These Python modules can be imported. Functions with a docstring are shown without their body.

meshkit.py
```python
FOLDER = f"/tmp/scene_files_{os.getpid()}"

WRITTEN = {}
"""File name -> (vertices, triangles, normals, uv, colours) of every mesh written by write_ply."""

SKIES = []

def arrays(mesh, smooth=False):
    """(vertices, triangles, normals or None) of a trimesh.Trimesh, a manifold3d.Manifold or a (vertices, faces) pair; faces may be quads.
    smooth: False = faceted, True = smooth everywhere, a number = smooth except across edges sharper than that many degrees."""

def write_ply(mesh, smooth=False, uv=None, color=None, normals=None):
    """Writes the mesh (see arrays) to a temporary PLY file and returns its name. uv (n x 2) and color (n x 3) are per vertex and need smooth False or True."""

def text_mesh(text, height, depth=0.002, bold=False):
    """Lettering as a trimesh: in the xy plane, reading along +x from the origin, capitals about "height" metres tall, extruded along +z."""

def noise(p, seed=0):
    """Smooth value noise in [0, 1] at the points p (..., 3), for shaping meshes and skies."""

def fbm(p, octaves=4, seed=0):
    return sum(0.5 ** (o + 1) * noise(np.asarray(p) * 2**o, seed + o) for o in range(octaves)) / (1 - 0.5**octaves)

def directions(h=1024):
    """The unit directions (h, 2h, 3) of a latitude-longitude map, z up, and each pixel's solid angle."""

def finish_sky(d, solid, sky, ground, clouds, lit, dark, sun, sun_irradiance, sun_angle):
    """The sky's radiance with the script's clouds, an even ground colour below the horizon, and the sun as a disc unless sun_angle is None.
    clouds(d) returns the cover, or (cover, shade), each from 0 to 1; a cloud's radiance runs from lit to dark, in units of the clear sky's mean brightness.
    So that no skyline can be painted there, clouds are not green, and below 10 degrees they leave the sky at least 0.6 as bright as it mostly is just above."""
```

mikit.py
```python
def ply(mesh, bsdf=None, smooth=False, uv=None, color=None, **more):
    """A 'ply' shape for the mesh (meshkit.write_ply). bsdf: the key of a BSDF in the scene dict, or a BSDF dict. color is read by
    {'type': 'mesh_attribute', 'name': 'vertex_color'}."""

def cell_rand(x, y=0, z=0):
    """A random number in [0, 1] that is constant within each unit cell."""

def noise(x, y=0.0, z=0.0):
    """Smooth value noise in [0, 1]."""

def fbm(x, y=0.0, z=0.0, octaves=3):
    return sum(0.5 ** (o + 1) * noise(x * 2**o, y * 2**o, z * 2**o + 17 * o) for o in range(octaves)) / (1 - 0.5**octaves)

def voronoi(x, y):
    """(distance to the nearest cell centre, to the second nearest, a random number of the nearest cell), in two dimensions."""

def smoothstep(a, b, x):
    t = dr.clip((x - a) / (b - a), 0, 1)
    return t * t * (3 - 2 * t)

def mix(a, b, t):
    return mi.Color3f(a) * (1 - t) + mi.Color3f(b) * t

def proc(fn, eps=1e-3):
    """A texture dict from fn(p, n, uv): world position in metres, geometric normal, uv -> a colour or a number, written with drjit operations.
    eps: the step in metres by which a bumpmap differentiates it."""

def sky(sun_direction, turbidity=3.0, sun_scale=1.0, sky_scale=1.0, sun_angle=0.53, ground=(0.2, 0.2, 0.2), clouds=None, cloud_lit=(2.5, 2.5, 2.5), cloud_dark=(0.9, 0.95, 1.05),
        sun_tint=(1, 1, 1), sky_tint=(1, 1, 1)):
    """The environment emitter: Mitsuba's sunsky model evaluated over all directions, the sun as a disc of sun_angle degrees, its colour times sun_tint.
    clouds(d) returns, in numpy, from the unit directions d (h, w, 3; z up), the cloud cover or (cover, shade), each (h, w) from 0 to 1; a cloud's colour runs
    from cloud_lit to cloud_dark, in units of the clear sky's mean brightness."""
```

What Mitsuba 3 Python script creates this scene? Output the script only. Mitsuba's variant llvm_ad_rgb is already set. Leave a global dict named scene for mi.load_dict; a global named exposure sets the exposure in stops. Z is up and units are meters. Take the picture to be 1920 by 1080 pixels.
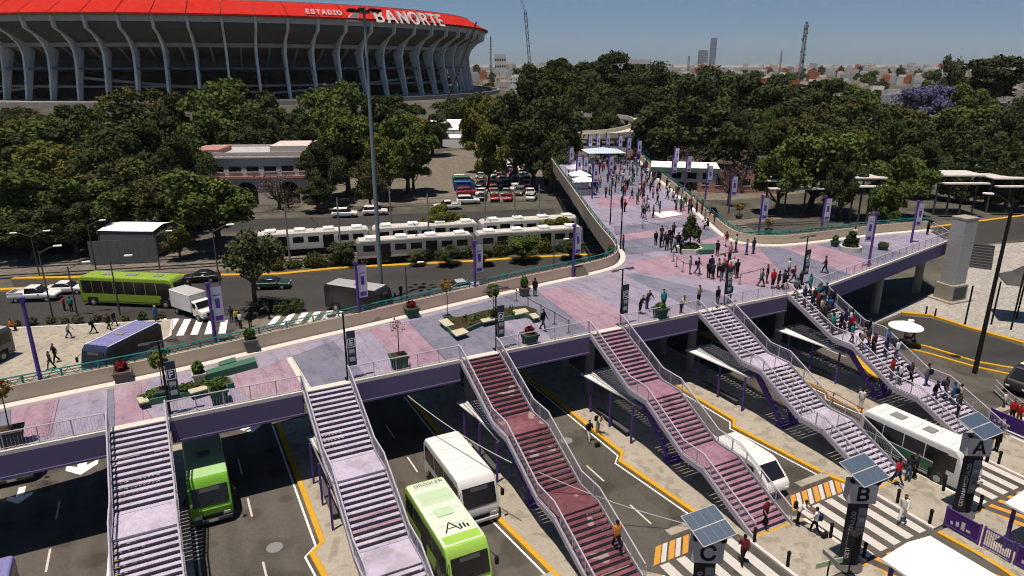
import math, random
import numpy as np, trimesh, manifold3d as m3
import mitsuba as mi, drjit as dr
import mikit, meshkit
from mikit import proc, noise, fbm, voronoi, cell_rand, smoothstep, mix
from shapely.geometry import Polygon, LineString, MultiPolygon, box as sbox
from shapely import affinity, ops

# ---------------------------------------------------------------- camera, sky, exposure
scene, labels = {}, {}
T = mi.ScalarTransform4f
PITCH = 17.954
cp, sp = math.cos(math.radians(PITCH)), math.sin(math.radians(PITCH))
scene['camera'] = dict(type='perspective', fov=2 * math.degrees(math.atan(960 / 1290)), fov_axis='x', near_clip=0.5, far_clip=20000.0,
                       to_world=T().look_at(origin=[0, 0, 26], target=[0, cp, 26 - sp], up=[0, 0, 1]))
scene['sky'] = mikit.sky((-0.13, -0.17, 1.0), turbidity=3.4, sky_scale=0.38, sky_tint=(0.80, 0.99, 1.13), sun_tint=(0.97, 0.99, 1.05))
exposure = 1.95

# ---------------------------------------------------------------- materials
def C(c): return {'type': 'rgb', 'value': list(c)}
def bs(key, d): scene[key] = {'type': 'twosided', 'b': d}; return key
def diff(key, *c): return bs(key, {'type': 'diffuse', 'reflectance': C(c)})
def gloss(key, *c, a=0.18): return bs(key, {'type': 'roughplastic', 'diffuse_reflectance': C(c), 'alpha': a})
def pdiff(key, fn): return bs(key, {'type': 'diffuse', 'reflectance': proc(fn)})
def metal(key, *c, a=0.3): return bs(key, {'type': 'roughconductor', 'specular_reflectance': C(c), 'alpha': a})

def grain(p, s): return noise(p.x * s, p.y * s, p.z * s)
def f_asphalt(p, n, uv):
    st = fbm(p.x * 0.16, p.y * 0.16, 0, 4); g = grain(p, 9.0)
    k = 0.75 + 0.35 * st + 0.18 * (g - 0.5)
    oil = smoothstep(0.62, 0.8, noise(p.x * 0.7 + 9, p.y * 0.7)) * 0.25
    a = p.y * 0.454 + p.x * 0.891; b = p.x * 0.454 - p.y * 0.891
    tyre = smoothstep(0.55, 0.95, dr.abs(dr.sin(a * 1.83 + 0.4 * noise(b * 0.2, a * 0.05)))) * 0.16 * noise(a * 0.3, b * 0.15, 8)
    pw = cell_rand(dr.floor(a * 0.19 + 7), dr.floor(b * 0.13 + 3), 5)
    patch = dr.select(pw > 0.8, 0.82, dr.select(pw < 0.12, 1.14, 1.0))
    crack = smoothstep(0.012, 0.0, dr.abs(fbm(a * 0.5, b * 0.35, 3, 4) - 0.5)) * smoothstep(0.55, 0.7, noise(a * 0.2, b * 0.2, 6)) * 0.4
    return mi.Color3f(0.105, 0.098, 0.088) * k * patch * (1 - oil - crack - tyre)
def f_avenue(p, n, uv):
    st = fbm(p.x * 0.1, p.y * 0.4, 5, 4); g = grain(p, 7.0)
    return mi.Color3f(0.05, 0.05, 0.05) * (0.7 + 0.5 * st + 0.15 * (g - 0.5))
def f_concrete(p, n, uv):
    st = fbm(p.x * 0.5, p.y * 0.5, p.z * 0.5, 4); g = grain(p, 8.0)
    spot = smoothstep(0.66, 0.72, noise(p.x * 2.3, p.y * 2.3, 4)) * 0.22
    return mix((0.27, 0.25, 0.21), (0.36, 0.335, 0.285), st) * (0.88 + 0.24 * g - spot)
def f_stadium(p, n, uv):
    st = fbm(p.x * 0.06, p.y * 0.06, p.z * 0.12, 4)
    return mix((0.20, 0.195, 0.18), (0.34, 0.33, 0.31), st) * (0.85 + 0.3 * noise(p.x * 0.9, p.y * 0.9, p.z * 0.25))
def f_stone(p, n, uv):
    a = p.x * 0.82 + p.y * 0.57; b = p.y * 0.82 - p.x * 0.57
    d1, d2, w = voronoi(a * 0.62, b * 1.9)
    j = smoothstep(0.02, 0.10, d2 - d1)
    return mix((0.20, 0.19, 0.18), (0.36, 0.35, 0.33), j * (0.55 + 0.45 * w)) * (0.85 + 0.3 * grain(p, 4.0))
def f_ground(p, n, uv):
    st = fbm(p.x * 0.03, p.y * 0.03, 0, 4); g = fbm(p.x * 0.4, p.y * 0.4, 2, 3)
    return mix((0.05, 0.052, 0.04), (0.115, 0.11, 0.098), st) * (0.6 + 0.8 * g)
def f_gravel(p, n, uv):
    g = fbm(p.x * 2.1, p.y * 2.1, 2, 3)
    return mix((0.09, 0.082, 0.07), (0.2, 0.18, 0.15), g)
def deckmat(c, wear=(0.34, 0.31, 0.33)):
    def f(p, n, uv):
        st = fbm(p.x * 0.35, p.y * 0.35, 1, 4); g = grain(p, 7.0)
        a = p.x * 0.88 + p.y * 0.47; b = p.y * 0.88 - p.x * 0.47
        w = smoothstep(0.52, 0.80, fbm(a * 0.5, b * 0.25, 7, 4)) * 0.4
        foot = smoothstep(0.5, 0.9, noise(p.x * 1.3, p.y * 1.3, 3)) * 0.12 + smoothstep(0.70, 0.74, noise(p.x * 5.5, p.y * 5.5, 9)) * 0.14
        streak = smoothstep(0.55, 0.75, fbm(a * 2.6, b * 0.22, 5, 3)) * 0.16
        chip = smoothstep(0.60, 0.64, fbm(a * 1.1, b * 1.1, 11, 4)) * 0.12
        w = dr.maximum(w, chip)
        return mix(c, wear, w) * (0.86 + 0.26 * st + 0.12 * (g - 0.5) - foot - streak)
    return f
def f_parapet(p, n, uv):
    st = fbm(p.x * 0.3, p.y * 0.3, p.z * 0.9, 4)
    pink = smoothstep(0.45, 0.7, fbm(p.x * 0.12, p.y * 0.12, 3, 3))
    return mix((0.40, 0.35, 0.27), (0.42, 0.32, 0.27), pink) * (0.78 + 0.4 * st)
def f_redstep(p, n, uv):
    w = smoothstep(0.5, 0.75, fbm(p.x * 0.5, p.y * 0.5, p.z, 4))
    chip = smoothstep(0.78, 0.82, noise(p.x * 1.6, p.y * 1.6, p.z * 1.2)) * 0.5
    return mix(mix((0.135, 0.055, 0.068), (0.20, 0.095, 0.115), w), (0.4, 0.36, 0.35), chip) * (0.8 + 0.4 * grain(p, 5.0))
pdiff('m_asphalt', f_asphalt); pdiff('m_avenue', f_avenue); pdiff('m_concrete', f_concrete); pdiff('m_stadium', f_stadium)
pdiff('m_stone', f_stone); pdiff('m_ground', f_ground); pdiff('m_gravel', f_gravel)
pdiff('m_pink', deckmat((0.305, 0.208, 0.272))); pdiff('m_lav', deckmat((0.262, 0.240, 0.330)))
pdiff('m_mauve', deckmat((0.29, 0.160, 0.225), (0.35, 0.23, 0.29))); pdiff('m_grey', deckmat((0.165, 0.170, 0.232), (0.22, 0.21, 0.255))); pdiff('m_parapet', f_parapet); pdiff('m_red', f_redstep)
diff('m_strip', 0.56, 0.53, 0.50); diff('m_white', 0.72, 0.72, 0.71); diff('m_offwhite', 0.48, 0.47, 0.45)
diff('m_yellow', 0.50, 0.29, 0.035); diff('m_orange', 0.50, 0.25, 0.05); diff('m_purple', 0.052, 0.036, 0.105)
diff('m_girder', 0.12, 0.10, 0.185); diff('m_violet', 0.10, 0.06, 0.24); diff('m_dark', 0.02, 0.02, 0.022); diff('m_dgrey', 0.08, 0.08, 0.085)
diff('m_midgrey', 0.2, 0.2, 0.21); diff('m_lgrey', 0.38, 0.38, 0.39); gloss('m_teal', 0.015, 0.20, 0.19); diff('m_steel', 0.33, 0.32, 0.38)
diff('m_rail', 0.40, 0.39, 0.45); pdiff('m_ribs', lambda p, n, uv: mix((0.54, 0.53, 0.51), (0.76, 0.75, 0.72), fbm(p.x * 0.1, p.y * 0.1, p.z * 0.15, 3)) * (0.85 + 0.3 * noise(p.x, p.y, p.z * 0.2))); diff('m_bark', 0.075, 0.06, 0.045); diff('m_soil', 0.05, 0.035, 0.025)
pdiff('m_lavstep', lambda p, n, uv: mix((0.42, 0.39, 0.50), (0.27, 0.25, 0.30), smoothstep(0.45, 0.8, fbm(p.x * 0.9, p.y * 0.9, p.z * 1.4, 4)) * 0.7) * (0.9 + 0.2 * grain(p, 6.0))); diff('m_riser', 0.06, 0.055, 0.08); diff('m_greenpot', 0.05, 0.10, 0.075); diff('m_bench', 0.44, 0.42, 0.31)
diff('m_greenbench', 0.06, 0.14, 0.10); diff('m_brown', 0.2, 0.1, 0.05)
pdiff('m_roofred', lambda p, n, uv: mix((0.50, 0.020, 0.014), (0.40, 0.035, 0.028), fbm(p.x * 0.12, p.y * 0.12, p.z * 0.5, 4)) * (0.86 + 0.22 * noise(p.x * 0.9, p.y * 0.9, p.z * 0.3)))
gloss('m_glass', 0.012, 0.013, 0.016, a=0.06); gloss('m_tyre', 0.018, 0.018, 0.018, a=0.4); metal('m_chrome', 0.6, 0.6, 0.6)
gloss('m_solar', 0.06, 0.10, 0.16, a=0.4)
for k, c in dict(white=(.70, .71, .70), silver=(.38, .39, .40), green=(.14, .36, .03), lime=(.30, .52, .08), teal=(.04, .20, .15), blue=(.02, .10, .34), red=(.32, .02, .03),
                 black=(.02, .02, .022), grey=(.13, .135, .14), navy=(.03, .04, .09), sage=(.05, .14, .075), lilac=(.20, .20, .42), mint=(.45, .60, .40), dgreen=(.014, .05, .038), paleg=(.34, .56, .27), yellowcab=(.55, .33, .02), beige=(.42, .38, .30)).items():
    gloss('p_' + k, *c)
bs('m_leaf', {'type': 'diffuse', 'reflectance': {'type': 'mesh_attribute', 'name': 'vertex_color'}})
diff('m_lampglass', 0.7, 0.7, 0.68)

# ---------------------------------------------------------------- keys
_count = {}
def numbered(name):
    n = _count.get(name, -1) + 1; _count[name] = n
    return name if n == 0 else f'{name}_{n:03d}'
PLACE = {}
def mat(x=0, y=0, z=0, rz=0, s=1.0):
    c, q = math.cos(rz) * s, math.sin(rz) * s
    return np.array([[c, -q, 0, x], [q, c, 0, y], [0, 0, s, z], [0, 0, 0, 1.0]])
def thing(name, label, cat, M=None, group=None, kind=None):
    key = numbered(name); PLACE[key] = np.eye(4) if M is None else M
    d = {'label': label, 'category': cat}
    if group: d['group'] = group
    if kind: d['kind'] = kind
    labels[key] = d
    return key
def part(parent, name, mesh, m, smooth=False, label=None, kind=None, color=None, uv=None):
    key = numbered(parent + '__' + name); PLACE[key] = PLACE[parent]
    d = dict(mesh) if isinstance(mesh, dict) else mikit.ply(tm(mesh), None, smooth=smooth, color=color, uv=uv)
    d['bsdf'] = {'type': 'ref', 'id': m}; d['to_world'] = T(PLACE[parent].tolist())
    scene[key] = d
    if label or kind: labels[key] = {**({'label': label} if label else {}), **({'kind': kind} if kind else {})}
    return key
def single(name, mesh, m, label, cat, M=None, group=None, kind=None, smooth=False, color=None):
    key = thing(name, label, cat, M, group, kind)
    d = dict(mesh) if isinstance(mesh, dict) else mikit.ply(tm(mesh), None, smooth=smooth, color=color)
    d['bsdf'] = {'type': 'ref', 'id': m}; d['to_world'] = T(PLACE[key].tolist()); scene[key] = d
    return key
def setting(name, mesh, m, label, cat='ground', smooth=False):
    return single(name, mesh, m, label, cat, kind='structure', smooth=smooth)
def shared(mesh, smooth=False, color=None): return mikit.ply(tm(mesh), None, smooth=smooth, color=color)

# ---------------------------------------------------------------- mesh helpers: (v, f) pairs
def tm(m):
    if isinstance(m, tuple): return trimesh.Trimesh(m[0], m[1], process=False)
    return m
def vf(m):
    if isinstance(m, tuple): return m
    if hasattr(m, 'to_mesh'):
        q = m.to_mesh(); return np.array(q.vert_properties[:, :3], float), np.array(q.tri_verts, int)
    return np.array(m.vertices), np.array(m.faces)
def cat(*ms):
    ms = [vf(m) for m in (ms[0] if len(ms) == 1 and isinstance(ms[0], list) else ms)]
    o, V, F = 0, [], []
    for v, f in ms: V.append(v); F.append(f + o); o += len(v)
    return np.vstack(V), np.vstack(F)
def xf(M, m):
    v, f = vf(m); return v @ M[:3, :3].T + M[:3, 3], f
_BF = np.array([[0, 2, 1], [0, 3, 2], [4, 5, 6], [4, 6, 7], [0, 1, 5], [0, 5, 4], [1, 2, 6], [1, 6, 5], [2, 3, 7], [2, 7, 6], [3, 0, 4], [3, 4, 7]])
def hexa(b, t): return np.array(list(b) + list(t), float), _BF.copy()
def bx(x0, x1, y0, y1, z0, z1):
    return hexa([(x0, y0, z0), (x1, y0, z0), (x1, y1, z0), (x0, y1, z0)], [(x0, y0, z1), (x1, y0, z1), (x1, y1, z1), (x0, y1, z1)])
def cbx(x0, x1, y0, y1, z0, z1, c=0.03):
    pts = []
    for x, dx in ((x0, 1), (x1, -1)):
        for y, dy in ((y0, 1), (y1, -1)):
            for z, dz in ((z0, 1), (z1, -1)):
                pts += [(x + dx * c, y + dy * c, z), (x + dx * c, y, z + dz * c), (x, y + dy * c, z + dz * c)]
    return vf(m3.Manifold.hull_points(np.array(pts)))
def bar(p, q, w, h=None, up=(0, 0, 1)):
    p, q = np.array(p, float), np.array(q, float); h = h or w
    d = q - p; d /= np.linalg.norm(d) + 1e-12
    u = np.array(up, float)
    if abs(d @ u) > 0.98: u = np.array([1.0, 0, 0])
    s = np.cross(d, u); s /= np.linalg.norm(s); u = np.cross(s, d)
    a, b = s * w / 2, u * h / 2
    return hexa([p - a - b, p + a - b, p + a + b, p - a + b], [q - a - b, q + a - b, q + a + b, q - a + b])
def tube(pts, r, n=6):
    pts = np.array(pts, float); r = np.broadcast_to(np.asarray(r, float), (len(pts),))
    t = np.gradient(pts, axis=0); t /= np.linalg.norm(t, axis=1, keepdims=True) + 1e-12
    a = np.cross(t, np.where(np.abs(t[:, 2:]) < 0.9, [0, 0, 1.0], [1.0, 0, 0])); a /= np.linalg.norm(a, axis=1, keepdims=True) + 1e-12
    b = np.cross(t, a); an = np.arange(n) * 2 * np.pi / n
    v = (pts[:, None] + r[:, None, None] * (np.cos(an)[None, :, None] * a[:, None] + np.sin(an)[None, :, None] * b[:, None])).reshape(-1, 3)
    f = []
    for i in range(len(pts) - 1):
        for j in range(n):
            A, B, Cc, D = i * n + j, i * n + (j + 1) % n, (i + 1) * n + (j + 1) % n, (i + 1) * n + j
            f += [[A, Cc, B], [A, D, Cc]]
    o = len(v); v = np.vstack([v, pts[:1], pts[-1:]]); e = (len(pts) - 1) * n
    for j in range(n): f += [[o, j, (j + 1) % n], [o + 1, e + (j + 1) % n, e + j]]
    return v, np.array(f)
def prism(poly, z0, z1):
    if not isinstance(poly, (Polygon, MultiPolygon)): poly = Polygon(poly)
    out = []
    for g in getattr(poly, 'geoms', [poly]):
        if g.is_empty or g.area < 1e-4: continue
        e = trimesh.creation.extrude_polygon(g, z1 - z0, engine='earcut'); e.apply_translation([0, 0, z0]); out.append(e)
    return cat(out)
def lathe(prof, n=16):
    prof = np.array(prof, float); an = np.arange(n) * 2 * np.pi / n
    v = np.concatenate([np.stack([r * np.cos(an), r * np.sin(an), np.full(n, z)], 1) for r, z in prof]); f = []
    for i in range(len(prof) - 1):
        for j in range(n):
            A, B, Cc, D = i * n + j, i * n + (j + 1) % n, (i + 1) * n + (j + 1) % n, (i + 1) * n + j
            f += [[A, B, Cc], [A, Cc, D]]
    o = len(v); v = np.vstack([v, [[0, 0, prof[0][1]], [0, 0, prof[-1][1]]]]); e = (len(prof) - 1) * n
    for j in range(n): f += [[o, (j + 1) % n, j], [o + 1, e + j, e + (j + 1) % n]]
    return v, np.array(f)
def wallstrip(path, prof):
    """sweep a closed profile [(offset to the left of travel, z)] along a 2-D path"""
    path = np.array(path, float); d = np.gradient(path, axis=0); d /= np.linalg.norm(d, axis=1, keepdims=True)
    nrm = np.stack([-d[:, 1], d[:, 0]], 1); k = len(prof)
    v = np.concatenate([[[p[0] + n[0] * o, p[1] + n[1] * o, z] for o, z in prof] for p, n in zip(path, nrm)]); f = []
    for i in range(len(path) - 1):
        for j in range(k):
            A, B, Cc, D = i * k + j, i * k + (j + 1) % k, (i + 1) * k + (j + 1) % k, (i + 1) * k + j
            f += [[A, B, Cc], [A, Cc, D]]
    e = (len(path) - 1) * k
    for j in range(1, k - 1): f += [[0, j + 1, j], [e, e + j, e + j + 1]]
    return v, np.array(f)
def resample(path, step):
    ls = LineString(path); n = max(2, int(round(ls.length / step)) + 1)
    return np.array([ls.interpolate(t, normalized=True).coords[0] for t in np.linspace(0, 1, n)])
def smoothpath(path, k=2):
    p = np.array(path, float)
    for _ in range(k):
        q = np.empty((2 * len(p) - 2, p.shape[1])); q[0::2] = p[:-1] * .75 + p[1:] * .25; q[1::2] = p[:-1] * .25 + p[1:] * .75
        p = np.vstack([p[:1], q, p[-1:]])
    return p
def lettering(text, h, depth=0.02, bold=True): return vf(meshkit.text_mesh(text, h, depth, bold))
def rot(ax, deg):
    a = math.radians(deg); c, s = math.cos(a), math.sin(a)
    return {'x': np.array([[1, 0, 0, 0], [0, c, -s, 0], [0, s, c, 0], [0, 0, 0, 1.0]]), 'y': np.array([[c, 0, s, 0], [0, 1, 0, 0], [-s, 0, c, 0], [0, 0, 0, 1.0]]),
            'z': np.array([[c, -s, 0, 0], [s, c, 0, 0], [0, 0, 1, 0], [0, 0, 0, 1.0]])}[ax]
def trn(x, y, z): M = np.eye(4); M[:3, 3] = (x, y, z); return M

# ---------------------------------------------------------------- the site frame: s runs along the deck's edge, t out from it over the bus bays
ANG = math.radians(27.0); E1 = np.array([math.cos(ANG), math.sin(ANG)]); E2 = np.array([math.sin(ANG), -math.cos(ANG)]); ORG = np.array([-26.99, 31.81])
DZ = 6.5
def G(s, t): p = ORG + s * E1 + t * E2; return (float(p[0]), float(p[1]))
def GP(*st): return [G(*q) for q in st]
def ST(x, y): p = np.array([x, y]) - ORG; return float(p @ E1), float(p @ E2)
def gx(s0, s1, t0, t1, z0, z1): return hexa([(*G(s0, t1), z0), (*G(s1, t1), z0), (*G(s1, t0), z0), (*G(s0, t0), z0)], [(*G(s0, t1), z1), (*G(s1, t1), z1), (*G(s1, t0), z1), (*G(s0, t0), z1)])
BAY = 10.42; K0 = 4.5                      # a yellow kerb every BAY metres
SC = [6.5 + 10.66 * i for i in range(6)]   # stair centre lines
# ---------------------------------------------------------------- ground and roads
setting('ground', prism([(-9000, -200), (9000, -200), (9000, 9000), (-9000, 9000)], -0.5, 0.0), 'm_ground', 'dry soil and patchy planting under the trees and the far city')
TERM = GP((-45, 30), (80, 30), (80, -3), (64, -14), (40, -14), (24, -13), (8, -9), (-45, -9))
setting('terminal_roadway', prism(TERM, 0.0, 0.012), 'm_asphalt', 'worn grey asphalt of the bus bays below the walkway', 'road')
AV_N = [(-140, 58.5), (-60, 79.0)] + [(-63.75,83.54),(-30.44,85.4),(-22.84,88.34),(-5.89,91.47),(3.01,93.67),(11.45,95.1)] + [(60, 109.5), (78, 117), (130, 139), (220, 172)]
AV_S = [(-140, 46), (-53.8, 66.8), (-37.7, 69.1), (-26.3, 71.2), (-15.2, 73.0), (3, 77.5), (25, 84), (52, 92), (72.5, 102), (94, 111), (130, 124), (220, 152)]
setting('avenue', prism(AV_N + AV_S[::-1], 0.0, 0.016), 'm_avenue', 'dark asphalt avenue passing behind and beneath the walkway', 'road')
PLZ = [(-70, 40), (-53, 66.4), (-36.5, 68.9), (-34.6, 64.5), (-35.5, 60), (-32, 52), (-38, 40)]
setting('plaza', prism(PLZ, 0.0, 0.1), 'm_concrete', 'pale concrete plaza left of the walkway where people walk', 'pavement')
SIDE = [(-28.5, 65.2), (-27.2, 70.6), (-15.2, 72.6), (3, 77.1), (9.5, 78.6), (9.5, 70), (0, 62.5), (-11, 54), (-20, 50), (-27, 57)]
setting('pavement', prism(SIDE, 0.0, 0.1), 'm_gravel', 'dusty pavement between avenue and walkway', 'pavement')
setting('asphalt_lane', prism([(-37, 69), (-27.3, 70.5), (-29, 64), (-34, 52), (-26, 45), (-45, 40), (-36, 58)], 0.0, 0.008), 'm_asphalt', 'short asphalt lane crossing from avenue to bus bays', 'road')
RR = [(27, 71), (39.5, 62.6), (52, 62.8), (52, 58), (46, 52.5), (70, 40), (95, 48), (80, 60), (58, 66.5), (48, 69.6), (43, 71.2), (38, 78), (25, 80)]
setting('side_road', prism([(31.66,63.12),(42.45,70.43),(45.17,69.6),(47.2,66.0),(49.69,61.77),(53.91,55.7),(48.84,49.67),(46.19,56.82),(42.92,58.47),(40.53,62.03),(39.04,63.12),(33.31,57.99)], 0.0, 0.016), 'm_avenue', 'dark side road curving out from under the walkway at the right', 'road')
setting('stone_plaza', prism([(31.66,63.12),(42.81,71.11),(45.65,70.43),(47.68,66.75),(50.65,63.12),(57.4,49.67),(118.91,111.9),(78.79,102.87),(69.93,100.58),(52.96,80.24)], 0.0, 0.1), 'm_stone', 'pale stone paved plaza around the grey pylon', 'pavement')
setting('rail_bed', prism([(-75, 84), (-31, 88.5), (-6, 94.3), (12, 97.6), (60, 114), (60, 126), (12, 110), (-6, 106.5), (-31, 101), (-75, 95)], 0.0, 0.02), 'm_gravel', 'grey gravel bed under the two trains', 'ground')
setting('car_park', prism([(-45, 127), (-22, 134), (4, 139), (9, 150), (12, 215), (-20, 225), (-40, 160)], 0.0, 0.02), 'm_gravel', 'dusty car park beyond the railway', 'ground')
setting('back_street', prism([(-75, 106), (-31, 113), (0, 119), (8, 121), (8, 129), (0, 128), (-31, 122), (-75, 116)], 0.0, 0.016), 'm_avenue', 'grey street behind the railway', 'road')
setting('far_street', prism([(28, 150), (60, 160), (110, 205), (118, 200), (75, 152), (45, 138), (28, 138)], 0.0, 0.016), 'm_gravel', 'grey yard to the right beyond the walkway', 'ground')
setting('verge', prism([(40, 104), (78, 120), (130, 142), (220, 176), (220, 192), (130, 158), (78, 135), (40, 116)], 0.0, 0.05), 'm_ground', 'brown grass verge beside the avenue', 'ground')
# kerbs
def kerb(path, w, h, m, label, z=0.0, name='kerb', group=None):
    return single(name, wallstrip(path, [(w / 2, z), (-w / 2, z), (-w / 2, h - .02), (-w / 2 + .03, h), (w / 2 - .03, h), (w / 2, h - .02)]), m, label, 'kerb', group=group)
kerb([(p[0], p[1] + .5) for p in AV_N[2:8]] + [(40, 106)], .8, .16, 'm_yellow', 'long yellow kerb on the far side of the avenue below the trains')
kerb([(-75, 76), (-62, 79.3), (-55, 80.9)], .8, .16, 'm_yellow', 'yellow kerb at the left edge of the avenue under the trees')
kerb([(56, 106.6), (78, 116.4), (130, 138.4), (220, 171.4)], .7, .16, 'm_yellow', 'yellow kerb along the right-hand part of the avenue')
kerb([(42.81,71.11),(45.55,70.26),(47.48,66.45),(50.17,62.44),(54.38,56.26)], .5, .22, 'm_yellow', 'yellow kerb along the stone plaza beside the side road')
kerb([(38.82,62.71),(40.22,61.5),(42.61,57.99),(45.71,56.14),(48.53,49.3)], .3, .16, 'm_yellow', 'yellow kerb on the near side of the side road, upper line')
kerb([(37.64,61.5),(39.33,59.95),(41.86,56.82),(44.07,55.15)], .3, .15, 'm_yellow', 'second yellow line on the near side of the side road')
kerb([(p[0] + .2, p[1] - .1) for p in PLZ[1:6]], .3, .15, 'm_offwhite', 'pale kerb around the concrete plaza at left')
# ---------------------------------------------------------------- bus islands with their yellow kerbs, edge lines, lane dashes
def isl(i):
    k = K0 + BAY * i; c = SC[i]; r = c + 1.75
    far = 17.0
    left = [(k, -9), (k, 6.4), (k - .72, 7.1), (k + .1, 14.8), (k + .55, 16.0)]
    return k, c, r, left, far
order = ['first from the left', 'second from the left', 'third from the left', 'fourth from the left', 'fifth from the left', 'sixth from the left']
ordn = ['first', 'second', 'third', 'fourth', 'fifth', 'sixth']
for i in range(6):
    k, c, r, left, far = isl(i)
    ext = [(k + .95, 17.4), (k + .95, 21.5), (r + .9, 21.5), (r + .9, 17.4), (r, 16.4), (r, -9)]
    setting('platform', prism(GP(*(left + ext)), 0.0, 0.15), 'm_concrete', f'concrete bus platform under the {order[i]} staircase', 'platform')
    kerb(GP(*[(s - .02, t) for s, t in left]), .34, .17, 'm_yellow', f'yellow kerb of the bus platform under the {order[i]} staircase', group=None)
    single('edge_line', wallstrip(GP(*[(s - .42, t) for s, t in left[:4]]), [(.06, .013), (-.06, .013), (-.06, .018), (.06, .018)]), 'm_white', f'white line along the yellow kerb of the platform under the {order[i]} staircase', 'road marking')
    single('edge_line', wallstrip(GP(*[(r + .25, t) for t in (-9, 0, 8, 16)]), [(.05, .013), (-.05, .013), (-.05, .018), (.05, .018)]), 'm_offwhite', f'faint white line right of the {order[i]} staircase', 'road marking')
    kerb(GP((k + 1.0, 17.4), (k + 1.0, 21.5)), .22, .165, 'm_strip', f'white left edge of the pavement at the foot of the {order[i]} staircase')
    kerb(GP((r + .86, 17.4), (r + .86, 21.5)), .22, .165, 'm_strip', f'white right edge of the pavement at the foot of the {order[i]} staircase')
    kerb(GP((k + 1.2, 17.3), (r + .7, 17.3)), .18, .162, 'm_yellow', f'worn yellow line across the pavement at the foot of the {order[i]} staircase')
bars = []
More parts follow.
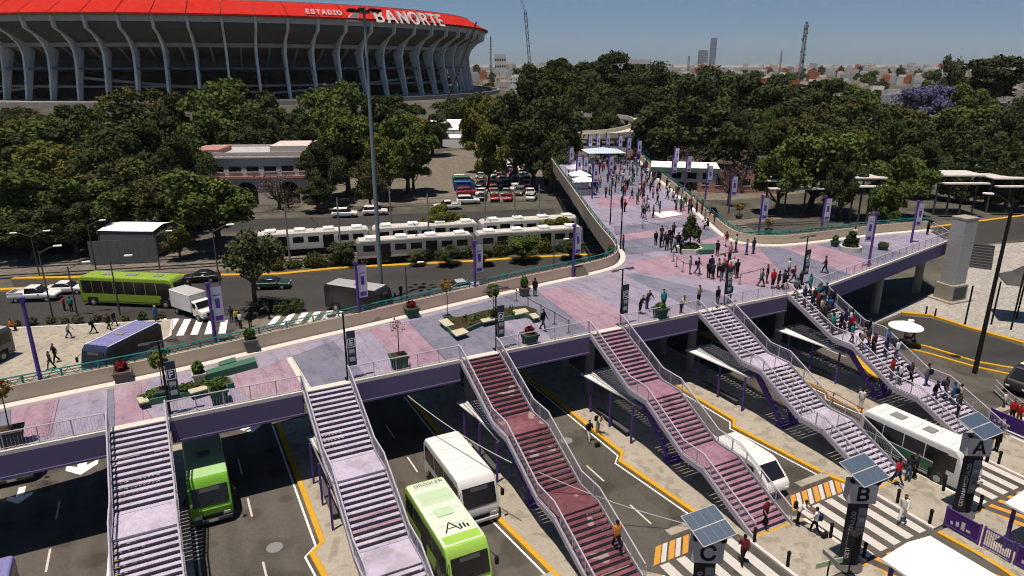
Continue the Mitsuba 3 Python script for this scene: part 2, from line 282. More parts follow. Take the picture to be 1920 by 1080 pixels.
for i in range(-1, 6):
    k = K0 + BAY * (i + 1); r = SC[i] + 1.75 if i >= 0 else SC[0] - 10.66 + 1.75
    mid = (r + k) / 2 + .05
    for j, t in enumerate((-5.2, -.13, 6.45, 11.4)):
        single('lane_dash', gx(mid - .06, mid + .06, t, t + 2.1, .013, .018), 'm_offwhite', f'white lane dash {"right of the " + ordn[i] if i >= 0 else "left of the first"} staircase, {ordn[j]} from the far end', 'road marking')
    if i >= 0:
        single('concrete_bar', gx(mid + .1, k - .1, 14.6, 15.15, .0, .3), 'm_concrete', f'low concrete bar across the lane right of the {order[i]} staircase', 'kerb')
    # zebra: stripes run along the lane
    s = r + 1.3; n = 0
    key = thing('zebra_crossing', f'white zebra crossing past the foot of the {order[max(i,0)]} staircase' if i >= 0 else 'white zebra crossing at the far left of the bus bays', 'road marking')
    while s < k + .6:
        part(key, 'stripe', gx(s, s + .62, 16.6, 21.3, .013, .019), 'm_offwhite'); s += 1.15
    for q, (t0, t1) in enumerate(((15.25, 16.45), (21.55, 25.6))):
        key = thing('hatching', ('orange and white hatching by the concrete bar' if q == 0 else 'orange hatching in front of the zebra crossing') + (f' right of the {ordn[i]} staircase' if i >= 0 else ' at the far left'), 'road marking')
        s = r + 1.0
        sl = 1.1 if q == 0 else -1.5
        while s < k + .8:
            part(key, 'stripe', prism(GP((s, t1), (s + .42, t1), (s + .42 + sl, t0), (s + sl, t0)), .013, .018 + .001 * q), 'm_orange')
            if q == 0: part(key, 'stripe', prism(GP((s + .5, t1), (s + .85, t1), (s + .85 + sl, t0), (s + .5 + sl, t0)), .013, .0175), 'm_offwhite')
            s += 1.0
k = thing('zebra_crossing', 'white striped crossing in front of the white box truck', 'road marking')
for q in range(6): part(k, 'stripe', prism([(-36.6 + 1.35 * q, 64.2 + .18 * q), (-35.9 + 1.35 * q, 64.3 + .18 * q), (-37.2 + 1.35 * q, 69.6 - .1 * q), (-37.9 + 1.35 * q, 69.5 - .1 * q)], .02, .026), 'm_white')
k = thing('zebra_crossing', 'white striped crossing behind the parapet left of the dark green bus', 'road marking')
for q in range(6): part(k, 'stripe', prism([(-25.6 + 1.3 * q, 67.0 + .35 * q), (-24.95 + 1.3 * q, 67.15 + .35 * q), (-25.0 + 1.3 * q, 70.6 + .3 * q), (-25.65 + 1.3 * q, 70.45 + .3 * q)], .11, .116), 'm_white')
for s, t, lab in ((12.4, 5.5, 'between the first and second staircases'), (33.2, 3.0, 'on the lane left of the pink staircase'), (44.0, 8.5, 'on the lane beside the white van'), (2.0, 9.0, 'left of the first staircase')):
    k = thing('manhole_cover', f'round iron manhole cover in the asphalt {lab}', 'manhole cover', trn(*G(s, t), .012)); part(k, 'frame', lathe([(.46, 0), (.46, .008), (.4, .01)], 20), 'm_midgrey'); part(k, 'lid', lathe([(.39, 0), (.39, .007)], 18), 'm_dgrey')
# arrow and marks seen under the deck
def arrow(s, t, k=1.0):
    P = [(-.28, -1.6), (.28, -1.6), (.28, .1), (.95, -.4), (.95, .25), (0, 1.3), (-.95, .25), (-.95, -.4), (-.28, .1)]
    return prism(GP(*[(s + a * k, t + b * k) for a, b in P]), .013, .019)
single('road_arrow', arrow(2.05, -9.2), 'm_white', 'white road arrow just under the deck at far left', 'road marking')
single('road_arrow', arrow(-1.2, -6.9, .7), 'm_white', 'small white road arrow beside the dark vehicle under the deck', 'road marking')
single('road_arrow', arrow(13.0, -9.6, .8), 'm_white', 'white road arrow glimpsed under the girder left of the second staircase', 'road marking')
# ---------------------------------------------------------------- the elevated walkway
FRONT = [G(-14, 0), G(0, 0), G(62.4, 0), (50.9, 77.9)]
B0 = [(-41, 29.6), (-30.6, 36.9), (-27.4, 38.9), (-23.2, 41.5), (-20.0, 43.9), (-15.8, 47.2), (-10.9, 50.7), (-2.8, 57.0), (1.96, 60.4), (6.7, 63.7), (9.6, 66.0)]
CORN = [(9.6, 66.0), (10.9, 67.8), (11.75, 71.0), (11.6, 75), (11.2, 80)]
LEFT = [(11.2, 80), (10.7, 90.7), (10.1, 108.5), (9.4, 125.0), (8.6, 148)]
RIGHT = [(27.4, 150), (26.4, 127.3), (26.1, 108), (25.6, 90), (25.3, 80)]
RC = [(25.3, 80), (25.9, 77.2), (27.6, 75.7), (30.7, 75.5), (36.2, 77.6), (43.8, 80.9), (51.6, 83.2)]
BACK = smoothpath(B0 + CORN[1:] + LEFT[1:], 2); RB = smoothpath(RIGHT + RC[1:], 2)
DECK = Polygon(FRONT + list(map(tuple, RB[::-1])) + list(map(tuple, BACK[::-1]))).buffer(0)
deck = thing('elevated_walkway', 'wide purple and pink elevated walkway crossing above the bus bays', 'footbridge')
part(deck, 'deck_slab', prism(DECK.buffer(-.02), 5.75, DZ - .004), 'm_dgrey')
def dp(*a): return Polygon(a)
BANDS = [  # painted fields of the floor, first wins
 ('m_strip', [(-15.8,44.22),(-15.47,44.59),(-12.21,38.66),(-12.57,38.3)]),
 ('m_pink', [(-16.96,42.62),(-15.73,44.22),(-12.5,38.3),(-13.49,37.25)]),
 ('m_grey', [(-15.47,44.59),(-13.26,47.34),(-8.91,40.16),(-12.17,38.3)]),
 ('m_lav', [(-13.26,47.34),(-11.08,49.72),(-7.9,43.5),(-9.18,39.78),(-10.28,40.16)]),
 ('m_pink', [(-11.08,49.72),(-8.31,51.47),(-3.97,42.62),(-7.91,41.36),(-8.42,44.4)]),
 ('m_lav', [(-1.49,51.59),(0.78,46.53),(3.11,46.33),(2.19,53.07)]),
 ('m_grey', [(-8.31,51.47),(-2.53,56.0),(-1.11,53.72),(-1.08,42.62),(-3.9,41.77)]),
 ('m_grey', [(-2.53,56.0),(1.96,60.18),(6.73,47.34),(-0.9,42.62),(-1.19,47.34)]),
 ('m_pink', [(1.92,58.93),(4.94,60.66),(9.36,54.11),(9.17,48.94),(5.88,46.83)]),
 ('m_lav', [(4.94,60.66),(10.77,64.95),(15.77,53.07),(9.43,49.27),(9.36,54.11)]),
 ('m_grey', [(8.76,63.52),(12.09,64.95),(17.93,59.39),(19.67,55.73),(15.87,51.83)]),
 ('m_lav', [(12.09,64.95),(17.51,63.52),(25.2,59.39),(22.21,56.43),(18.35,54.37),(17.93,59.39)]),
 ('m_pink', [(11.63,68.81),(17.27,71.76),(19.71,70.04),(26.48,60.18),(24.34,57.14),(17.42,63.17),(12.61,64.95)]),
 ('m_lav', [(11.45,71.32),(21.04,75.2),(21.19,71.32),(17.18,71.32),(11.57,68.4)]),
 ('m_grey', [(12.42,77.91),(19.34,81.09),(20.93,77.15),(21.04,75.2),(11.39,70.89)]),
 ('m_pink', [(20.93,77.15),(25.78,81.09),(27.73,75.43),(26.17,59.39),(24.12,61.81),(19.71,70.04)]),
 ('m_grey', [(25.77,75.92),(30.14,75.43),(33.48,63.52),(29.08,59.39),(27.13,61.81)]),
 ('m_pink', [(30.14,75.43),(34.47,77.15),(38.5,67.22),(33.48,63.52)]),
 ('m_grey', [(34.47,77.15),(38.75,78.43),(43.52,71.32),(38.3,66.83)]),
 ('m_lav', [(38.51,77.91),(48.31,82.2),(49.12,75.92),(43.27,70.89)]),
 ('m_pink', [(12.89,81.09),(19.43,84.52),(19.34,81.09),(12.31,77.15)]),
 ('m_grey', [(23.0,85.42),(26.14,86.96),(25.24,77.15),(20.93,77.15)]),
 ('m_grey', [(12.85,85.42),(22.89,89.2),(22.4,85.72),(12.53,80.82)]),
 ('m_pink', [(18.94,94.39),(25.72,99.37),(24.63,91.9),(19.08,89.53)]),
 ('m_lav', [(11.8,93.67),(19.15,95.5),(19.08,89.53),(12.9,85.72)]),
 ('m_pink', [(13.12,104.87),(20.25,108.07),(19.48,99.37),(12.62,97.4)]),
 ('m_grey', [(10.46,135.5),(15.31,153.43),(27.1,153.43),(24.82,118.33),(20.25,108.07),(12.65,108.07)]),
 ('m_grey', [(-31.84,38.66),(-30.2,37.25),(-26.84,32.39),(-27.03,31.86)]),
 ('m_pink', [(-30.58,37.8),(-28.04,38.51),(-25.59,33.79),(-27.02,32.67)]),
 ('m_lav', [(-27.9,38.3),(-25.78,39.85),(-22.58,33.97),(-25.48,33.62)]),
 ('m_grey', [(-25.86,40.01),(-25.61,40.16),(-22.23,34.2),(-22.58,33.97)]),
 ('m_pink', [(-25.52,40.01),(-23.73,41.36),(-22.78,37.94),(-20.5,35.17),(-22.23,34.2)]),
 ('m_pink', [(-20.39,41.77),(-16.96,42.62),(-13.89,38.51),(-15.62,37.8)]),
]
for q in range(8):      # the walkway out to the left of the photograph goes on in the same fields
    BANDS.append((('m_pink', 'm_lav', 'm_grey')[q % 3], GP((-14 + 1.7 * q, .2), (-12.3 + 1.7 * q, .2), (-12.8 + 1.7 * q, -12), (-14.5 + 1.7 * q, -12))))
left_over = DECK.buffer(-.12); floor = []
for m, pl in BANDS:
    g = Polygon(pl).buffer(0).intersection(left_over)
    left_over = left_over.difference(Polygon(pl).buffer(.001))
    floor.append((m, g))
cuts = [LineString(GP((s, 2), (s - 1.5, -60))).buffer(.012) for s in np.arange(-12, 70, 4.7)] + [LineString([(5, y), (40, y + 2)]).buffer(.02) for y in range(76, 150, 6)]
floor.append(('m_lav', left_over))
cut = ops.unary_union(cuts)
for m, g in floor:
    g = g.buffer(-.012).difference(cut)
    for h in getattr(g, 'geoms', [g]):
        if isinstance(h, Polygon) and h.area > .15: part(deck, 'floor_panel', prism(h.simplify(.01), DZ - .004, DZ + .004), m)
# white kerb strip and purple girders between the stairs
HW = [1.45] * 5 + [1.85]
edges = [-14] + [q for i in range(6) for q in (SC[i] - HW[i] - .12, SC[i] + HW[i] + .12)] + [62.4]
SPANS = [(edges[2 * j], edges[2 * j + 1]) for j in range(7)]
for a, b in SPANS:
    part(deck, 'edge_kerb', gx(a, b, -.3, .04, DZ - .1, DZ + .12), 'm_strip')
    part(deck, 'girder', cat(gx(a, b, -.12, .06, 5.15, DZ - .1), gx(a, b, -.2, .14, 5.02, 5.15), *[gx(s - .03, s + .03, .06, .12, 5.15, DZ - .12) for s in np.linspace(a + .1, b - .1, 2)]), 'm_girder')
for i in range(6): part(deck, 'stair_nosing', gx(SC[i] - HW[i] - .1, SC[i] + HW[i] + .1, -.55, .0, DZ - .3, DZ + .02), 'm_strip')
E3 = [G(62.4, 0), (50.9, 77.9)]
part(deck, 'edge_kerb', wallstrip(E3, [(-.04, DZ - .1), (.3, DZ - .1), (.3, DZ + .12), (-.04, DZ + .12)]), 'm_strip')
part(deck, 'girder', wallstrip(E3, [(-.06, 5.0), (.14, 5.0), (.14, DZ - .1), (-.06, DZ - .1)]), 'm_girder')
for off, (s0, s1) in ((-3.5, (-14, 60)), (-8, (8, 60)), (-12.5, (24, 60))):
    part(deck, 'floor_beam', gx(s0, s1, off - .25, off + .25, 5.05, 5.75), 'm_dgrey')
for s in [SC[i] + 0 for i in range(6)] + [SC[0] - 10.66]:
    for t in (-2.2, -6.0, -10.5, -15):
        if DECK.buffer(-.6).contains(Polygon([G(s - .3, t - .3), G(s + .3, t - .3), G(s + .3, t + .3), G(s - .3, t + .3)])):
            part(deck, 'column', xf(trn(*G(s, t), 0), lathe([(.38, 0), (.38, 5.75)], 12)), 'm_midgrey')
for x, y in ((40, 71.5), (48.5, 78.5), (33, 68), (14, 92), (24, 92), (13, 112), (24, 112), (12, 132), (25, 132), (20, 79)):
    part(deck, 'column', xf(trn(x, y, 0), lathe([(.45, 0), (.45, 5.75)], 12)), 'm_concrete')
# parapets: beige concrete, white ledge at the foot, teal handrail on top
def parapet(path, side, label):
    """side +1: the wall stands to the left of the path's travel"""
    k = thing('parapet', label, 'wall'); o = side
    part(k, 'wall', wallstrip(path, [(0, 5.3), (o * .45, 5.3), (o * .62, DZ + 1.12), (o * .3, DZ + 1.12)][::o]), 'm_parapet')
    part(k, 'ledge', wallstrip(path, [(-o * .55, DZ + .006), (0.0, DZ + .006), (o * .06, DZ + .2), (-o * .5, DZ + .16)][::o]), 'm_strip')
    return k
def rail_on(path, side, label, z=DZ + 1.12, off=.46, step=2.0):
    k = thing('handrail', label, 'railing'); ls = wallstrip
    P = np.array(path); d = np.gradient(P, axis=0); d /= np.linalg.norm(d, axis=1, keepdims=True); N = np.stack([-d[:, 1], d[:, 0]], 1) * side * off; P = P + N
    Q = resample(P, .8)
    for h, r, nm in ((.50, .045, 'top_rail'), (.3, .025, 'rail'), (.12, .025, 'rail')): part(k, nm, tube([(x, y, z + h) for x, y in Q], r, 6), 'm_teal')
    R = resample(P, step)
    for x, y in R: part(k, 'post', xf(trn(x, y, 0), bx(-.04, .04, -.05, .05, z, z + .5)), 'm_teal')
    part(k, 'lattice', cat([bar((*a, z + .02), (*((a + b) / 2), z + .47), .03) for a, b in zip(Q[:-1], Q[1:])] + [bar((*((a + b) / 2), z + .47), (*b, z + .02), .03) for a, b in zip(Q[:-1], Q[1:])]), 'm_teal', kind='stuff')
    return k
nb = len(smoothpath(B0 + CORN[1:], 2)); 
PB = smoothpath(B0 + CORN[1:], 2); PL = np.array([tuple(PB[-1])] + LEFT[1:]); 
parapet(PB, 1, 'long beige parapet along the back of the walkway'); rail_on(PB, 1, 'teal handrail on the long beige parapet behind the walkway')
parapet(PL, 1, 'beige parapet along the left side of the broad approach to the stadium'); rail_on(PL, 1, 'teal handrail along the left side of the broad approach', step=3.0)
parapet(RB, 1, 'beige parapet curving along the right side of the approach'); rail_on(RB, 1, 'teal handrail on the curving right-hand parapet', step=3.0)
# ---------------------------------------------------------------- railings along the front edge
def front_rail(p, q, label, step=1.6):
    k = thing('guard_railing', label, 'railing'); p, q = np.array(p), np.array(q); n = max(1, int(round(np.linalg.norm(q - p) / step)))
    pts = [p + (q - p) * t for t in np.linspace(0, 1, n + 1)]
    z = DZ + .12
    part(k, 'top_rail', tube([(*p, z + 1.0), (*q, z + 1.0)], .035, 8), 'm_rail')
    part(k, 'bottom_rail', tube([(*p, z + .1), (*q, z + .1)], .02, 6), 'm_rail')
    for x, y in pts: part(k, 'post', tube([(x, y, z), (x, y, z + 1.0)], .03, 6), 'm_rail')
    m = int(np.linalg.norm(q - p) / .16)
    part(k, 'balusters', cat([tube([(*(p + (q - p) * t), z + .1), (*(p + (q - p) * t), z + .98)], .008, 3) for t in np.linspace(0, 1, m)[1:-1]]), 'm_rail', kind='stuff')
wh = ['left of the first staircase', 'between the first and second staircases', 'between the second and third staircases', 'between the third and fourth staircases', 'between the fourth and fifth staircases', 'between the fifth and sixth staircases']
for j, (a, b) in enumerate(SPANS[:6]): front_rail(G(a, -.12), G(b, -.12), f'grey guard railing on the deck edge {wh[j]}')
front_rail(tuple(np.array(G(62.0, 0)) + (-.05, .1)), (50.8, 77.95), 'grey guard railing on the deck edge right of the sixth staircase')
front_rail((50.9, 78.3), (51.8, 83.0), 'short guard railing closing the right-hand end of the deck')
# ---------------------------------------------------------------- staircases
FL = [(0.0, 5.0, 14, 6.5, 4.17), (7.0, 10.9, 12, 4.17, 2.17), (12.9, 17.4, 13, 2.17, 0.15)]
def stair_z(t):
    for t0, t1, n, z0, z1 in FL:
        if t <= t0: return z0
        if t <= t1: return z0 - (z0 - z1) * min(n, math.floor((t - t0) / (t1 - t0) * n) + 1) / n
    return .15
def ramp_z(t): return float(np.interp(t, [0, 5, 7, 10.9, 12.9, 17.4], [6.5, 4.17, 4.17, 2.17, 2.17, .15]))
STEPM = [('m_lavstep',) * 3, ('m_lavstep', 'm_lavstep', 'm_lavstep'), ('m_red',) * 3, ('m_mauve',) * 3, ('m_lavstep',) * 3, ('m_lavstep',) * 3]
slab = ['pale lavender', 'lavender and faded pink', 'dark red', 'pink', 'grey lavender', 'crowded grey']
for i in range(6):
    c, w = SC[i], HW[i]
    k = thing('staircase', f'{slab[i]} metal staircase, {order[i]}, going down from the walkway', 'staircase')
    for f, (t0, t1, n, z0, z1) in enumerate(FL):
        dt, dz = (t1 - t0) / n, (z0 - z1) / n
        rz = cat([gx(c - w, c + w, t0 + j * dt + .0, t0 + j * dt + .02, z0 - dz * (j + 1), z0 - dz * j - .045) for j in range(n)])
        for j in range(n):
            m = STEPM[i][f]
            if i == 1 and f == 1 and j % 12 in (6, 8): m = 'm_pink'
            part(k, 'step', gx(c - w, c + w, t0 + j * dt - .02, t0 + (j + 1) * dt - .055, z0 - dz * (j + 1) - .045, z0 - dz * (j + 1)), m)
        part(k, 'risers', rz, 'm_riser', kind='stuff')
        for sg in (-1, 1):
            a, b = G(c + sg * (w + .05), t0), G(c + sg * (w + .05), t1)
            part(k, 'stringer', bar((*a, z0 - .12), (*b, z1 - .05), .08, .34), 'm_steel')
    for t0, t1, z in ((5.0, 7.0, 4.17), (10.9, 12.9, 2.17)):
        part(k, 'landing', gx(c - w, c + w, t0 - .02, t1 + .02, z - .12, z), 'm_lavstep' if STEPM[i][1] == 'm_lavstep' else STEPM[i][1])
        for sg in (-1, 1): part(k, 'stringer', gx(c + sg * (w + .05) - .04, c + sg * (w + .05) + .04, t0, t1, z - .3, z + .06), 'm_steel')
    for sg in (-1, 1):
        for (ta, tb, za, zb) in ((5.9, 8.7, 4.0, .32), (6.3, 8.9, 4.0, .32)):
            part(k, 'strut', bar((*G(c + sg * (w - .25), ta), za), (*G(c + sg * .55, tb), zb), .2), 'm_violet')
    part(k, 'strut_base', gx(c - .9, c + .9, 8.5, 9.1, .15, .34), 'm_violet')
    part(k, 'strut', bar((*G(c, 9.0), .3), (*G(c, 10.6), 2.0), .16), 'm_violet')
    for sg in (-1, 1):
        side = 'left' if sg < 0 else 'right'
        r = thing('stair_railing', f'pale metal railing on the {side} side of the {order[i]} staircase', 'railing')
        s = c + sg * (w + .02)
        TP = [-.5, 0.1, 5.1, 7.0, 11.0, 12.9, 17.3]; line = [(*G(s, t), ramp_z(t)) for t in TP]
        up = lambda h: [(x, y, z + h) for x, y, z in line]
        part(r, 'top_rail', tube(up(1.05), .045, 8), 'm_rail'); part(r, 'mid_rail', tube(up(.9), .02, 5), 'm_rail'); part(r, 'bottom_rail', tube(up(.14), .03, 6), 'm_rail')
        for t in np.arange(-.4, 17.4, 1.27):
            z = ramp_z(t); x, y = G(s, t); part(r, 'post', tube([(x, y, z), (x, y, z + 1.05)], .035, 6), 'm_rail')
        part(r, 'balusters', cat([tube([(*G(s, t), ramp_z(t) + .14), (*G(s, t), ramp_z(t) + .9)], .011, 3) for t in np.arange(-.3, 17.3, .115)]), 'm_steel', kind='stuff')
    if i >= 4:
        r = thing('stair_railing', f'central handrail of the {order[i]} staircase', 'railing')
        for a, b in ((0.1, 4.9), (7.1, 10.8), (13, 17.2)):
            part(r, 'rail', tube([(*G(c - .15, a), ramp_z(a) + .95), (*G(c - .15, b), ramp_z(b) + .95)], .035, 6), 'm_rail')
            for t in (a, (a + b) / 2, b): x, y = G(c - .15, t); part(r, 'post', tube([(x, y, ramp_z(t)), (x, y, ramp_z(t) + .95)], .03, 6), 'm_rail')
    # shelter roof beside and under the staircase
    h = thing('bus_shelter', f'bus shelter with white edged roof and purple posts beside the {order[i]} staircase', 'shelter')
    k0 = K0 + BAY * i
    part(h, 'roof', prism(GP((k0 + .75, -.4), (c + .6, -.4), (c + .6, 5.95), (k0 + 1.55, 5.95)), 3.1, 3.2), 'm_white')
    part(h, 'fascia', gx(k0 + .8, c + .6, -.5, -.41, 3.0, 3.22), 'm_lgrey'); part(h, 'fascia', gx(k0 + 1.5, c + .6, 5.96, 6.04, 3.0, 3.22), 'm_lgrey')
    for j in range(9): part(h, 'corrugation', bar((*G(c - 1.4 + .22 * j, -.3), 3.22), (*G(c - 1.4 + .22 * j, 5.9), 3.22), .09, .05), 'm_midgrey')
    for t in (.3, 2.9, 5.6): part(h, 'post', gx(c - 1.55, c - 1.43, t, t + .12, .15, 3.1), 'm_violet')
    part(h, 'bench', gx(c - 1.3, c - .85, .8, 4.8, .5, .58), 'm_dgrey')

# ---------------------------------------------------------------- street furniture
# totems: dark printed column, grey letter box, tilted solar panel
diff('m_totem', .032, .032, .036)
def totem(s, t, letter, where):
    k = thing('pylon_sign', f'dark pylon with grey box lettered {letter}, {where}', 'sign', mat(*G(s, t), .15, ANG - math.pi / 2 - .52))
    # local: +x is the printed face's normal, y across
    part(k, 'base', lathe([(.75, 0), (.75, .06), (.5, .12)], 20), 'm_dgrey')
    part(k, 'column', cbx(-.16, .16, -.46, .46, .1, 4.1, .02), 'm_totem')
    part(k, 'map_panel', bx(.158, .164, .0, .42, 1.5, 3.75), 'm_midgrey')
    for j, (y, z, w, h) in enumerate(((.05, 3.2, .3, .12), (.1, 2.9, .26, .2), (.06, 2.5, .33, .1), (.14, 2.1, .2, .25), (.05, 1.75, .32, .12))):
        part(k, 'picture', bx(.16, .168, y, y + w, z, z + h), ('m_girder', 'm_lgrey', 'm_violet', 'm_dgrey', 'm_lgrey')[j])
    face = np.array([[0, 0, 1, .162], [1, 0, 0, 0], [0, 1, 0, 0], [0, 0, 0, 1.0]])      # text x -> y, text y -> z, depth -> x
    up = np.array([[0, 0, 1, .162], [0, -1, 0, 0], [1, 0, 0, 0], [0, 0, 0, 1.0]])       # text runs upwards
    part(k, 'lettering', xf(up @ trn(.55, .12, 0), lettering('CETRAM HUIPULCO', .22, .012)), 'm_lgrey')
    part(k, 'box', cbx(-.34, .34, -.72, .72, 4.1, 5.3, .04), 'm_lgrey')
    m = lettering(letter, .8, .02); cx = m[0][:, 0].mean()
    part(k, 'letter', xf(trn(.18, 0, 0) @ face @ trn(-(m[0][:, 0].min() + m[0][:, 0].max()) / 2, 4.3, 0), m), 'm_dark')
    part(k, 'mast', bx(-.06, .06, -.06, .06, 5.3, 5.75), 'm_dark')
    part(k, 'loudspeaker', xf(trn(.25, .62, 5.42) @ rot('y', 90), lathe([(.05, -.1), (.07, 0), (.16, .14), (.15, .15)], 10)), 'm_dark')
    part(k, 'camera', xf(trn(.25, -.62, 5.4), bx(-.12, .12, -.07, .07, -.07, .07)), 'm_dark')
    Mp = trn(0, 0, 5.95) @ rot('z', 30) @ rot('y', 20)
    part(k, 'panel_frame', xf(Mp, bx(-.85, .85, -1.0, 1.0, -.05, 0)), 'm_lgrey')
    for a in (0, 1):
        for b in range(4): part(k, 'solar_cell_row', xf(Mp, bx(-.81 + .84 * a, -.02 + .84 * a - .01, -.96 + .48 * b, -.96 + .48 * b + .46, 0, .012)), 'm_solar')
totem(50.0, 21.3, 'A', 'beside the white and green bus')
totem(39.9, 21.3, 'B', 'in the middle of the zebra crossings')
totem(29.6, 21.1, 'C', 'at the bottom edge below the pink staircase')
# lamp posts at the stair heads with a blue sign carrying letter and pictograms
def stair_lamp(x, y, letter, i):
    k = thing('lamp_post', f'dark lamp post with blue sign lettered {letter} at the {ordn[i]} staircase head', 'street lamp', mat(x, y, DZ + .02, ANG - math.pi / 2))
    part(k, 'post', tube([(0, 0, 0), (0, 0, 4.6)], [.075, .055], 8), 'm_dark')
    part(k, 'base', bx(-.14, .14, -.14, .14, 0, .1), 'm_dark')
    a = bar((.0, -.95, 4.62), (.0, .95, 4.66), .1, .06); part(k, 'arm', a, 'm_dgrey')
    for sg in (-1, 1): part(k, 'lamp_head', cbx(-.12, .12, sg * .72 - .28, sg * .72 + .28, 4.54, 4.62, .02), 'm_dgrey')
    sgn = part(k, 'sign', cbx(-.04, .04, .1, .66, .95, 3.35, .015), 'm_navy_sign')
    face = np.array([[0, 0, 1, .042], [1, 0, 0, 0], [0, 1, 0, 0], [0, 0, 0, 1.0]])
    m = lettering(letter, .36, .01)
    part(sgn, 'letter', xf(face @ trn(.38 - (m[0][:, 0].max() + m[0][:, 0].min()) / 2, 2.35, 0), m), 'm_white')
    part(sgn, 'letter_frame', cat(*[bx(.041, .047, y0, y1, z0, z1) for y0, y1, z0, z1 in ((.14, .62, 2.8, 2.84), (.14, .62, 2.22, 2.26), (.14, .18, 2.26, 2.8), (.58, .62, 2.26, 2.8))]), 'm_white')
    for z, kx in ((1.75, 0), (1.25, 1)):
        part(sgn, 'pictogram', cat(*([bx(.041, .047, .2, .56, z, z + .3)] if kx else [bx(.041, .047, .2, .56, z + .1, z + .34), bx(.041, .047, .24, .31, z, z + .08), bx(.041, .047, .45, .52, z, z + .08)])), 'm_lgrey', kind='stuff')
gloss('m_navy_sign', .012, .03, .07, a=.3)
for i, (s, t, l) in enumerate(((8.15, -.55, 'F'), (18.6, -.55, 'E'), (29.3, -.55, 'D'), (40.1, -.55, 'C'), (50.85, -.55, 'B'), (61.4, -1.6, 'A'))):
    stair_lamp(*G(s, t), l, i)
# ---------------------------------------------------------------- banner poles: purple mast, lilac banner, beige trapezoid foot
gloss('m_banner', .60, .59, .70, a=.4)
def banner_pole(x, y, label, h=6.0, z=DZ + .02, rz=0.0, foot=True, side=1, banner=True):
    k = thing('banner_pole', label, 'banner pole', mat(x, y, z, rz))
    part(k, 'pole', tube([(0, 0, 0), (0, 0, h)], [.13, .1], 8), 'm_violet')
    part(k, 'cap', bx(-.16, .16, -.12, .12, h, h + .22), 'm_violet')
    if banner:
        b = part(k, 'banner', bx(.12 if side > 0 else -.82, .82 if side > 0 else -.12, -.02, .02, h - 2.7, h - .15), 'm_banner')
        x0 = .12 if side > 0 else -.82
        part(b, 'print', cat(bx(x0 + .1, x0 + .6, -.024, -.0205, h - 2.6, h - 2.25), bx(x0 + .2, x0 + .5, -.024, -.0205, h - 1.7, h - 1.0), bx(x0 + .14, x0 + .56, -.024, -.0205, h - .8, h - .72)), 'm_violet', kind='stuff')
        part(k, 'bracket', cat(bx(0 if side > 0 else -.85, .85 if side > 0 else 0, -.025, .025, h - .12, h - .08), bx(0 if side > 0 else -.85, .85 if side > 0 else 0, -.025, .025, h - 2.76, h - 2.72)), 'm_violet', kind='stuff')
    if foot:
        part(k, 'foot_block', hexa([(.28, -.25, 0), (1.85, -.25, 0), (1.85, .3, 0), (.28, .3, 0)], [(.3, .12, 1.1), (1.3, .12, 1.1), (1.3, .3, 1.1), (.3, .3, 1.1)]), 'm_brownblock')
diff('m_brownblock', .15, .13, .11)
bp = [((-28.99,38.51), 'tall purple pole without banner at the left end of the walkway', 6.2, False), ((-20.72,44.59), 'purple banner pole beside the white box truck seen over the parapet', 5.2, True), ((-11.95,50.52), 'purple banner pole in front of the dark green bus', 5.0, True),
      ((-3.23,57.14), 'purple banner pole in front of the grey taxi on the avenue', 5.0, True), ((5.83,63.0), 'purple banner pole near the bend of the parapet', 5.1, True)]
for p, lab, h, b in bp: banner_pole(*p, lab, h=h, rz=.55, banner=b)
for p, lab, h in [((36.06,78.43), 'purple banner pole behind the small palm planter on the right arm', 5.0), ((36.22,67.22), 'purple banner pole on the deck edge right of the sixth staircase', 5.4), ((46.04,77.15), 'rightmost purple banner pole near the grey pylon', 4.7)]:
    banner_pole(*p, lab, h=h, rz=.1, foot=False, side=-1 if h == 5.4 else 1)
far_b = [(10.45,127.32),(11.76,114.53),(10.69,114.53),(12.3,104.87),(16.35,149.84),(18.29,151.61),(20.62,153.43),(22.8,149.84),(23.97,145.57),(25.14,139.98),(29.76,127.32),(29.13,115.59),(29.45,103.98),(29.94,93.67),(29.78,81.09),(27.39,118.33),(16.77,120.03)]
for n, p in enumerate(far_b):
    banner_pole(*p, ['purple banner pole standing among the crowd on the broad approach', 'purple banner pole along the right-hand side of the broad approach'][n >= 10], h=5.2 if n < 14 else 4.6, foot=False, side=1)
    labels[f'banner_pole_{_count["banner_pole"]:03d}']['group'] = ['banner poles among the crowd', 'banner poles on the right side of the approach'][n >= 10]
for p, lab, h in [((12.61,86.65), 'thin dark lamp post left of the white tarpaulin', 6.2), ((11.96,73.56), 'thin dark lamp post by the bend of the parapet', 7.2)]:
    k = thing('lamp_post', lab, 'street lamp', mat(*p, DZ)); part(k, 'post', tube([(0, 0, 0), (0, 0, h)], [.09, .06], 8), 'm_dark'); part(k, 'arm', bar((0, 0, h), (1.0, 0, h + .08), .08, .06), 'm_dark'); part(k, 'lamp_head', cbx(.7, 1.25, -.1, .1, h + .02, h + .12, .02), 'm_dgrey')
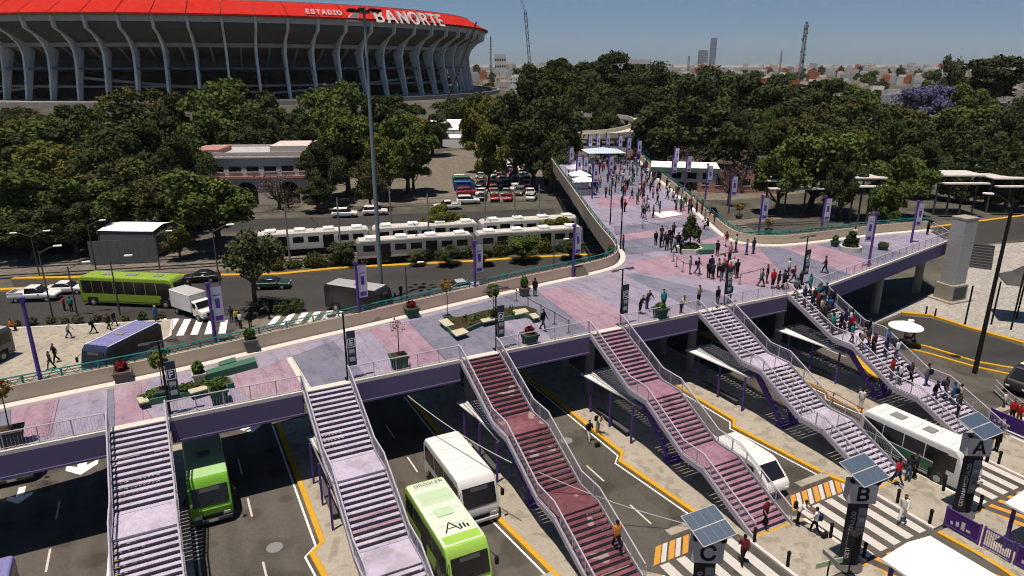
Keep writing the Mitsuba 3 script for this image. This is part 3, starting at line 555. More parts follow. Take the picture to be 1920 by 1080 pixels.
# ---------------------------------------------------------------- planters, pots, benches
def leafball(n, r, rz, seed, size=.14, cols=((.05, .09, .02), (.08, .13, .03))):
    rg = np.random.default_rng(seed); d = rg.normal(size=(n, 3)); d /= np.linalg.norm(d, axis=1, keepdims=True)
    c = d * (rg.uniform(.35, 1, (n, 1)) ** .6) * (r, r, rz)
    a = rg.normal(size=(n, 3)); a /= np.linalg.norm(a, axis=1, keepdims=True); b = np.cross(a, d + rg.normal(size=(n, 3)) * .5); b /= np.linalg.norm(b, axis=1, keepdims=True) + 1e-9
    s = size * rg.uniform(.6, 1.3, (n, 1))
    v = np.stack([c - a * s, c + b * s * .55, c + a * s, c - b * s * .55], 1).reshape(-1, 3)
    i = np.arange(n) * 4; f = np.concatenate([np.stack([i, i + 1, i + 2], 1), np.stack([i, i + 2, i + 3], 1)])
    k = rg.uniform(0, 1, (n, 1)); col = np.array(cols[0]) * (1 - k) + np.array(cols[1]) * k
    return (v, f), np.repeat(col, 4, 0)
def pot(p, label, r=.55, h=1.0, m='m_greenpot', plant=None, seed=0, sq=True, z=DZ + .005):
    r *= .85; h *= .88
    k = thing('planter', label, 'planter', mat(*p, z, ANG))
    if sq: part(k, 'pot', hexa([(-r * .75, -r * .75, 0), (r * .75, -r * .75, 0), (r * .75, r * .75, 0), (-r * .75, r * .75, 0)], [(-r, -r, h), (r, -r, h), (r, r, h), (-r, r, h)]), m); part(k, 'rim', cat(bx(-r - .05, r + .05, -r - .05, -r + .06, h - .08, h + .05), bx(-r - .05, r + .05, r - .06, r + .05, h - .08, h + .05), bx(-r - .05, -r + .06, -r + .06, r - .06, h - .08, h + .05), bx(r - .06, r + .05, -r + .06, r - .06, h - .08, h + .05)), m, kind='stuff')
    else: part(k, 'pot', lathe([(r * .7, 0), (r, h), (r, h + .06), (r * .85, h + .06)], 16), m)
    part(k, 'soil', bx(-r * .9, r * .9, -r * .9, r * .9, h + .0, h + .06) if sq else lathe([(r * .8, h + .05), (r * .8, h + .075)], 12), 'm_soil')
    if plant:
        kind, hh = plant
        if kind == 'bush':
            m_, c_ = leafball(260, r * .85, hh * .5, seed, .16); part(k, 'leaves', xf(trn(0, 0, h + hh * .45), m_), 'm_leaf', color=c_)
        elif kind == 'red':
            m_, c_ = leafball(260, r * .7, hh * .5, seed, .13, ((.10, .012, .016), (.17, .028, .03))); part(k, 'red_leaves', xf(trn(0, 0, h + hh * .5), m_), 'm_leaf', color=c_)
        else:
            part(k, 'stem', tube([(0, 0, h), (.04, 0, h + hh * .5), (.02, .05, h + hh)], [.035, .03, .015], 6), 'm_bark')
            rg = random.Random(seed)
            tw = [tube([(0.03, 0.02, h + hh * (.62 + .08 * q)), (rg.uniform(-.5, .5), rg.uniform(-.5, .5), h + hh * (.8 + .07 * q))], [.015, .006], 4) for q in range(5)]
            part(k, 'twigs', cat(tw), 'm_bark', kind='stuff')
            cols = ((.05, .09, .02), (.1, .12, .03)) if kind == 'green' else ((.14, .08, .02), (.2, .13, .04)) if kind == 'dry' else ((.2, .12, .14), (.26, .16, .18))
            m_, c_ = leafball({'green': 330, 'dry': 160, 'bare': 60}[kind], .55, .55, seed + 3, .13, cols); part(k, 'leaves', xf(trn(0.02, .03, h + hh * .92), m_), 'm_leaf', color=c_)
    return k
pot((-26.88,32.67), 'large dark square planter with thin sapling at the left end of the walkway', .65, 1.05, 'm_dgrey', ('dry', 2.6), 1)
pot((-25.08,40.4), 'grey trapezoid pot with red plant against the parapet at left', .6, .95, 'm_brownblock', ('red', .7), 2)
pot((-17.8,37.73), 'dark square planter with low bush behind the railing right of the first staircase', .6, .95, 'm_greenpot', ('bush', .5), 3)
pot((-20.19,40.48), 'small pale planter with dark shrub beside the low green bench', .45, .7, 'm_bench', ('bush', .9), 4)
pot((-18.52,45.16), 'grey planter against the parapet below the street tree', .5, 1.2, 'm_brownblock', ('bush', .9), 5)
pot((-7.59,42.45), 'green square planter with bare pink sapling on the pink floor', .62, 1.1, 'm_greenpot', ('bare', 2.3), 6)
pot((-8.16,52.57), 'green pot with red plant by the parapet near the dark green bus', .6, .9, 'm_greenpot', ('red', .6), 7)
pot((1.29,46.83), 'green pot with red flowers behind the railing near the benches', .6, .9, 'm_greenpot', ('red', .6), 8)
pot((1.09,57.88), 'tall green bush in a pot against the parapet left of the pink path', .45, .9, 'm_brownblock', ('bush', 1.1), 9)
pot((10.39,69.84), 'dark bush in a pot at the bend of the parapet', .5, .8, 'm_brownblock', ('bush', .9), 10)
pot((41.17,74.02), 'round green pot on the right arm of the walkway', .7, .6, 'm_greenpot', ('bush', .3), 11, sq=False)
pot((36.47,75.43), 'small green pot at the foot of the banner pole on the right arm', .4, .7, 'm_greenpot', ('bush', .7), 12)
pot((11.93,52.08), 'dark planter behind the railing with three people leaning over it', .55, 1.05, 'm_greenpot', ('bush', .4), 13)
pot((31.24,81.92), 'shrub in a pot where the right parapet bends', .4, .6, 'm_brownblock', ('dry', .9), 14)
pot((30.25,90.2), 'shrub with orange leaves beside the right parapet', .4, .6, 'm_brownblock', ('dry', 1.2), 15)
def bed(poly, label, m, h=.5, plants=(), seats=()):
    k = thing('planter_bench', label, 'planter', trn(0, 0, DZ + .005))
    part(k, 'bed', prism(poly, 0, h), m); part(k, 'soil', prism(Polygon(poly).buffer(-.15), h, h + .04), 'm_soil')
    for j, s in enumerate(seats): part(k, 'seat', prism(s, h + .0 if m == 'm_bench' else h + .005, h + .09), 'm_bench')
    pts = []; V = []; CC = []
    rg = np.random.default_rng(len(label)); P = Polygon(poly).buffer(-.2); x0, y0, x1, y1 = P.bounds if not P.is_empty else (0, 0, 0, 0)
    from shapely.geometry import Point
    o = 0; F = []
    for q in range(70):
        x, y = rg.uniform(x0, x1), rg.uniform(y0, y1)
        if P.is_empty or not P.contains(Point(x, y)): continue
        (v, f), c = leafball(34, .22, .2, q, .1); V.append(v + (x, y, h + .15)); F.append(f + o); CC.append(c); o += len(v)
    if V: part(k, 'plants', (np.vstack(V), np.vstack(F)), 'm_leaf', color=np.vstack(CC), kind='stuff')
    return k
bed([(-5.71,50.99),(-4.4,47.97),(-3.73,48.61),(-2.02,50.88),(1.08,52.32),(2.22,51.47),(2.11,53.33),(1.12,54.37),(-2.41,53.07),(-3.86,51.83)], 'U shaped green planter bench with pale slab seats in the middle of the walkway', 'm_greenbench', .36,
    seats=[[(-5.78,50.58),(-5.15,51.06),(-4.45,49.65),(-5.07,49.2)], [(-4.62,48.31),(-3.74,48.98),(-3.2,48.1),(-4.1,47.24)], [(-2.52,50.82),(-0.86,51.79),(-0.68,51.18),(-2.24,50.12)], [(0.0,52.92),(1.1,53.44),(1.39,52.54),(0.26,51.79)], [(1.37,52.04),(1.9,52.29),(2.2,51.3),(1.69,50.94)]])
bed([(-22.84,37.8),(-22.25,36.91),(-19.74,38.3),(-18.06,39.03),(-17.59,39.55),(-18.19,40.4),(-20.5,39.25),(-21.82,38.51)], 'long green planter bench behind the railing left of the second staircase', 'm_greenbench', .4, seats=[[(-22.56,37.26),(-22.09,37.54),(-21.58,36.85),(-22.01,36.58)], [(-19.96,38.33),(-19.16,39.0),(-18.74,38.55),(-19.54,37.83)]])
single('bench', prism([(-20.11,41.12),(-19.74,40.48),(-17.25,42.62),(-17.67,43.41)], DZ + .005, DZ + .5), 'm_greenbench', 'long low green bench block left of the second staircase', 'bench')
single('bench', prism([(-19.81,42.62),(-19.5,42.02),(-18.65,42.79),(-19.03,43.5)], DZ + .005, DZ + .45), 'm_greenbench', 'short green bench block by the parapet', 'bench')
k = pot((-21.35,38.08), 'leafy green shrub in a planter box beside the blue sign lettered F', .5, .7, 'm_greenpot', ('green', 2.2), 16)
k = pot((-5.17,51.59), 'thin sapling with dry leaves at the left end of the U shaped planter bench', .3, .5, 'm_greenbench', ('dry', 2.8), 17)
k = pot((-1.49,51.23), 'dark sapling behind the lamp sign lettered D', .3, .5, 'm_greenbench', ('green', 2.4), 18)
def ring_planter(p, r, label, hh, seed, sq=False):
    k = thing('planter', label, 'planter', mat(*p, DZ + .005, ANG + .3))
    part(k, 'kerb', lathe([(r, 0), (r, .55), (r - .25, .55), (r - .25, .45)], 20 if not sq else 6), 'm_offwhite'); part(k, 'soil', lathe([(r - .2, .4), (r - .2, .46)], 16), 'm_soil')
    part(k, 'stem', tube([(0, 0, .4), (.1, 0, hh * .6), (.0, .1, hh)], [.1, .07, .03], 7), 'm_bark')
    bl = [leafball(150, r * .34, hh * .2, seed + 9 * j, .18, ((.025, .045, .015), (.06, .085, .025))) for j in range(6)]
    off = [(0, 0, .98), (.5, .2, .7), (-.5, .1, .75), (.1, -.5, .6), (-.1, .5, .5), (.2, .1, .85)]
    part(k, 'leaves', cat([xf(trn(a * r * .7, b * r * .7, c * hh), m_) for (m_, _), (a, b, c) in zip(bl, off)]), 'm_leaf', color=np.vstack([c_ for _, c_ in bl]))
    m_, c_ = leafball(400, r * .75, .4, seed + 1, .15, ((.03, .05, .02), (.05, .08, .02))); part(k, 'low_plants', xf(trn(0, 0, .6), m_), 'm_leaf', color=c_)
ring_planter((19.44,73.1), 1.5, 'big pale planter with dark tree in the middle of the crossing, people resting around it', 3.6, 20, True)
ring_planter((37.34,73.56), 1.15, 'round pale planter with small tree on the right arm of the walkway', 1.9, 22)
single('planter_box', prism([(20.97,74.48),(22.78,74.96),(21.89,72.2),(20.27,71.76)], DZ, DZ + .5), 'm_greenbench', 'low green planter box right of the big pale planter', 'planter')
# ---------------------------------------------------------------- queue barriers on the deck
def queue(pts, label, h=1.0):
    k = thing('queue_barrier', label, 'barrier')
    for x, y in pts: part(k, 'post', xf(trn(x, y, DZ + .004), lathe([(.2, 0), (.2, .03), (.035, .05), (.035, h), (.06, h + .01), (.06, h + .06)], 8)), 'm_dgrey')
    part(k, 'belt', cat([bar((*a, DZ + h - .03), (*b, DZ + h - .03), .012, .06) for a, b in zip(pts[:-1], pts[1:])]), 'm_dgrey', kind='stuff')
queue([(-1.18,57.73),(0.37,56.57),(1.34,54.37),(2.35,52.57),(3.37,50.88),(4.33,49.05)], 'line of belt posts along the left edge of the pink path')
queue([(18.98,102.26),(19.27,97.4),(16.41,84.52),(18.69,81.09),(16.82,69.21),(16.7,67.22),(16.91,65.32),(18.16,64.05)], 'line of belt posts left of the big pale planter')
queue([(21.3,61.31),(23.77,63.0)], 'short belt barrier between the two standing groups')
single('tarpaulin', prism([(19.17,93.67),(22.51,94.76),(23.26,92.25),(19.93,90.2)], DZ + .01, DZ + .12), 'm_white', 'white tarpaulin lying flat on the pink floor of the approach', 'tarpaulin')
# ---------------------------------------------------------------- bollards, canopies, fences at the lower right
for s, t, w in ((36.8, 17.6, 'at the foot of the pink staircase'), (36.9, 19.9, 'nearest to the pylon lettered C'), (41.0, 19.3, 'just left of the pylon lettered B'), (41.2, 21.3, 'just right of the pylon lettered B'), (47.5, 18.9, 'beside the person in white'), (47.3, 21.1, 'at the corner of the purple fence'), (51.3, 19.4, 'beside the white and green bus'), (51.4, 21.6, 'right of the pylon lettered A'), (57.7, 19.2, 'beside the road right of the white and green bus')):
    single('bollard', lathe([(.09, 0), (.09, .8), (.11, .82), (.11, .92), (.07, .98)], 10), 'm_dark', f'slim black bollard {w}', 'bollard', M=mat(*G(s, t), .15))
def canopy(s0, s1, t0, t1, label):
    k = thing('shelter_canopy', label, 'shelter'); z = 2.9; c = (s0 + s1) / 2
    P = lambda s, t, h: (*G(s, t), h)
    for a, b, zz in ((s0, c, (z, z + .28)), (c, s1, (z + .28, z))):
        part(k, 'roof_panel', hexa([P(a, t1, zz[0]), P(b, t1, zz[1]), P(b, t0, zz[1]), P(a, t0, zz[0])], [P(a, t1, zz[0] + .12), P(b, t1, zz[1] + .12), P(b, t0, zz[1] + .12), P(a, t0, zz[0] + .12)]), 'm_white')
    for s in (s0 + .35, s1 - .35):
        for t in (t0 + .3, t1 - .3): part(k, 'post', gx(s - .08, s + .08, t, t + .16, .15, z + .05), 'm_violet')
canopy(38.4, 42.2, 23.9, 31, 'white shelter canopy with purple posts at the bottom edge'); canopy(48.6, 52.4, 24.0, 32, 'white shelter canopy at the right edge below the pylon lettered A')
for i in (2, 3, 4, 5):
    k0 = K0 + BAY * i; c = SC[i]
    setting('platform', prism(GP((k0 + .95, 21.8), (k0 + .6, 33), (c + 3.0, 33), (c + 2.6, 21.8)), .0, .15), 'm_concrete', f'near bus platform in line with the {order[i]} staircase', 'platform')
    kerb(GP((k0 + .9, 21.8), (k0 + 1.1, 24.4), (k0 + .6, 28), (k0 + .6, 33)), .3, .17, 'm_yellow', f'yellow kerb of the near platform in line with the {order[i]} staircase')
def fence(s, t0, t1, label, solid=True):
    k = thing('fence_panel', label, 'fence')
    for t in (t0, t1): part(k, 'post', gx(s - .05, s + .05, t - .05, t + .05, .15, 1.5), 'm_violet')
    part(k, 'top_bar', gx(s - .035, s + .035, t0 + .05, t1 - .05, 1.36, 1.43), 'm_violet'); part(k, 'bottom_bar', gx(s - .035, s + .035, t0 + .05, t1 - .05, .28, .35), 'm_violet')
    if solid:
        part(k, 'panel', gx(s - .02, s + .02, t0 + .05, t1 - .05, .35, 1.36), 'm_purplepanel')
        for q in range(4): part(k, 'print', gx(s - .026, s - .021, t0 + .3 + .3 * q, t0 + .45 + .33 * q, .5 + .05 * (q % 2), .7 + .16 * (q % 3)), 'm_banner')
    else: part(k, 'bars', cat([gx(s - .012, s + .012, t, t + .024, .35, 1.36) for t in np.arange(t0 + .15, t1 - .1, .12)]), 'm_violet', kind='stuff')
diff('m_purplepanel', .06, .025, .15)
fence(47.9, 21.6, 23.5, 'purple printed fence panel beside the pylon lettered A'); fence(47.95, 23.7, 25.2, 'purple barred gate panel right of the printed fence panel', False); fence(48.0, 25.4, 28.4, 'purple fence panel under the right-hand canopy edge')
fence(62.9, 15.6, 18.6, 'solid purple fence panel at the right edge behind the pylon lettered A'); fence(62.8, 18.8, 21.8, 'solid purple fence panel cut by the right edge')
k = thing('post_sign', 'mint green street name plate on a thin post at the bottom edge', 'sign', mat(*G(36.4, 22.6), .1, .3)); part(k, 'post', tube([(0, 0, 0), (0, 0, 2.6)], .04, 6), 'm_dark'); part(k, 'plate', bx(-.8, .8, -.02, .02, 2.3, 2.62), 'p_mint'); part(k, 'plate', bx(-.02, .02, -.5, .5, 2.66, 2.9), 'm_midgrey')
k = thing('traffic_light', 'black signal box on a post left of the pylon lettered B', 'traffic light', mat(*G(38.7, 22.2), .15, .5)); part(k, 'post', tube([(0, 0, 0), (0, 0, 2.2)], .05, 6), 'm_dark'); part(k, 'signal_box', cbx(-.3, .3, -.2, .2, 2.2, 3.1, .04), 'm_dark')
# ---------------------------------------------------------------- grey stone pylon, steps and dark canopies at the right
k = thing('stone_pylon', 'tall grey stone clad pylon standing on a plinth on the pale plaza', 'pylon', mat(*(50.87,75.81), .1, .38))
part(k, 'plinth', cbx(-1.3, 1.3, -1.1, 1.1, 0, 2.0, .06), 'm_concrete'); part(k, 'slab', bx(-1.8, 1.8, -1.6, 1.6, 0, .16), 'm_concrete'); part(k, 'panel', bx(-.95, .95, -1.14, -1.1, .35, 1.75), 'm_dgrey')
for q in range(5):
    z0 = 2.0 + q * 1.5; part(k, 'cladding', cbx(-1.02, 1.02, -.85, .85, z0 + .012, z0 + 1.5, .025), 'm_pyl')
part(k, 'recess', bx(1.01, 1.032, -.4, .6, 2.4, 9.0), 'm_dark'); part(k, 'cap', cbx(-1.06, 1.06, -.89, .89, 9.5, 9.75, .03), 'm_concrete')
diff('m_pyl', .34, .35, .35)
k = thing('staircase', 'grey stone steps climbing beside the walkway behind the stone pylon', 'staircase')
st0 = np.array((61.84,88.85)); dr_ = np.array([.55, .83]); sd = np.array([.83, -.55])
for q in range(9):
    p = st0 + dr_ * q * .5; z = .28 * (q + 1)
    P4 = [tuple(p - sd * 2.2), tuple(p + sd * 2.2), tuple(p + sd * 2.2 + dr_ * .41), tuple(p - sd * 2.2 + dr_ * .41)]
    part(k, 'step', prism(P4, max(0, z - 1.2), z), 'm_dgrey')
# ---------------------------------------------------------------- masts, lamps, poles, wires
k = thing('high_mast', 'very tall grey floodlight mast rising in front of the stadium', 'mast', mat(*(-15.05,75.24), 0))
part(k, 'mast', tube([(0, 0, 0), (0, 0, 16), (0, 0, 31.6)], [.28, .21, .13], 12), 'm_mast')
for q in range(8):
    a = q * math.pi / 4; part(k, 'floodlight', xf(trn(0, 0, 31.2) @ rot('z', math.degrees(a)), cat(bar((.1, 0, 0), (1.3, 0, .1), .08, .08), cbx(1.1, 1.75, -.25, .25, -.05, .2, .03))), 'm_dark', kind='stuff')
part(k, 'ring', lathe([(.5, 31.0), (.5, 31.2), (.2, 31.25)], 14), 'm_dgrey'); part(k, 'collar', lathe([(.5, 0), (.5, .4), (.38, .5)], 12), 'm_mast')
diff('m_mast', .17, .21, .22)
def street_lamp(x, y, h, rz, label, two=False, m='m_dgrey', r=.1, arm=1.8):
    k = thing('street_lamp', label, 'street lamp', mat(x, y, 0, rz)); part(k, 'pole', tube([(0, 0, 0), (0, 0, h)], [r, r * .6], 8), m)
    for sg in ((1, -1) if two else (1,)): part(k, 'arm', tube([(0, 0, h - .3), (sg * arm * .6, 0, h + .25), (sg * arm, 0, h + .35)], .05, 6), m); part(k, 'lamp_head', cbx(sg * arm - .4, sg * arm + .4, -.16, .16, h + .28, h + .44, .04), 'm_lampglass')
street_lamp(*(41.0,55.7), 15.51, 2.6, 'tall dark street lamp leaning up along the right edge', m='m_dark', r=.2)
for a, b, lab in (((51.31,66.0), 8.5, 'slim dark pole on the stone plaza at the right edge'), ((50.29,67.52), 4.7, 'short dark post on the stone plaza left of the slim pole'), ((47.3,67.21), 4.34, 'thin signpost standing right of the stone pylon'), ((45.07,70.43), 0.99, 'short dark bollard left of the stone pylon'), ((45.67,69.76), 0.98, 'short dark bollard in front of the stone pylon')):
    single('post', lathe([(.09, 0), (.08, b), (.03, b + .02)], 8), 'm_dark', lab, 'post', M=mat(*a, .1))
for a, h, lab, two in (((-49.17,69.11), 7.68, 'dark street lamp by the white pickup', False), ((-47.6,70.77), 5.47, 'thin lamp pole in front of the green coach rear', False), ((-42.92,70.77), 6.18, 'dark pole with long white arm in front of the green coach', False), ((-60.77,84.69), 5.63, 'double armed street lamp under the left trees', True), ((-55.66,88.34), 6.19, 'street lamp left of the white marquee', False), ((-47.1,88.34), 4.76, 'leaning pole at the right corner of the grey hoarding', False), ((-31.54,70.77), 9.56, 'street lamp beside the street tree', False), ((-12.29,76.19), 3.9, 'thin post on the pavement near the high mast', False), ((5.64,89.62), 3.35, 'short lamp on the avenue pavement near the parapet bend', False)):
    street_lamp(*a, h, .35, lab, two)
utility = [(-30.01,89.62), (-24.43,95.1), (-12.17,98.07), (-4.1,102.87), (0.42,104.57), (4.23,106.32), (-18.75,104.57)]
for n, (x, y) in enumerate(utility):
    k = thing('utility_pole', ['thin catenary pole at the left end of the trains', 'thin catenary pole between the trains and the mast', 'thin catenary pole right of the tall mast', 'thin catenary pole below the dark big tree', 'thin catenary pole in front of the parked cars', 'thin catenary pole left of the approach parapet', 'thin catenary pole behind the white train roofs'][n], 'pole', mat(x, y, 0, .25))
    part(k, 'pole', tube([(0, 0, 0), (0, 0, 8.4)], [.14, .1], 7), 'm_midgrey'); part(k, 'arm', bar((0, 0, 7.6), (0, -2.6, 7.9), .07, .07), 'm_midgrey')
def wire(a, b, sag, label, r=.02, m='m_dark', grp=None):
    a, b = np.array(a, float), np.array(b, float); t = np.linspace(0, 1, 15)[:, None]; p = a + (b - a) * t; p[:, 2] -= 4 * sag * (t * (1 - t))[:, 0]
    single('cable', tube(p, r, 4), m, label, 'cable', group=grp)
for q in range(4): wire((-75 , 95 + 1.5 * q, 9 + .9 * q), (-14, 101 + 1.5 * q, 10 + .9 * q), .8, 'thin dark overhead cable strung in front of the left trees', .03, grp='overhead cables before the left trees')
for q in range(2): wire((-75, 90 + 5.5 * q, 5.6), (60, 121 + 5.5 * q, 5.6), .1, 'contact wire above the trains', .025, grp='contact wires above the trains')
wire((-6.88,41.08,5.2), (0.0,33.96,4.6), .3, 'pale cable running from the girder to the dark red staircase', .035, 'm_lgrey')
wire((1.54,34.59,3.6), (10.6,33.99,0.4), .3, 'pale cable running down across the asphalt from the dark red staircase', .03, 'm_lgrey')

def street_fence(pts, label, m='m_lgrey', h=1.1):
    k = thing('street_fence', label, 'fence'); pts = [np.array(p) for p in pts]
    for a, b in zip(pts[:-1], pts[1:]):
        for z in (.25, .65, h): part(k, 'rail', tube([(*a, z), (*b, z)], .03, 6), m)
        n = max(1, int(np.linalg.norm(b - a) / 1.8))
        for j in range(n + 1): p = a + (b - a) * j / n; part(k, 'post', tube([(*p, 0), (*p, h + .05)], .045, 6), m)
street_fence([(40.22,52.03),(39.72,49.48),(39.69,47.06)], 'pale metal street fence by the people in red shirts at the right edge')
street_fence([(24.08,52.03),(25.7,49.67),(26.68,47.06)], 'thin metal fence on the platform between the fifth and sixth staircases', 'm_brown')
k = thing('shade_canopy', 'dark pyramid shade canopy on the stone plaza at the right edge', 'canopy', mat(*(54.03,69.11), .1, .4)); part(k, 'canopy', lathe([(3.0, 4.2), (2.9, 4.32), (1.5, 5.0), (.1, 6.2)], 4), 'm_dgrey'); part(k, 'pole', tube([(0, 0, 0), (0, 0, 6.0)], .09, 8), 'm_dark')
for q, (p, lab) in enumerate([((6.11,43.34), 'small dark bag left on the kerb beside the person in beige'), ((17.96,33.22), 'small dark bag standing near the bollard left of the pylon lettered B')]):
    k = thing('bag', lab, 'bag', mat(*p, .02 + .14 * q, .4)); part(k, 'body', cbx(-.2, .2, -.12, .12, 0, .34, .05), 'm_dark'); part(k, 'handle', tube([(-.1, 0, .33), (-.08, 0, .46), (.08, 0, .46), (.1, 0, .33)], .015, 5), 'm_dgrey')

# ---------------------------------------------------------------- vehicles (local frame: +x forward, z up)
HEAD = ANG - math.pi / 2
def hullprof(prof, y, c=.08):
    """solid from a side profile [(x, z)], full width 2y, edges rounded by c"""
    p = np.array(prof, float); m = p.mean(0); q = m + (p - m) * (1 - c / np.abs(p - m).max(0).clip(.3))
    pts = [(x, sy * yy, z) for P, yy in ((p, y - c), (q, y)) for x, z in P for sy in (-1, 1)]
    mid = m + (p - m) * (1 - .35 * c / np.abs(p - m).max(0).clip(.3)); pts += [(x, sy * (y - .3 * c), z) for x, z in mid for sy in (-1, 1)]
    return vf(m3.Manifold.hull_points(np.array(pts)))
def _wheel(r, w): return xf(rot('x', 90), lathe([(r * .55, -w / 2), (r * .95, -w / 2), (r, -w / 2 + .03), (r, w / 2 - .03), (r * .95, w / 2), (r * .55, w / 2)], 18))
def _rim(r, w): return xf(rot('x', 90), lathe([(r * .16, -w / 2 - .012), (r * .5, -w / 2 - .005), (r * .58, -w / 2 + .02), (r * .58, w / 2 - .02), (r * .5, w / 2 + .005), (r * .16, w / 2 + .012)], 12))
SH = {}
def wheels(k, xs, y, r=.45, w=.28):
    for x in xs:
        for sy in (-1, 1):
            kk = part(k, 'wheel', xf(trn(x, sy * (y - w / 2 + .01), r), _wheel(r, w)), 'm_tyre', smooth=40)
            part(kk, 'rim', xf(trn(x, sy * (y - w / 2 + .01), r), _rim(r, w)), 'm_chrome2')
gloss('m_chrome2', .35, .35, .36, a=.2); gloss('m_lampred', .4, .01, .01); gloss('m_lampclear', .6, .6, .58, a=.08)
def bus(label, M, L=7.0, W=2.35, H=3.0, paint='p_white', roof=None, lower=None, hatches=((.0, .7),), coach=False, front=None, cat_='bus'):
    k = thing('bus', label, cat_, M); h, y = L / 2, W / 2
    prof = [(-h + .05, .35), (h - .12, .35), (h, .8), (h - .02, 1.25), (h - .42, H - .35), (h - .75, H), (-h + .35, H), (-h, H - .4)]
    part(k, 'body', hullprof(prof, y, .14), paint, smooth=35)
    part(k, 'roof', hullprof([(-h + .25, H - .14), (h - .72, H - .14), (h - .95, H + .03), (-h + .45, H + .03)], y - .04, .16), roof or paint, smooth=35)
    if lower: 
        for sy in (-1, 1): part(k, 'side_panel', bx(-h + .5, h - 1.2, sy * (y + .003) - .004, sy * (y + .003) + .004, .7, 1.42), lower)
    # windscreen follows the sloped front
    a = math.atan2(.40, H - .35 - 1.25); zc = (H - .35 + 1.3) / 2 + .05; hh = (H - .5 - 1.25)
    Mw = trn(h - .215, 0, zc) @ rot('y', -math.degrees(a))
    part(k, 'windscreen', xf(Mw, cbx(-.03, .028, -y + .16, y - .16, -hh / 2, hh / 2 - .02, .02)), 'm_glass')
    part(k, 'wiper', xf(Mw, cat(bar((.04, -.5, -hh / 2 + .05), (.04, .1, -hh / 2 + .28), .02), bar((.04, .3, -hh / 2 + .05), (.04, .8, -hh / 2 + .28), .02))), 'm_dark', kind='stuff')
    part(k, 'destination_board', xf(Mw, bx(.03, .04, -.55, .55, hh / 2 - .3, hh / 2 - .08)), 'm_dgrey')
    if front: part(k, 'front_panel', cbx(h - .06, h + .012, -y + .12, y - .12, .85, 1.22, .02), front)
    n = max(3, int((L - 2.0) / 1.15)); x0 = -h + .35; x1 = h - 1.15; wv = (x1 - x0) / n
    for sy in (-1, 1):
        for j in range(n): part(k, 'window', bx(x0 + j * wv + .03, x0 + (j + 1) * wv - .03, sy * (y - .012) - .016, sy * (y - .012) + .016, 1.5, H - .42), 'm_glass')
        part(k, 'front_side_window', bx(x1 + .05, h - .62, sy * (y - .012) - .016, sy * (y - .012) + .016, 1.35, H - .5), 'm_glass')
    part(k, 'door', bx(h - 1.95, h - 1.1, -y - .012, -y + .03, .5, H - .5), 'm_glass'); part(k, 'door', bx(-.7, .15, -y - .012, -y + .03, .5, H - .5), 'm_glass') if not coach else None
    part(k, 'rear_window', bx(-h - .005, -h + .04, -y + .3, y - .3, 1.5, H - .5), 'm_glass')
    part(k, 'grille', cbx(h - .1, h + .03, -.55, .55, .62, .84, .02), 'm_dark'); part(k, 'bumper', cbx(h - .25, h + .05, -y + .05, y - .05, .3, .58, .05), 'm_dgrey' if paint != 'p_white' else 'p_white')
    for sy in (-1, 1):
        part(k, 'headlight', cbx(h - .1, h + .025, sy * (y - .36) - .2, sy * (y - .36) + .2, .66, .88, .03), 'm_lampclear')
        part(k, 'tail_light', bx(-h - .01, -h + .05, sy * (y - .2) - .08, sy * (y - .2) + .08, .8, 1.2), 'm_lampred')
        mr = part(k, 'mirror', cbx(h - .12, h + .06, sy * (y + .2) - .09, sy * (y + .2) + .09, 1.75, 2.2, .03), 'm_dark'); part(mr, 'arm', bar((h - .3, sy * (y - .05), 2.45), (h - .02, sy * (y + .2), 2.2), .035), 'm_dark')
    for x, w in hatches:
        ht = part(k, 'roof_hatch', cbx(x - w / 2, x + w / 2, -.38, .38, H + .02, H + .1, .02), 'm_midgrey' if roof != 'p_green' else 'p_green')
    part(k, 'number_plate', bx(h + .05, h + .062, -.26, .26, .36, .5), 'm_offwhite'); part(k, 'wheel_arch', cat(*[bx(x - .62, x + .62, s * y - .008, s * y + .008, .36, 1.05) for x in (-h + 1.5, h - 1.55) for s in (-1, 1)]), 'm_dark', kind='stuff')
    for sy in (-1, 1):
        for x in np.arange(-h + .9, h - .9, 1.4): part(k, 'panel_seam', bx(x - .008, x + .008, sy * (y + .001) - .004, sy * (y + .001) + .004, .42, 1.42), 'm_dgrey')
        part(k, 'rub_strip', bx(-h + .4, h - 1.2, sy * (y + .006) - .006, sy * (y + .006) + .006, .58, .64), 'm_dark')
    for x in np.arange(-h + 1.0, h - 1.0, 1.25): part(k, 'roof_seam', bx(x - .015, x + .015, -y + .3, y - .3, H + .028, H + .038), 'm_lgrey')
    wheels(k, (-h + 1.5, h - 1.55), y + .02, .46)
    return k
def GM(s, t, dz=.012, turn=0.0): return mat(*G(s, t), dz, HEAD + turn)
bus('green bus half in the deck shadow right of the first staircase', GM(9.55, -1.6), L=7.0, W=2.3, H=2.9, paint='p_green', roof='p_paleg', front='p_green')
k = bus('white and green bus with lettering on its roof, beside the second staircase', GM(20.75, 10.75), L=7.2, W=2.35, H=3.0, paint='p_lime', roof='p_mintroof', front='p_lime', hatches=())
gloss('p_mintroof', .58, .68, .56)
Mt = np.array([[0, -1, 0, 0], [1, 0, 0, 0], [0, 0, 1, 3.032], [0, 0, 0, 1.0]])          # text reads across the roof, tops towards the rear
part(k, 'roof_lettering', xf(trn(-2.75, -.78, 0) @ Mt, lettering('GROGLER', .27, .012, False)), 'm_dark', label='dark lettering across the rear of the roof')
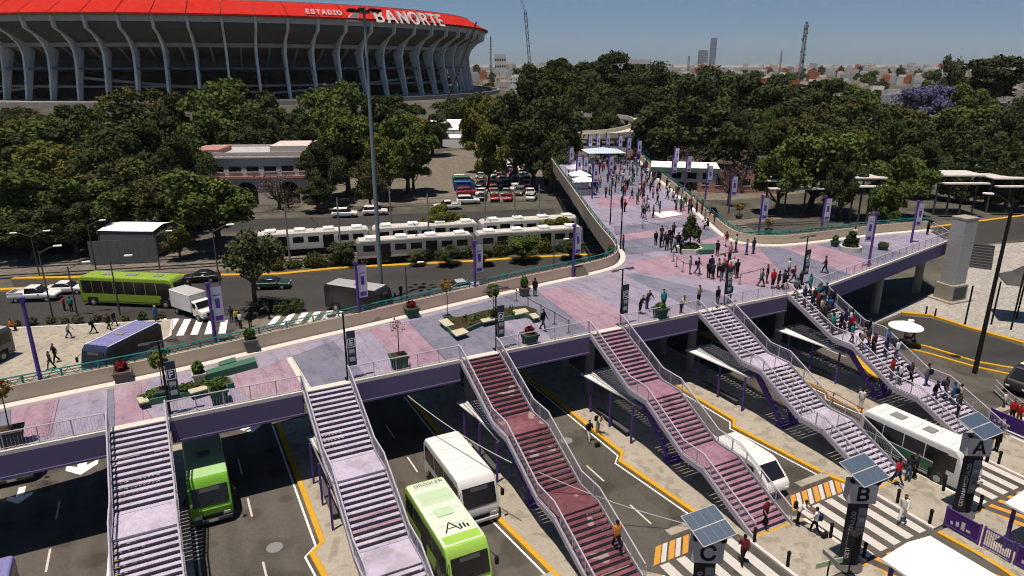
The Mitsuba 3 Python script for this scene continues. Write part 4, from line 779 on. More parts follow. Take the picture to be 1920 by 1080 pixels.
part(k, 'roof_patch', bx(-2.1, -.9, -.95, .95, 3.028, 3.036), 'p_mint'); part(k, 'roof_patch', bx(2.0, 2.62, -1.0, 1.0, 3.028, 3.04), 'p_lime'); part(k, 'roof_hatch', cbx(-.35, .35, -.55, .4, 3.02, 3.1, .03), 'p_mint')
part(k, 'roof_emblem', cat([bar((.95, -.2, 3.036), (1.75, -.62, 3.036), .07, .014), bar((.95, -.2, 3.036), (1.75, .2, 3.036), .07, .014), bar((1.45, -.46, 3.036), (1.45, .04, 3.036), .06, .014), bar((1.3, .28, 3.036), (1.7, .28, 3.036), .1, .014), bar((1.3, .48, 3.036), (1.7, .48, 3.036), .1, .014), bar((1.45, .66, 3.036), (1.7, .66, 3.036), .1, .014)]), 'm_dark', label='dark triangular emblem on the roof', kind='stuff')
bus('white bus with black windscreen standing between the second and third staircases', GM(23.6, 5.9), L=6.5, W=2.4, H=3.0, paint='p_white', roof='p_white', hatches=())
bus('white bus with green flanks beside the fifth staircase', GM(52.75, 16.5, turn=.05), L=7.3, W=2.3, H=2.9, paint='p_white', roof='p_white', lower='p_sage', coach=True, hatches=((-1.6, .9), (.6, .7)))
bus('dark bus in the shadow under the deck at far left', GM(-1.75, -12.4), L=8.0, W=2.5, H=3.0, paint='p_black')
bus('lime green coach standing on the avenue at left', mat(-42.9, 74.4, .016, math.radians(-7)), L=11.8, W=2.5, H=3.4, paint='p_lime2', roof='p_lime2', hatches=((-3, 1.0), (0, 1.2), (3.2, 1.0)), coach=True)
gloss('p_lime2', .26, .40, .035)
bus('dark green bus with pale roof on the avenue behind the parapet', mat(-16.9, 71.9, .016, math.radians(-23)), L=7.6, W=2.4, H=3.1, paint='p_black', roof='p_silver', front='p_teal')
kb = bus('dark bus with lilac blue roof parked behind the parapet at left', mat(-34.9, 57.1, .1, math.radians(-103)), L=7.2, W=2.5, H=3.1, paint='p_navy', roof='p_lilac', front='p_teal')
for sy in (-1, 1): part(kb, 'roof_edge', bx(-3.3, 2.7, sy * 1.1 - .12, sy * 1.1 + .12, 3.06, 3.12), 'p_white'); part(kb, 'skirt', bx(-3.2, 1.8, sy * 1.254 - .005, sy * 1.254 + .005, .5, 1.1), 'p_silver')
bus('grey bus cut off by the left edge on the plaza', mat(-48.3, 55.6, .1, math.radians(-98)), L=8.5, W=2.5, H=3.0, paint='p_grey', roof='p_silver')
def box_truck(label, M, paint='p_white', L=5.8, W=2.0, H=2.75):
    k = thing('box_truck', label, 'truck', M); h, y = L / 2, W / 2
    part(k, 'cargo_box', cbx(-h, h - 2.0, -y, y, .75, H, .05), 'p_white'); part(k, 'box_roof', bx(-h + .05, h - 2.05, -y + .06, y - .06, H + .001, H + .02), 'm_lgrey')
    part(k, 'chassis', bx(-h + .1, h - .3, -.5, .5, .42, .74), 'm_dark')
    part(k, 'cab', hullprof([(h - 1.9, .42), (h - .8, .42), (h - .82, 1.25), (h - 1.3, 2.0), (h - 1.9, 2.05)], y - .08, .1), paint, smooth=35); part(k, 'bonnet', hullprof([(h - 1.0, .42), (h - .05, .42), (h, .85), (h - .12, 1.12), (h - .9, 1.27)], y - .1, .1), paint, smooth=35)
    Mw = trn(h - 1.06, 0, 1.64) @ rot('y', -31); part(k, 'windscreen', xf(Mw, cbx(-.03, .03, -y + .2, y - .2, -.36, .38, .02)), 'm_glass')
    for sy in (-1, 1):
        part(k, 'side_window', bx(h - 1.75, h - 1.2, sy * (y - .085) - .015, sy * (y - .085) + .015, 1.35, 1.85), 'm_glass'); part(k, 'headlight', cbx(h - .12, h + .01, sy * .62 - .16, sy * .62 + .16, .8, 1.0, .02), 'm_lampclear'); part(k, 'mirror', cbx(h - 1.1, h - .98, sy * (y + .1) - .08, sy * (y + .1) + .08, 1.4, 1.7, .02), 'm_dark')
    part(k, 'grille', cbx(h - .12, h + .015, -.42, .42, .58, .98, .02), 'm_dark'); part(k, 'bumper', cbx(h - .15, h + .05, -y + .1, y - .1, .34, .55, .03), 'm_dgrey')
    wheels(k, (-h + 1.0, h - .85), y, .38, .24)
box_truck('white box truck turning over the striped crossing', mat(-34.5, 70.5, .016, math.radians(-34)))
# cars share their meshes by type
def car_meshes(kind):
    if kind in SH: return SH[kind]
    if kind == 'sedan':
        L, W, z = 4.5, 1.76, 1.42
        body = [(-2.2, .28), (2.15, .28), (2.25, .55), (2.15, .78), (1.0, .92), (-1.55, .95), (-2.2, .9), (-2.25, .5)]
        cab = [(-1.6, .9), (1.05, .88), (.28, 1.36), (-.95, 1.38)]; roof = [(-1.0, 1.33), (.32, 1.31), (.2, 1.42), (-.85, 1.43)]; wx = (-1.35, 1.38)
    elif kind == 'suv':
        L, W, z = 4.6, 1.86, 1.72
        body = [(-2.25, .32), (2.15, .32), (2.25, .65), (2.15, .95), (1.15, 1.08), (-2.15, 1.1), (-2.28, .6)]
        cab = [(-2.1, 1.05), (1.15, 1.04), (.5, 1.64), (-1.9, 1.66)]; roof = [(-1.95, 1.6), (.55, 1.58), (.4, 1.7), (-1.8, 1.74)]; wx = (-1.38, 1.4)
    elif kind == 'pickup':
        L, W, z = 5.2, 1.85, 1.7
        body = [(-2.55, .42), (2.5, .4), (2.6, .7), (2.5, .95), (1.2, 1.05), (-2.55, 1.0)]
        cab = [(-.75, 1.0), (1.3, 1.0), (.6, 1.66), (-.6, 1.68)]; roof = [(-.68, 1.6), (.66, 1.58), (.5, 1.7), (-.6, 1.72)]; wx = (-1.65, 1.6)
    else:  # van
        L, W, z = 5.0, 1.9, 2.2
        body = [(-2.45, .32), (2.35, .32), (2.5, .6), (2.42, .95), (2.25, 1.16), (1.2, 2.02), (.85, 2.14), (-2.35, 2.15), (-2.5, 1.9)]
        cab = roof = None; wx = (-1.5, 1.6)
    y = W / 2; P = [('body', shared(hullprof(body, y, .16), smooth=40), 'paint')]
    if cab:
        P += [('cabin_glass', shared(hullprof(cab, y - .12, .12), smooth=40), 'm_glass'), ('roof', shared(hullprof(roof, y - .17, .1), smooth=40), 'paint')]
        if kind == 'pickup': P.append(('load_bed', shared(bx(-2.45, -.85, -y + .12, y - .12, .99, 1.006)), 'm_dgrey')); 
        if kind == 'pickup': P += [('bed_side', shared(bx(-2.5, -.8, s * (y - .07) - .05, s * (y - .07) + .05, .95, 1.22)), 'paint') for s in (-1, 1)] + [('tailgate', shared(bx(-2.56, -2.48, -y + .08, y - .08, .9, 1.22)), 'paint')]
    else:
        a = math.degrees(math.atan2(.7, .8)); P.append(('windscreen', shared(xf(trn(1.70, 0, 1.58) @ rot('y', -50), cbx(-.03, .05, -y + .2, y - .2, -.58, .56, .02))), 'm_glass'))
        for s in (-1, 1): P += [('side_window', shared(bx(.35, 1.15, s * (y - .012) - .016, s * (y - .012) + .016, 1.3, 1.78)), 'm_glass'), ('rear_side_window', shared(bx(-2.1, .15, s * (y - .012) - .016, s * (y - .012) + .016, 1.4, 1.8)), 'm_glass')]
        for q in range(3): P.append(('roof_rib', shared(bx(-2.0, .6, -.5 + .5 * q - .03, -.5 + .5 * q + .03, 2.12, 2.165)), 'paint'))
    fx = body[2][0]
    for s in (-1, 1):
        P += [('headlight', shared(cbx(fx - .22, fx + .0, s * (y - .32) - .18, s * (y - .32) + .18, .6, .76, .03)), 'm_lampclear'), ('tail_light', shared(bx(-L / 2 - .005, -L / 2 + .12, s * (y - .24) - .1, s * (y - .24) + .1, .72, .9)), 'm_lampred'), ('mirror', shared(cbx(.75, .9, s * (y + .04) - .08, s * (y + .04) + .08, .95 if kind != 'van' else 1.3, 1.08 if kind != 'van' else 1.5, .02)), 'paint')]
    P += [('grille', shared(cbx(fx - .1, fx + .015, -.4, .4, .42, .6, .02)), 'm_dark')]
    W_ = [(shared(xf(trn(x, s * (y - .1), .32), _wheel(.32, .22)), smooth=40), shared(xf(trn(x, s * (y - .1), .32), _rim(.32, .22)))) for x in wx for s in (-1, 1)]
    SH[kind] = (P, W_); return SH[kind]
def car(kind, paint, x, y, rz, label, z=.02, group=None, far=False):
    k = thing({'van': 'white_van' if paint == 'p_white' else 'van', 'pickup': 'pickup_truck'}.get(kind, 'parked_car' if far else 'car'), label, {'van': 'van', 'pickup': 'pickup truck'}.get(kind, 'car'), mat(x, y, z, rz), group)
    P, W_ = car_meshes(kind)
    for nm, m, b in P:
        if far and nm in ('grille', 'mirror', 'tail_light'): continue
        part(k, nm, m, paint if b == 'paint' else b)
    for a, b in W_:
        w = part(k, 'wheel', a, 'm_tyre')
        if not far: part(w, 'rim', b, 'm_chrome2')
    return k
car('van', 'p_white', *G(41.35, 12.7), HEAD, 'white van parked beside the pink staircase')
car('van', 'p_lilac', *G(-.75, 5.3), HEAD, 'lilac van cut off by the lower left corner')
car('van', 'p_black', 43.6, 52.6, math.radians(-150), 'dark van at the right edge on the side road')
part('van_001' if 'van_001' in labels else 'van', 'white_roof', bx(-2.2, .7, -.8, .8, 2.16, 2.2), 'p_white')
car('pickup', 'p_white', -55.3, 75.6, math.radians(8), 'white pickup truck at the left edge of the avenue')
car('sedan', 'p_white', -53.2, 78.3, math.radians(8), 'white saloon car behind the white pickup truck')
car('sedan', 'p_black', -39.2, 82.9, math.radians(190), 'black car on the avenue beyond the box truck')
car('sedan', 'p_dgreen', -29.4, 80.2, math.radians(6), 'dark teal saloon car on the avenue near the street tree')
car('sedan', 'p_silver', -5.9, 78.9, math.radians(22), 'silver grey taxi on the avenue behind the parapet')
car('suv', 'p_white', -30.0, 121.5, math.radians(8), 'white car on the back street left of the mast', far=True); car('suv', 'p_white', -24.9, 123.5, math.radians(8), 'white off-road car on the back street right of the mast', far=True)
car('pickup', 'p_white', -12.2, 128.5, math.radians(190), 'white pickup at the front left of the car park', far=True); car('suv', 'p_white', -8.6, 134, math.radians(10), 'white car at the front of the left parking row', far=True)
car('suv', 'p_red', -9.4, 143.5, math.radians(10), 'dark red car in the left parking row', far=True); car('van', 'p_blue', -10.2, 149.5, math.radians(10), 'bright blue van in the left parking row', far=True); car('van', 'p_sage', -11.0, 156, math.radians(10), 'grey green van behind the blue van', far=True); car('suv', 'p_white', -11.6, 161, math.radians(10), 'white car behind the grey green van', far=True)
random.seed(5)
cc = ['p_white', 'p_silver', 'p_white', 'p_grey', 'p_silver', 'p_black', 'p_white', 'p_red', 'p_beige']
nmc = dict(p_white='white', p_silver='silver', p_grey='grey', p_black='black', p_red='red', p_beige='beige')
for r in range(9):
    for q in range(-1, 4):
        if random.random() < .1: continue
        p = random.choice(cc); x, y = -3.6 + q * 2.6 + random.uniform(-.3, .3) - .25 * r, 138 + r * 5.6 + random.uniform(-.5, .5)
        car(random.choice(['sedan', 'suv', 'sedan']), p, x, y, math.radians(85) + random.uniform(-.12, .12) + math.pi * (r % 2), f'{nmc[p]} car parked in the crowded car park below the dark trees', group='cars in the crowded car park', far=True)
for x, y, p, lab in ((48, 168, 'p_white', 'white vehicle in the yard right of the approach'), (53, 171, 'p_white', 'white lorry-like van in the far yard'), (57, 176, 'p_teal', 'teal vehicle in the far yard'), (62, 181, 'p_grey', 'grey vehicle in the far yard')):
    car('van', p, x, y, .5, lab, far=True)
# ---------------------------------------------------------------- trains
def train(label, a, b, cars, m, gap=.6):
    a, b = np.array(a), np.array(b); d = b - a; Ltot = np.linalg.norm(d); rz = math.atan2(d[1], d[0]); L = Ltot / cars
    k = thing('light_rail_train', label, 'train', mat(*a, .0, rz))
    for j in range(cars):
        x0 = j * L + gap / 2; x1 = (j + 1) * L - gap / 2; W = 2.65; y = W / 2
        c = part(k, 'carriage', hullprof([(x0, .95), (x1, .95), (x1, 3.1), (x1 - .25, 3.4), (x0 + .25, 3.4), (x0, 3.1)], y, .2), m, smooth=35)
        part(c, 'underframe', bx(x0 + .8, x1 - .8, -1.0, 1.0, .35, .95), 'm_dark'); part(c, 'roof', bx(x0 + .3, x1 - .3, -y + .28, y - .28, 3.39, 3.44), 'm_offwhite')
        n = int((x1 - x0 - 1) / 1.9); w = (x1 - x0 - 1) / n
        for q in range(n):
            xs = x0 + .5 + q * w
            for sy in (-1, 1):
                if q % 3 == 1: part(c, 'door', bx(xs + .25, xs + w - .3, sy * y - .012, sy * y + .012, 1.05, 2.95), 'm_glass')
                else: part(c, 'window', bx(xs + .3, xs + w - .3, sy * y - .012, sy * y + .012, 1.95, 2.8), 'm_glass')
        for q in range(4):
            xr = x0 + 1.2 + q * (x1 - x0 - 2) / 3.4; part(c, 'roof_unit', cbx(xr, xr + 1.5, -.75, .75, 3.43, 3.75, .06), 'm_white')
        for xb in (x0 + 1.6, x0 + 2.9, x1 - 2.9, x1 - 1.6):
            part(c, 'bogie_wheel', cat(xf(trn(xb, -.75, .4), _wheel(.38, .14)), xf(trn(xb, .75, .4), _wheel(.38, .14))), 'm_dgrey', kind='stuff')
        part(c, 'belt_stripe', cat(bx(x0 + .05, x1 - .05, -y - .006, -y + .004, 1.05, 1.35), bx(x0 + .05, x1 - .05, y - .004, y + .006, 1.05, 1.35)), 'm_lgrey', kind='stuff')
    part(k, 'pantograph', cat(bar((L * .5, -.5, 3.5), (L * .5 + .8, -.5, 4.3), .06), bar((L * .5 + .8, -.5, 4.3), (L * .5, -.5, 5.1), .06), bar((L * .5, -.9, 5.1), (L * .5, .9, 5.1), .08)), 'm_dark', kind='stuff')
train('grey light rail train nearest to the avenue', (-21.5, 91.0), (10.5, 99.6), 2, 'm_traingrey'); train('white light rail train on the farther track', (-36.5, 94.8), (10.5, 107.2), 3, 'm_trainwhite')
pdiff('m_traingrey', lambda p, n, uv: mi.Color3f(.25, .265, .26) * (0.75 + 0.4 * fbm(p.x * 0.5, p.y * 0.5, p.z * 1.5, 3))); pdiff('m_trainwhite', lambda p, n, uv: mi.Color3f(.50, .50, .48) * (0.72 + 0.45 * fbm(p.x * 0.5, p.y * 0.5, p.z * 1.5, 3)))
for q, o in enumerate((0, 1.5, 5.2, 6.7)):
    single('rail', bar((-75, 85.8 + o - 5.2 + 1.0, .1), (60, 112.2 + o + .4, .1), .1, .16), 'm_dgrey', f'steel rail under the trains, {ordn[q]} counted from the avenue', 'rail')

# ---------------------------------------------------------------- stadium: ribbed concrete bowl under a red roof ring
SX, SY, SA, SB = -154.0, 401.0, 131.0, 131.0; GZ = 11.5
def ZZ(z): return 12 + .72 * (z - 8)
def rim(th, off=0.0):
    """point of the oval at angle th (-pi/2 faces the site), moved outwards by off"""
    x, y = SA * math.cos(th), SB * math.sin(th); n = np.array([x / SA ** 2, y / SB ** 2]); n /= np.linalg.norm(n)
    return np.array([SX + x, SY + y]) + n * off, n
# equal spacing of the ribs along the oval
tt = np.linspace(-math.pi * .98, .55, 1600); pp = np.array([rim(t)[0] for t in tt]); cum = np.r_[0, np.cumsum(np.linalg.norm(np.diff(pp, axis=0), axis=1))]
NR = int(cum[-1] / 11.0); RT = np.interp(np.linspace(0, cum[-1], NR + 1), cum, tt); FT = np.interp(np.linspace(0, cum[-1], NR * 3 + 1), cum, tt)
stad = thing('stadium', 'huge round concrete stadium with tall curved ribs and a bright red roof ring', 'stadium')
def ring(prof, ts, closed=True, raw=False):
    V, F = [], []; k = len(prof)
    for t in ts:
        for o, z in prof: V.append((*rim(t, o)[0], z if raw else ZZ(z)))
    for i in range(len(ts) - 1):
        for j in range(k if closed else k - 1):
            A, B, Cc, D = i * k + j, i * k + (j + 1) % k, (i + 1) * k + (j + 1) % k, (i + 1) * k + j; F += [[A, B, Cc], [A, Cc, D]]
    return np.array(V), np.array(F)
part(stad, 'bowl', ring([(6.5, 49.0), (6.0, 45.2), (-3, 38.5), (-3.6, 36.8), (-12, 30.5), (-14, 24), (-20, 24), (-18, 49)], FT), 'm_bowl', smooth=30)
part(stad, 'rim_band', ring([(7.2, 51.6), (7.2, 48.4), (6.2, 48.4), (6.2, 51.6)], FT), 'm_strip')
part(stad, 'ring_beam', ring([(-2.0, 38.6), (-2.0, 36.6), (-3.8, 36.4), (-3.8, 38.8)], FT), 'm_lgreyst'); part(stad, 'gallery_floor', ring([(-1.5, 26.2), (-1.5, 25.2), (-16, 25.2), (-16, 26.2)], FT), 'm_bluegrey')
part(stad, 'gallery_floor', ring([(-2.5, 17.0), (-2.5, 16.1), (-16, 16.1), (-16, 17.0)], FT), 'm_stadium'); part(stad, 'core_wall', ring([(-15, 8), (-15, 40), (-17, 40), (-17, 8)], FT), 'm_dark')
part(stad, 'podium', ring([(9, 2), (9, 9.5), (-15, 9.5), (-15, 2)], FT), 'm_stadium')
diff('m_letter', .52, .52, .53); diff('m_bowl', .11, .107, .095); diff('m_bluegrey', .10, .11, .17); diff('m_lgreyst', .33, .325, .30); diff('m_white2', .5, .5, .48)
# roof ring: red panels rising inwards, each its own piece with an open seam
LO, HI = (9.5, 51.6), (-.5, 59.2)
PT = np.interp(np.linspace(0, cum[-1], NR + 1), cum, tt)
for i in range(NR):
    t0, t1 = PT[i], PT[i + 1]; d = (t1 - t0) * .012; ts = np.linspace(t0 + d, t1 - d, 4)
    part(stad, 'roof_panel', ring([LO, (LO[0], LO[1] + .5), (HI[0], HI[1] + .5), HI], ts), 'm_roofred')
part(stad, 'roof_edge', ring([(LO[0] + .25, 51.3), (LO[0] + .25, 52.2), (LO[0] - .2, 52.2), (LO[0] - .2, 51.3)], FT), 'm_roofred')
part(stad, 'roof_underside', ring([(LO[0] - .3, 51.3), (-.6, 58.8), (-1.0, 58.8), (LO[0] - .7, 51.2)], FT), 'm_dgrey')
part(stad, 'roof_crown', ring([(-.6, 59.0), (-.6, 60.2), (-6, 60.6), (-6, 59.6)], FT), 'm_white2')
# ribs: blades of constant thickness, flaring outwards near the top
RIB_O = [(1.6, 8), (.6, 16), (-.6, 26), (-1.0, 33), (.3, 38.0), (3.6, 42.5), (7.6, 45.2), (8.2, 51.4)]
RIB_I = [(-.6, 8), (-2.2, 16), (-4.4, 26), (-6.2, 33), (-6.4, 37.0), (-3.0, 41.0), (3.4, 44.8), (4.0, 51.4)]
for t in RT:
    p0, n = rim(t); tg = np.array([-n[1], n[0]]) * .42; prof = RIB_O + RIB_I[::-1]
    P = Polygon(prof); V2, F2 = trimesh.creation.triangulate_polygon(P, engine='earcut')
    k = len(V2); W3 = lambda s: np.array([(*(p0 + n * o + tg * s), ZZ(z)) for o, z in V2])
    V = np.vstack([W3(-1), W3(1)]); F = [list(f[::-1]) for f in F2] + [list(f + k) for f in F2]
    m = len(prof); idx = [int(np.argmin(np.abs(V2 - q).sum(1))) for q in prof]
    for j in range(m): a, b = idx[j], idx[(j + 1) % m]; F += [[a, b, b + k], [a, b + k, a + k]]
    part(stad, 'rib', (V, np.array(F)), 'm_ribs')
# raking struts behind the ribs and ramps seen between them
for i in range(0, NR, 1):
    tm_ = (RT[i] + RT[i + 1]) / 2; a, _ = rim(tm_, -3.0); b, _ = rim(tm_, -14); part(stad, 'strut', bar((*a, ZZ(36.5)), (*b, ZZ(26.2)), .8, .8), 'm_stadium')
for i0, i1, z0, z1 in ((2, 7, 9.5, 16), (9, 15, 21, 13), (15, 22, 12, 20), (24, 29, 22, 17), (29, 34, 18, 12)):
    i0, i1 = min(i0 + 8, NR - 1), min(i1 + 8, NR)
    ts = np.linspace(RT[i0], RT[i1], 12); pts = [(*rim(t, -4.5)[0], ZZ(z0 + (z1 - z0) * q / 11)) for q, t in enumerate(ts)]
    part(stad, 'ramp', cat([bar(a, b, 1.6, .9) for a, b in zip(pts[:-1], pts[1:])]), 'm_stadium')
def on_roof(u, text, h, o, z, m, nm, depth=.6):
    """upright letters standing on the roof edge, each letter a piece; u = angle index along the oval in ribs"""
    s = 0.0
    c0 = np.interp(u, tt, cum)
    for ch in text:
        L = lettering(ch, h, depth, True); w = L[0][:, 0].max() - L[0][:, 0].min()
        t = np.interp(c0 + s + w / 2, cum, tt); p, n = rim(t, o); tg = np.array([-n[1], n[0]])
        v = L[0].copy(); v[:, 0] -= L[0][:, 0].min() + w / 2
        V = np.array([(*(p + tg * a + n * (d - b * .55)), z + b * .84) for a, b, d in v]); part(stad, nm, (V, L[1]), m); s += w + h * .17
def ang_at(ux, uy):
    """angle on the oval seen towards direction ux, uy from the site"""
    best = min(tt, key=lambda t: abs((rim(t, 7)[0][0]) * uy - (rim(t, 7)[0][1]) * ux) + (0 if t < .3 else 99)); return best
on_roof(ang_at(-0.28, 1.0), 'ESTADIO', 2.1, 8.2, 44.8, 'm_letter', 'letter', .4)
on_roof(ang_at(-0.19, 1.0), 'BANORTE', 5.7, 9.4, 42.8, 'm_letter', 'letter', 1.0)
c0 = ang_at(-0.23, 1.0); p, n = rim(c0, 8.8); tg = np.array([-n[1], n[0]])
E2d = Polygon([(0, 0), (6, 0), (6, 3.6), (3, 3.0)]); e = vf(trimesh.creation.extrude_polygon(E2d, .6, engine='earcut'))
part(stad, 'emblem', (np.array([(*(p + tg * a + n * d), 42.4 + b) for a, b, d in e[0]]), e[1]), 'm_white')
setting('stadium_mound', ring([(95, -.3), (60, 5.5), (18, GZ), (-40, GZ), (-40, -1)], np.linspace(-math.pi * .98, .55, 60), raw=True), 'm_ground', 'raised planted ground around the foot of the stadium', 'terrain', smooth=True)
k = thing('perimeter_wall', 'pale curved concrete wall at the foot of the stadium', 'wall'); part(k, 'wall', ring([(16, 7), (16, 13.2), (15, 13.2), (15, 7)], FT, raw=True), 'm_stadium')
k = thing('mobile_crane', 'mobile crane with dark lattice boom working beside the stadium', 'crane', mat(7.75, 420, 0))
top = np.array((7.57,420.0,54.81)) - np.array([7.75, 420, 0]); bot = np.array((12.7,420.0,26.0)) - np.array([7.75, 420, 0]); bot[2] = 2
def lattice(a, b, w, n):
    a, b = np.array(a, float), np.array(b, float); out = []; d = (b - a); side = np.array([w / 2, 0, 0]); dep = np.array([0, w / 2, 0])
    cs = [side + dep, side - dep, -side - dep, -side + dep]
    for c in cs: out.append(bar(a + c, b + c * .7, w * .16))
    for j in range(n):
        for q in range(4): out.append(bar(a + d * j / n + cs[q], a + d * (j + 1) / n + cs[(q + 1) % 4], w * .09))
    return cat(out)
part(k, 'boom', lattice(bot, top, 1.5, 16), 'm_dark', kind='stuff'); part(k, 'jib', lattice(top, top + np.array([-4, 0, 10.0]), .7, 5), 'm_dgrey', kind='stuff'); part(k, 'cabin', cbx(bot[0] - 3, bot[0] + 3, -2, 2, .5, 3.5, .2), 'm_yellow')
a = np.array((-16.74,345.0,45.02)); b = np.array((-28.86,300.0,8.2)); k = thing('mobile_crane', 'telescopic crane boom slanting before the right end of the stadium', 'crane'); part(k, 'boom', bar(b, a, .6, .6), 'm_dark'); part(k, 'boom_base', bar((b[0] - 1.5, b[1], 3), b, 1.6, 1.6), 'p_silver'); part(k, 'chassis', cbx(b[0] - 8, b[0] + 4, b[1] - 2, b[1] + 2, 5, 7.6, .3), 'p_white')
a = np.array((-14.57,500.0,44.71)); k = thing('mast', 'thin dark mast just right of the stadium', 'mast'); part(k, 'mast', bar((a[0], 500, 0), a, .8, .8), 'm_dgrey')
# ---------------------------------------------------------------- nearer buildings
def building(label, x, y, rz, w, d, h, m, rows=(), name='building', parapet_=True, z=0, roofm='m_lgrey'):
    """local: x across the front, front faces -y"""
    k = thing(name, label, 'building', mat(x, y, z, rz)); part(k, 'wall', bx(-w / 2, w / 2, 0, d, 0, h), m); part(k, 'roof', bx(-w / 2 + .2, w / 2 - .2, .2, d - .2, h + .001, h + .06), roofm)
    if parapet_:
        for a in ((-w / 2 - .05, w / 2 + .05, -.05, .2), (-w / 2 - .05, w / 2 + .05, d - .2, d + .05)): part(k, 'parapet', bx(*a, h, h + .5), m)
    for z0, z1, n, ww in rows:
        for j in range(n):
            c = -w / 2 + w * (j + .5) / n; f = part(k, 'window', bx(c - ww / 2, c + ww / 2, -.03, .05, z0, z1), 'm_glass'); part(f, 'sill', bx(c - ww / 2 - .08, c + ww / 2 + .08, -.14, -.031, z0 - .12, z0), 'm_strip')
    return k
diff('m_hoard', .12, .125, .13); diff('m_palepink', .52, .46, .43); diff('m_pinkwall', .36, .20, .19); diff('m_terracotta', .34, .12, .06); diff('m_cream', .42, .38, .31); diff('m_greywall', .22, .22, .22)
x, y = (-50.92,132.49)
k = building('two storey pale pink building with arched porch among the trees', x + .8, y + 1, .10, 23, 14, 9.6, 'm_palepink', [(6.4, 7.4, 7, 2.3)])
part(k, 'cornice', bx(-11.8, 11.8, -.45, -.051, 5.1, 5.5), 'm_pinkwall'); part(k, 'cornice', bx(-11.8, 11.8, -.35, -.051, 9.0, 9.3), 'm_strip'); part(k, 'upper_block', cbx(3.5, 11.3, .5, 10, 9.66, 11.2, .05), 'm_palepink')
part(k, 'upper_block', cbx(-11, -6, .5, 9, 9.66, 10.6, .05), 'm_pinkwall')
for c in (-1.5, 6.5): part(k, 'arch', xf(trn(c, 0, 0), cat(bx(-2.0, 2.0, -.04, .06, 0, 2.4), xf(trn(0, .01, 2.4) @ rot('x', 90), lathe([(2.0, -.05), (2.0, .05)], 20)))), 'm_dark')
k = building('low pink building with dark openings right of the approach', *(48.4,146.0), -.12, 17, 10, 4.4, 'm_pinkwall', [(1.6, 3.1, 6, 1.5)])
k = thing('kiosk', 'kiosk with large white flat roof on the right side of the approach', 'kiosk', mat(*(30.65,122.37), DZ - .4, -.2, .66))
part(k, 'roof', cbx(-9, 9, 0, 12, 3.6, 4.05, .08), 'm_white'); part(k, 'fascia', bx(-9.05, 9.05, -.08, -.01, 2.75, 3.9), 'm_greenfascia'); part(k, 'wall', bx(-8.4, 8.4, 1.2, 11.5, 0, 3.6), 'm_palepink'); [part(k, 'opening', bx(c - 1.2, c + 1.2, 1.15, 1.22, .9, 2.6), 'm_dark') for c in (-6, -2, 2, 6)]
for c in (-8.6, 8.6): part(k, 'post', bx(c - .12, c + .12, .3, .54, 0, 3.6), 'm_violet')
diff('m_greenfascia', .10, .14, .12)
def marquee(x, y, rz, w, d, h, rise, label, side='m_white', m='m_white'):
    k = thing('marquee', label, 'tent', mat(x, y, 0, rz)); n = max(1, int(w / 6))
    for j in range(n):
        a, b = -w / 2 + w * j / n, -w / 2 + w * (j + 1) / n
        part(k, 'roof', (np.array([(a, 0, h), (b, 0, h), (b, d / 2, h + rise), (a, d / 2, h + rise), (b, d, h), (a, d, h)]), np.array([[0, 1, 2], [0, 2, 3], [3, 2, 4], [3, 4, 5]])), m)
        part(k, 'side', bx(a + .02, b - .02, .1, .16, .4, h - .02), side)
    for j in range(n + 1): part(k, 'pole', bx(-w / 2 + w * j / n - .06, -w / 2 + w * j / n + .06, .0, .1, 0, h), 'm_dgrey')
    part(k, 'gable', (np.array([(w / 2 - .02, .1, .4), (w / 2 - .02, d, .4), (w / 2 - .02, d, h), (w / 2 - .02, d / 2, h + rise), (w / 2 - .02, .1, h)]), np.array([[0, 1, 2], [0, 2, 3], [0, 3, 4]])), side)
marquee(*(-54.13,93.96), -.05, 8.0, 6, 3.9, .5, 'white marquee behind grey hoarding at the left of the avenue', 'm_hoard', 'm_white')
k = thing('hoarding', 'grey hoarding fence of tall panels below the white marquee', 'fence')
for j in range(7): a = np.array((-57.28,90.14)); b = np.array((-48.75,91.74)); p0, p1 = a + (b - a) * j / 7, a + (b - a) * (j + .97) / 7; part(k, 'panel', bar((*p0, 1.75), (*p1, 1.75), .06, 3.3), 'm_hoard')
marquee(-20.49, 245, .0, 17, 14, 4.5, 3.2, 'white peaked marquee behind the car park')
marquee(-15.53, 226, .0, 14, 8, 3.6, .8, 'flat white tent in front of the peaked marquee')
marquee(-160.05, 232, .0, 34, 12, 5.0, 2.0, 'long white marquee among the trees at far left')
marquee(-108.96, 236, .0, 10, 8, 6.0, 2.5, 'small white tent in the trees before the stadium'); marquee(-69.58, 241, .0, 8, 8, 7.0, 2.5, 'white tent top between the trees left of the mast'); marquee(-43.88, 151, 0, 6, 6, 6, 1.5, 'white tent right of the pale pink building')
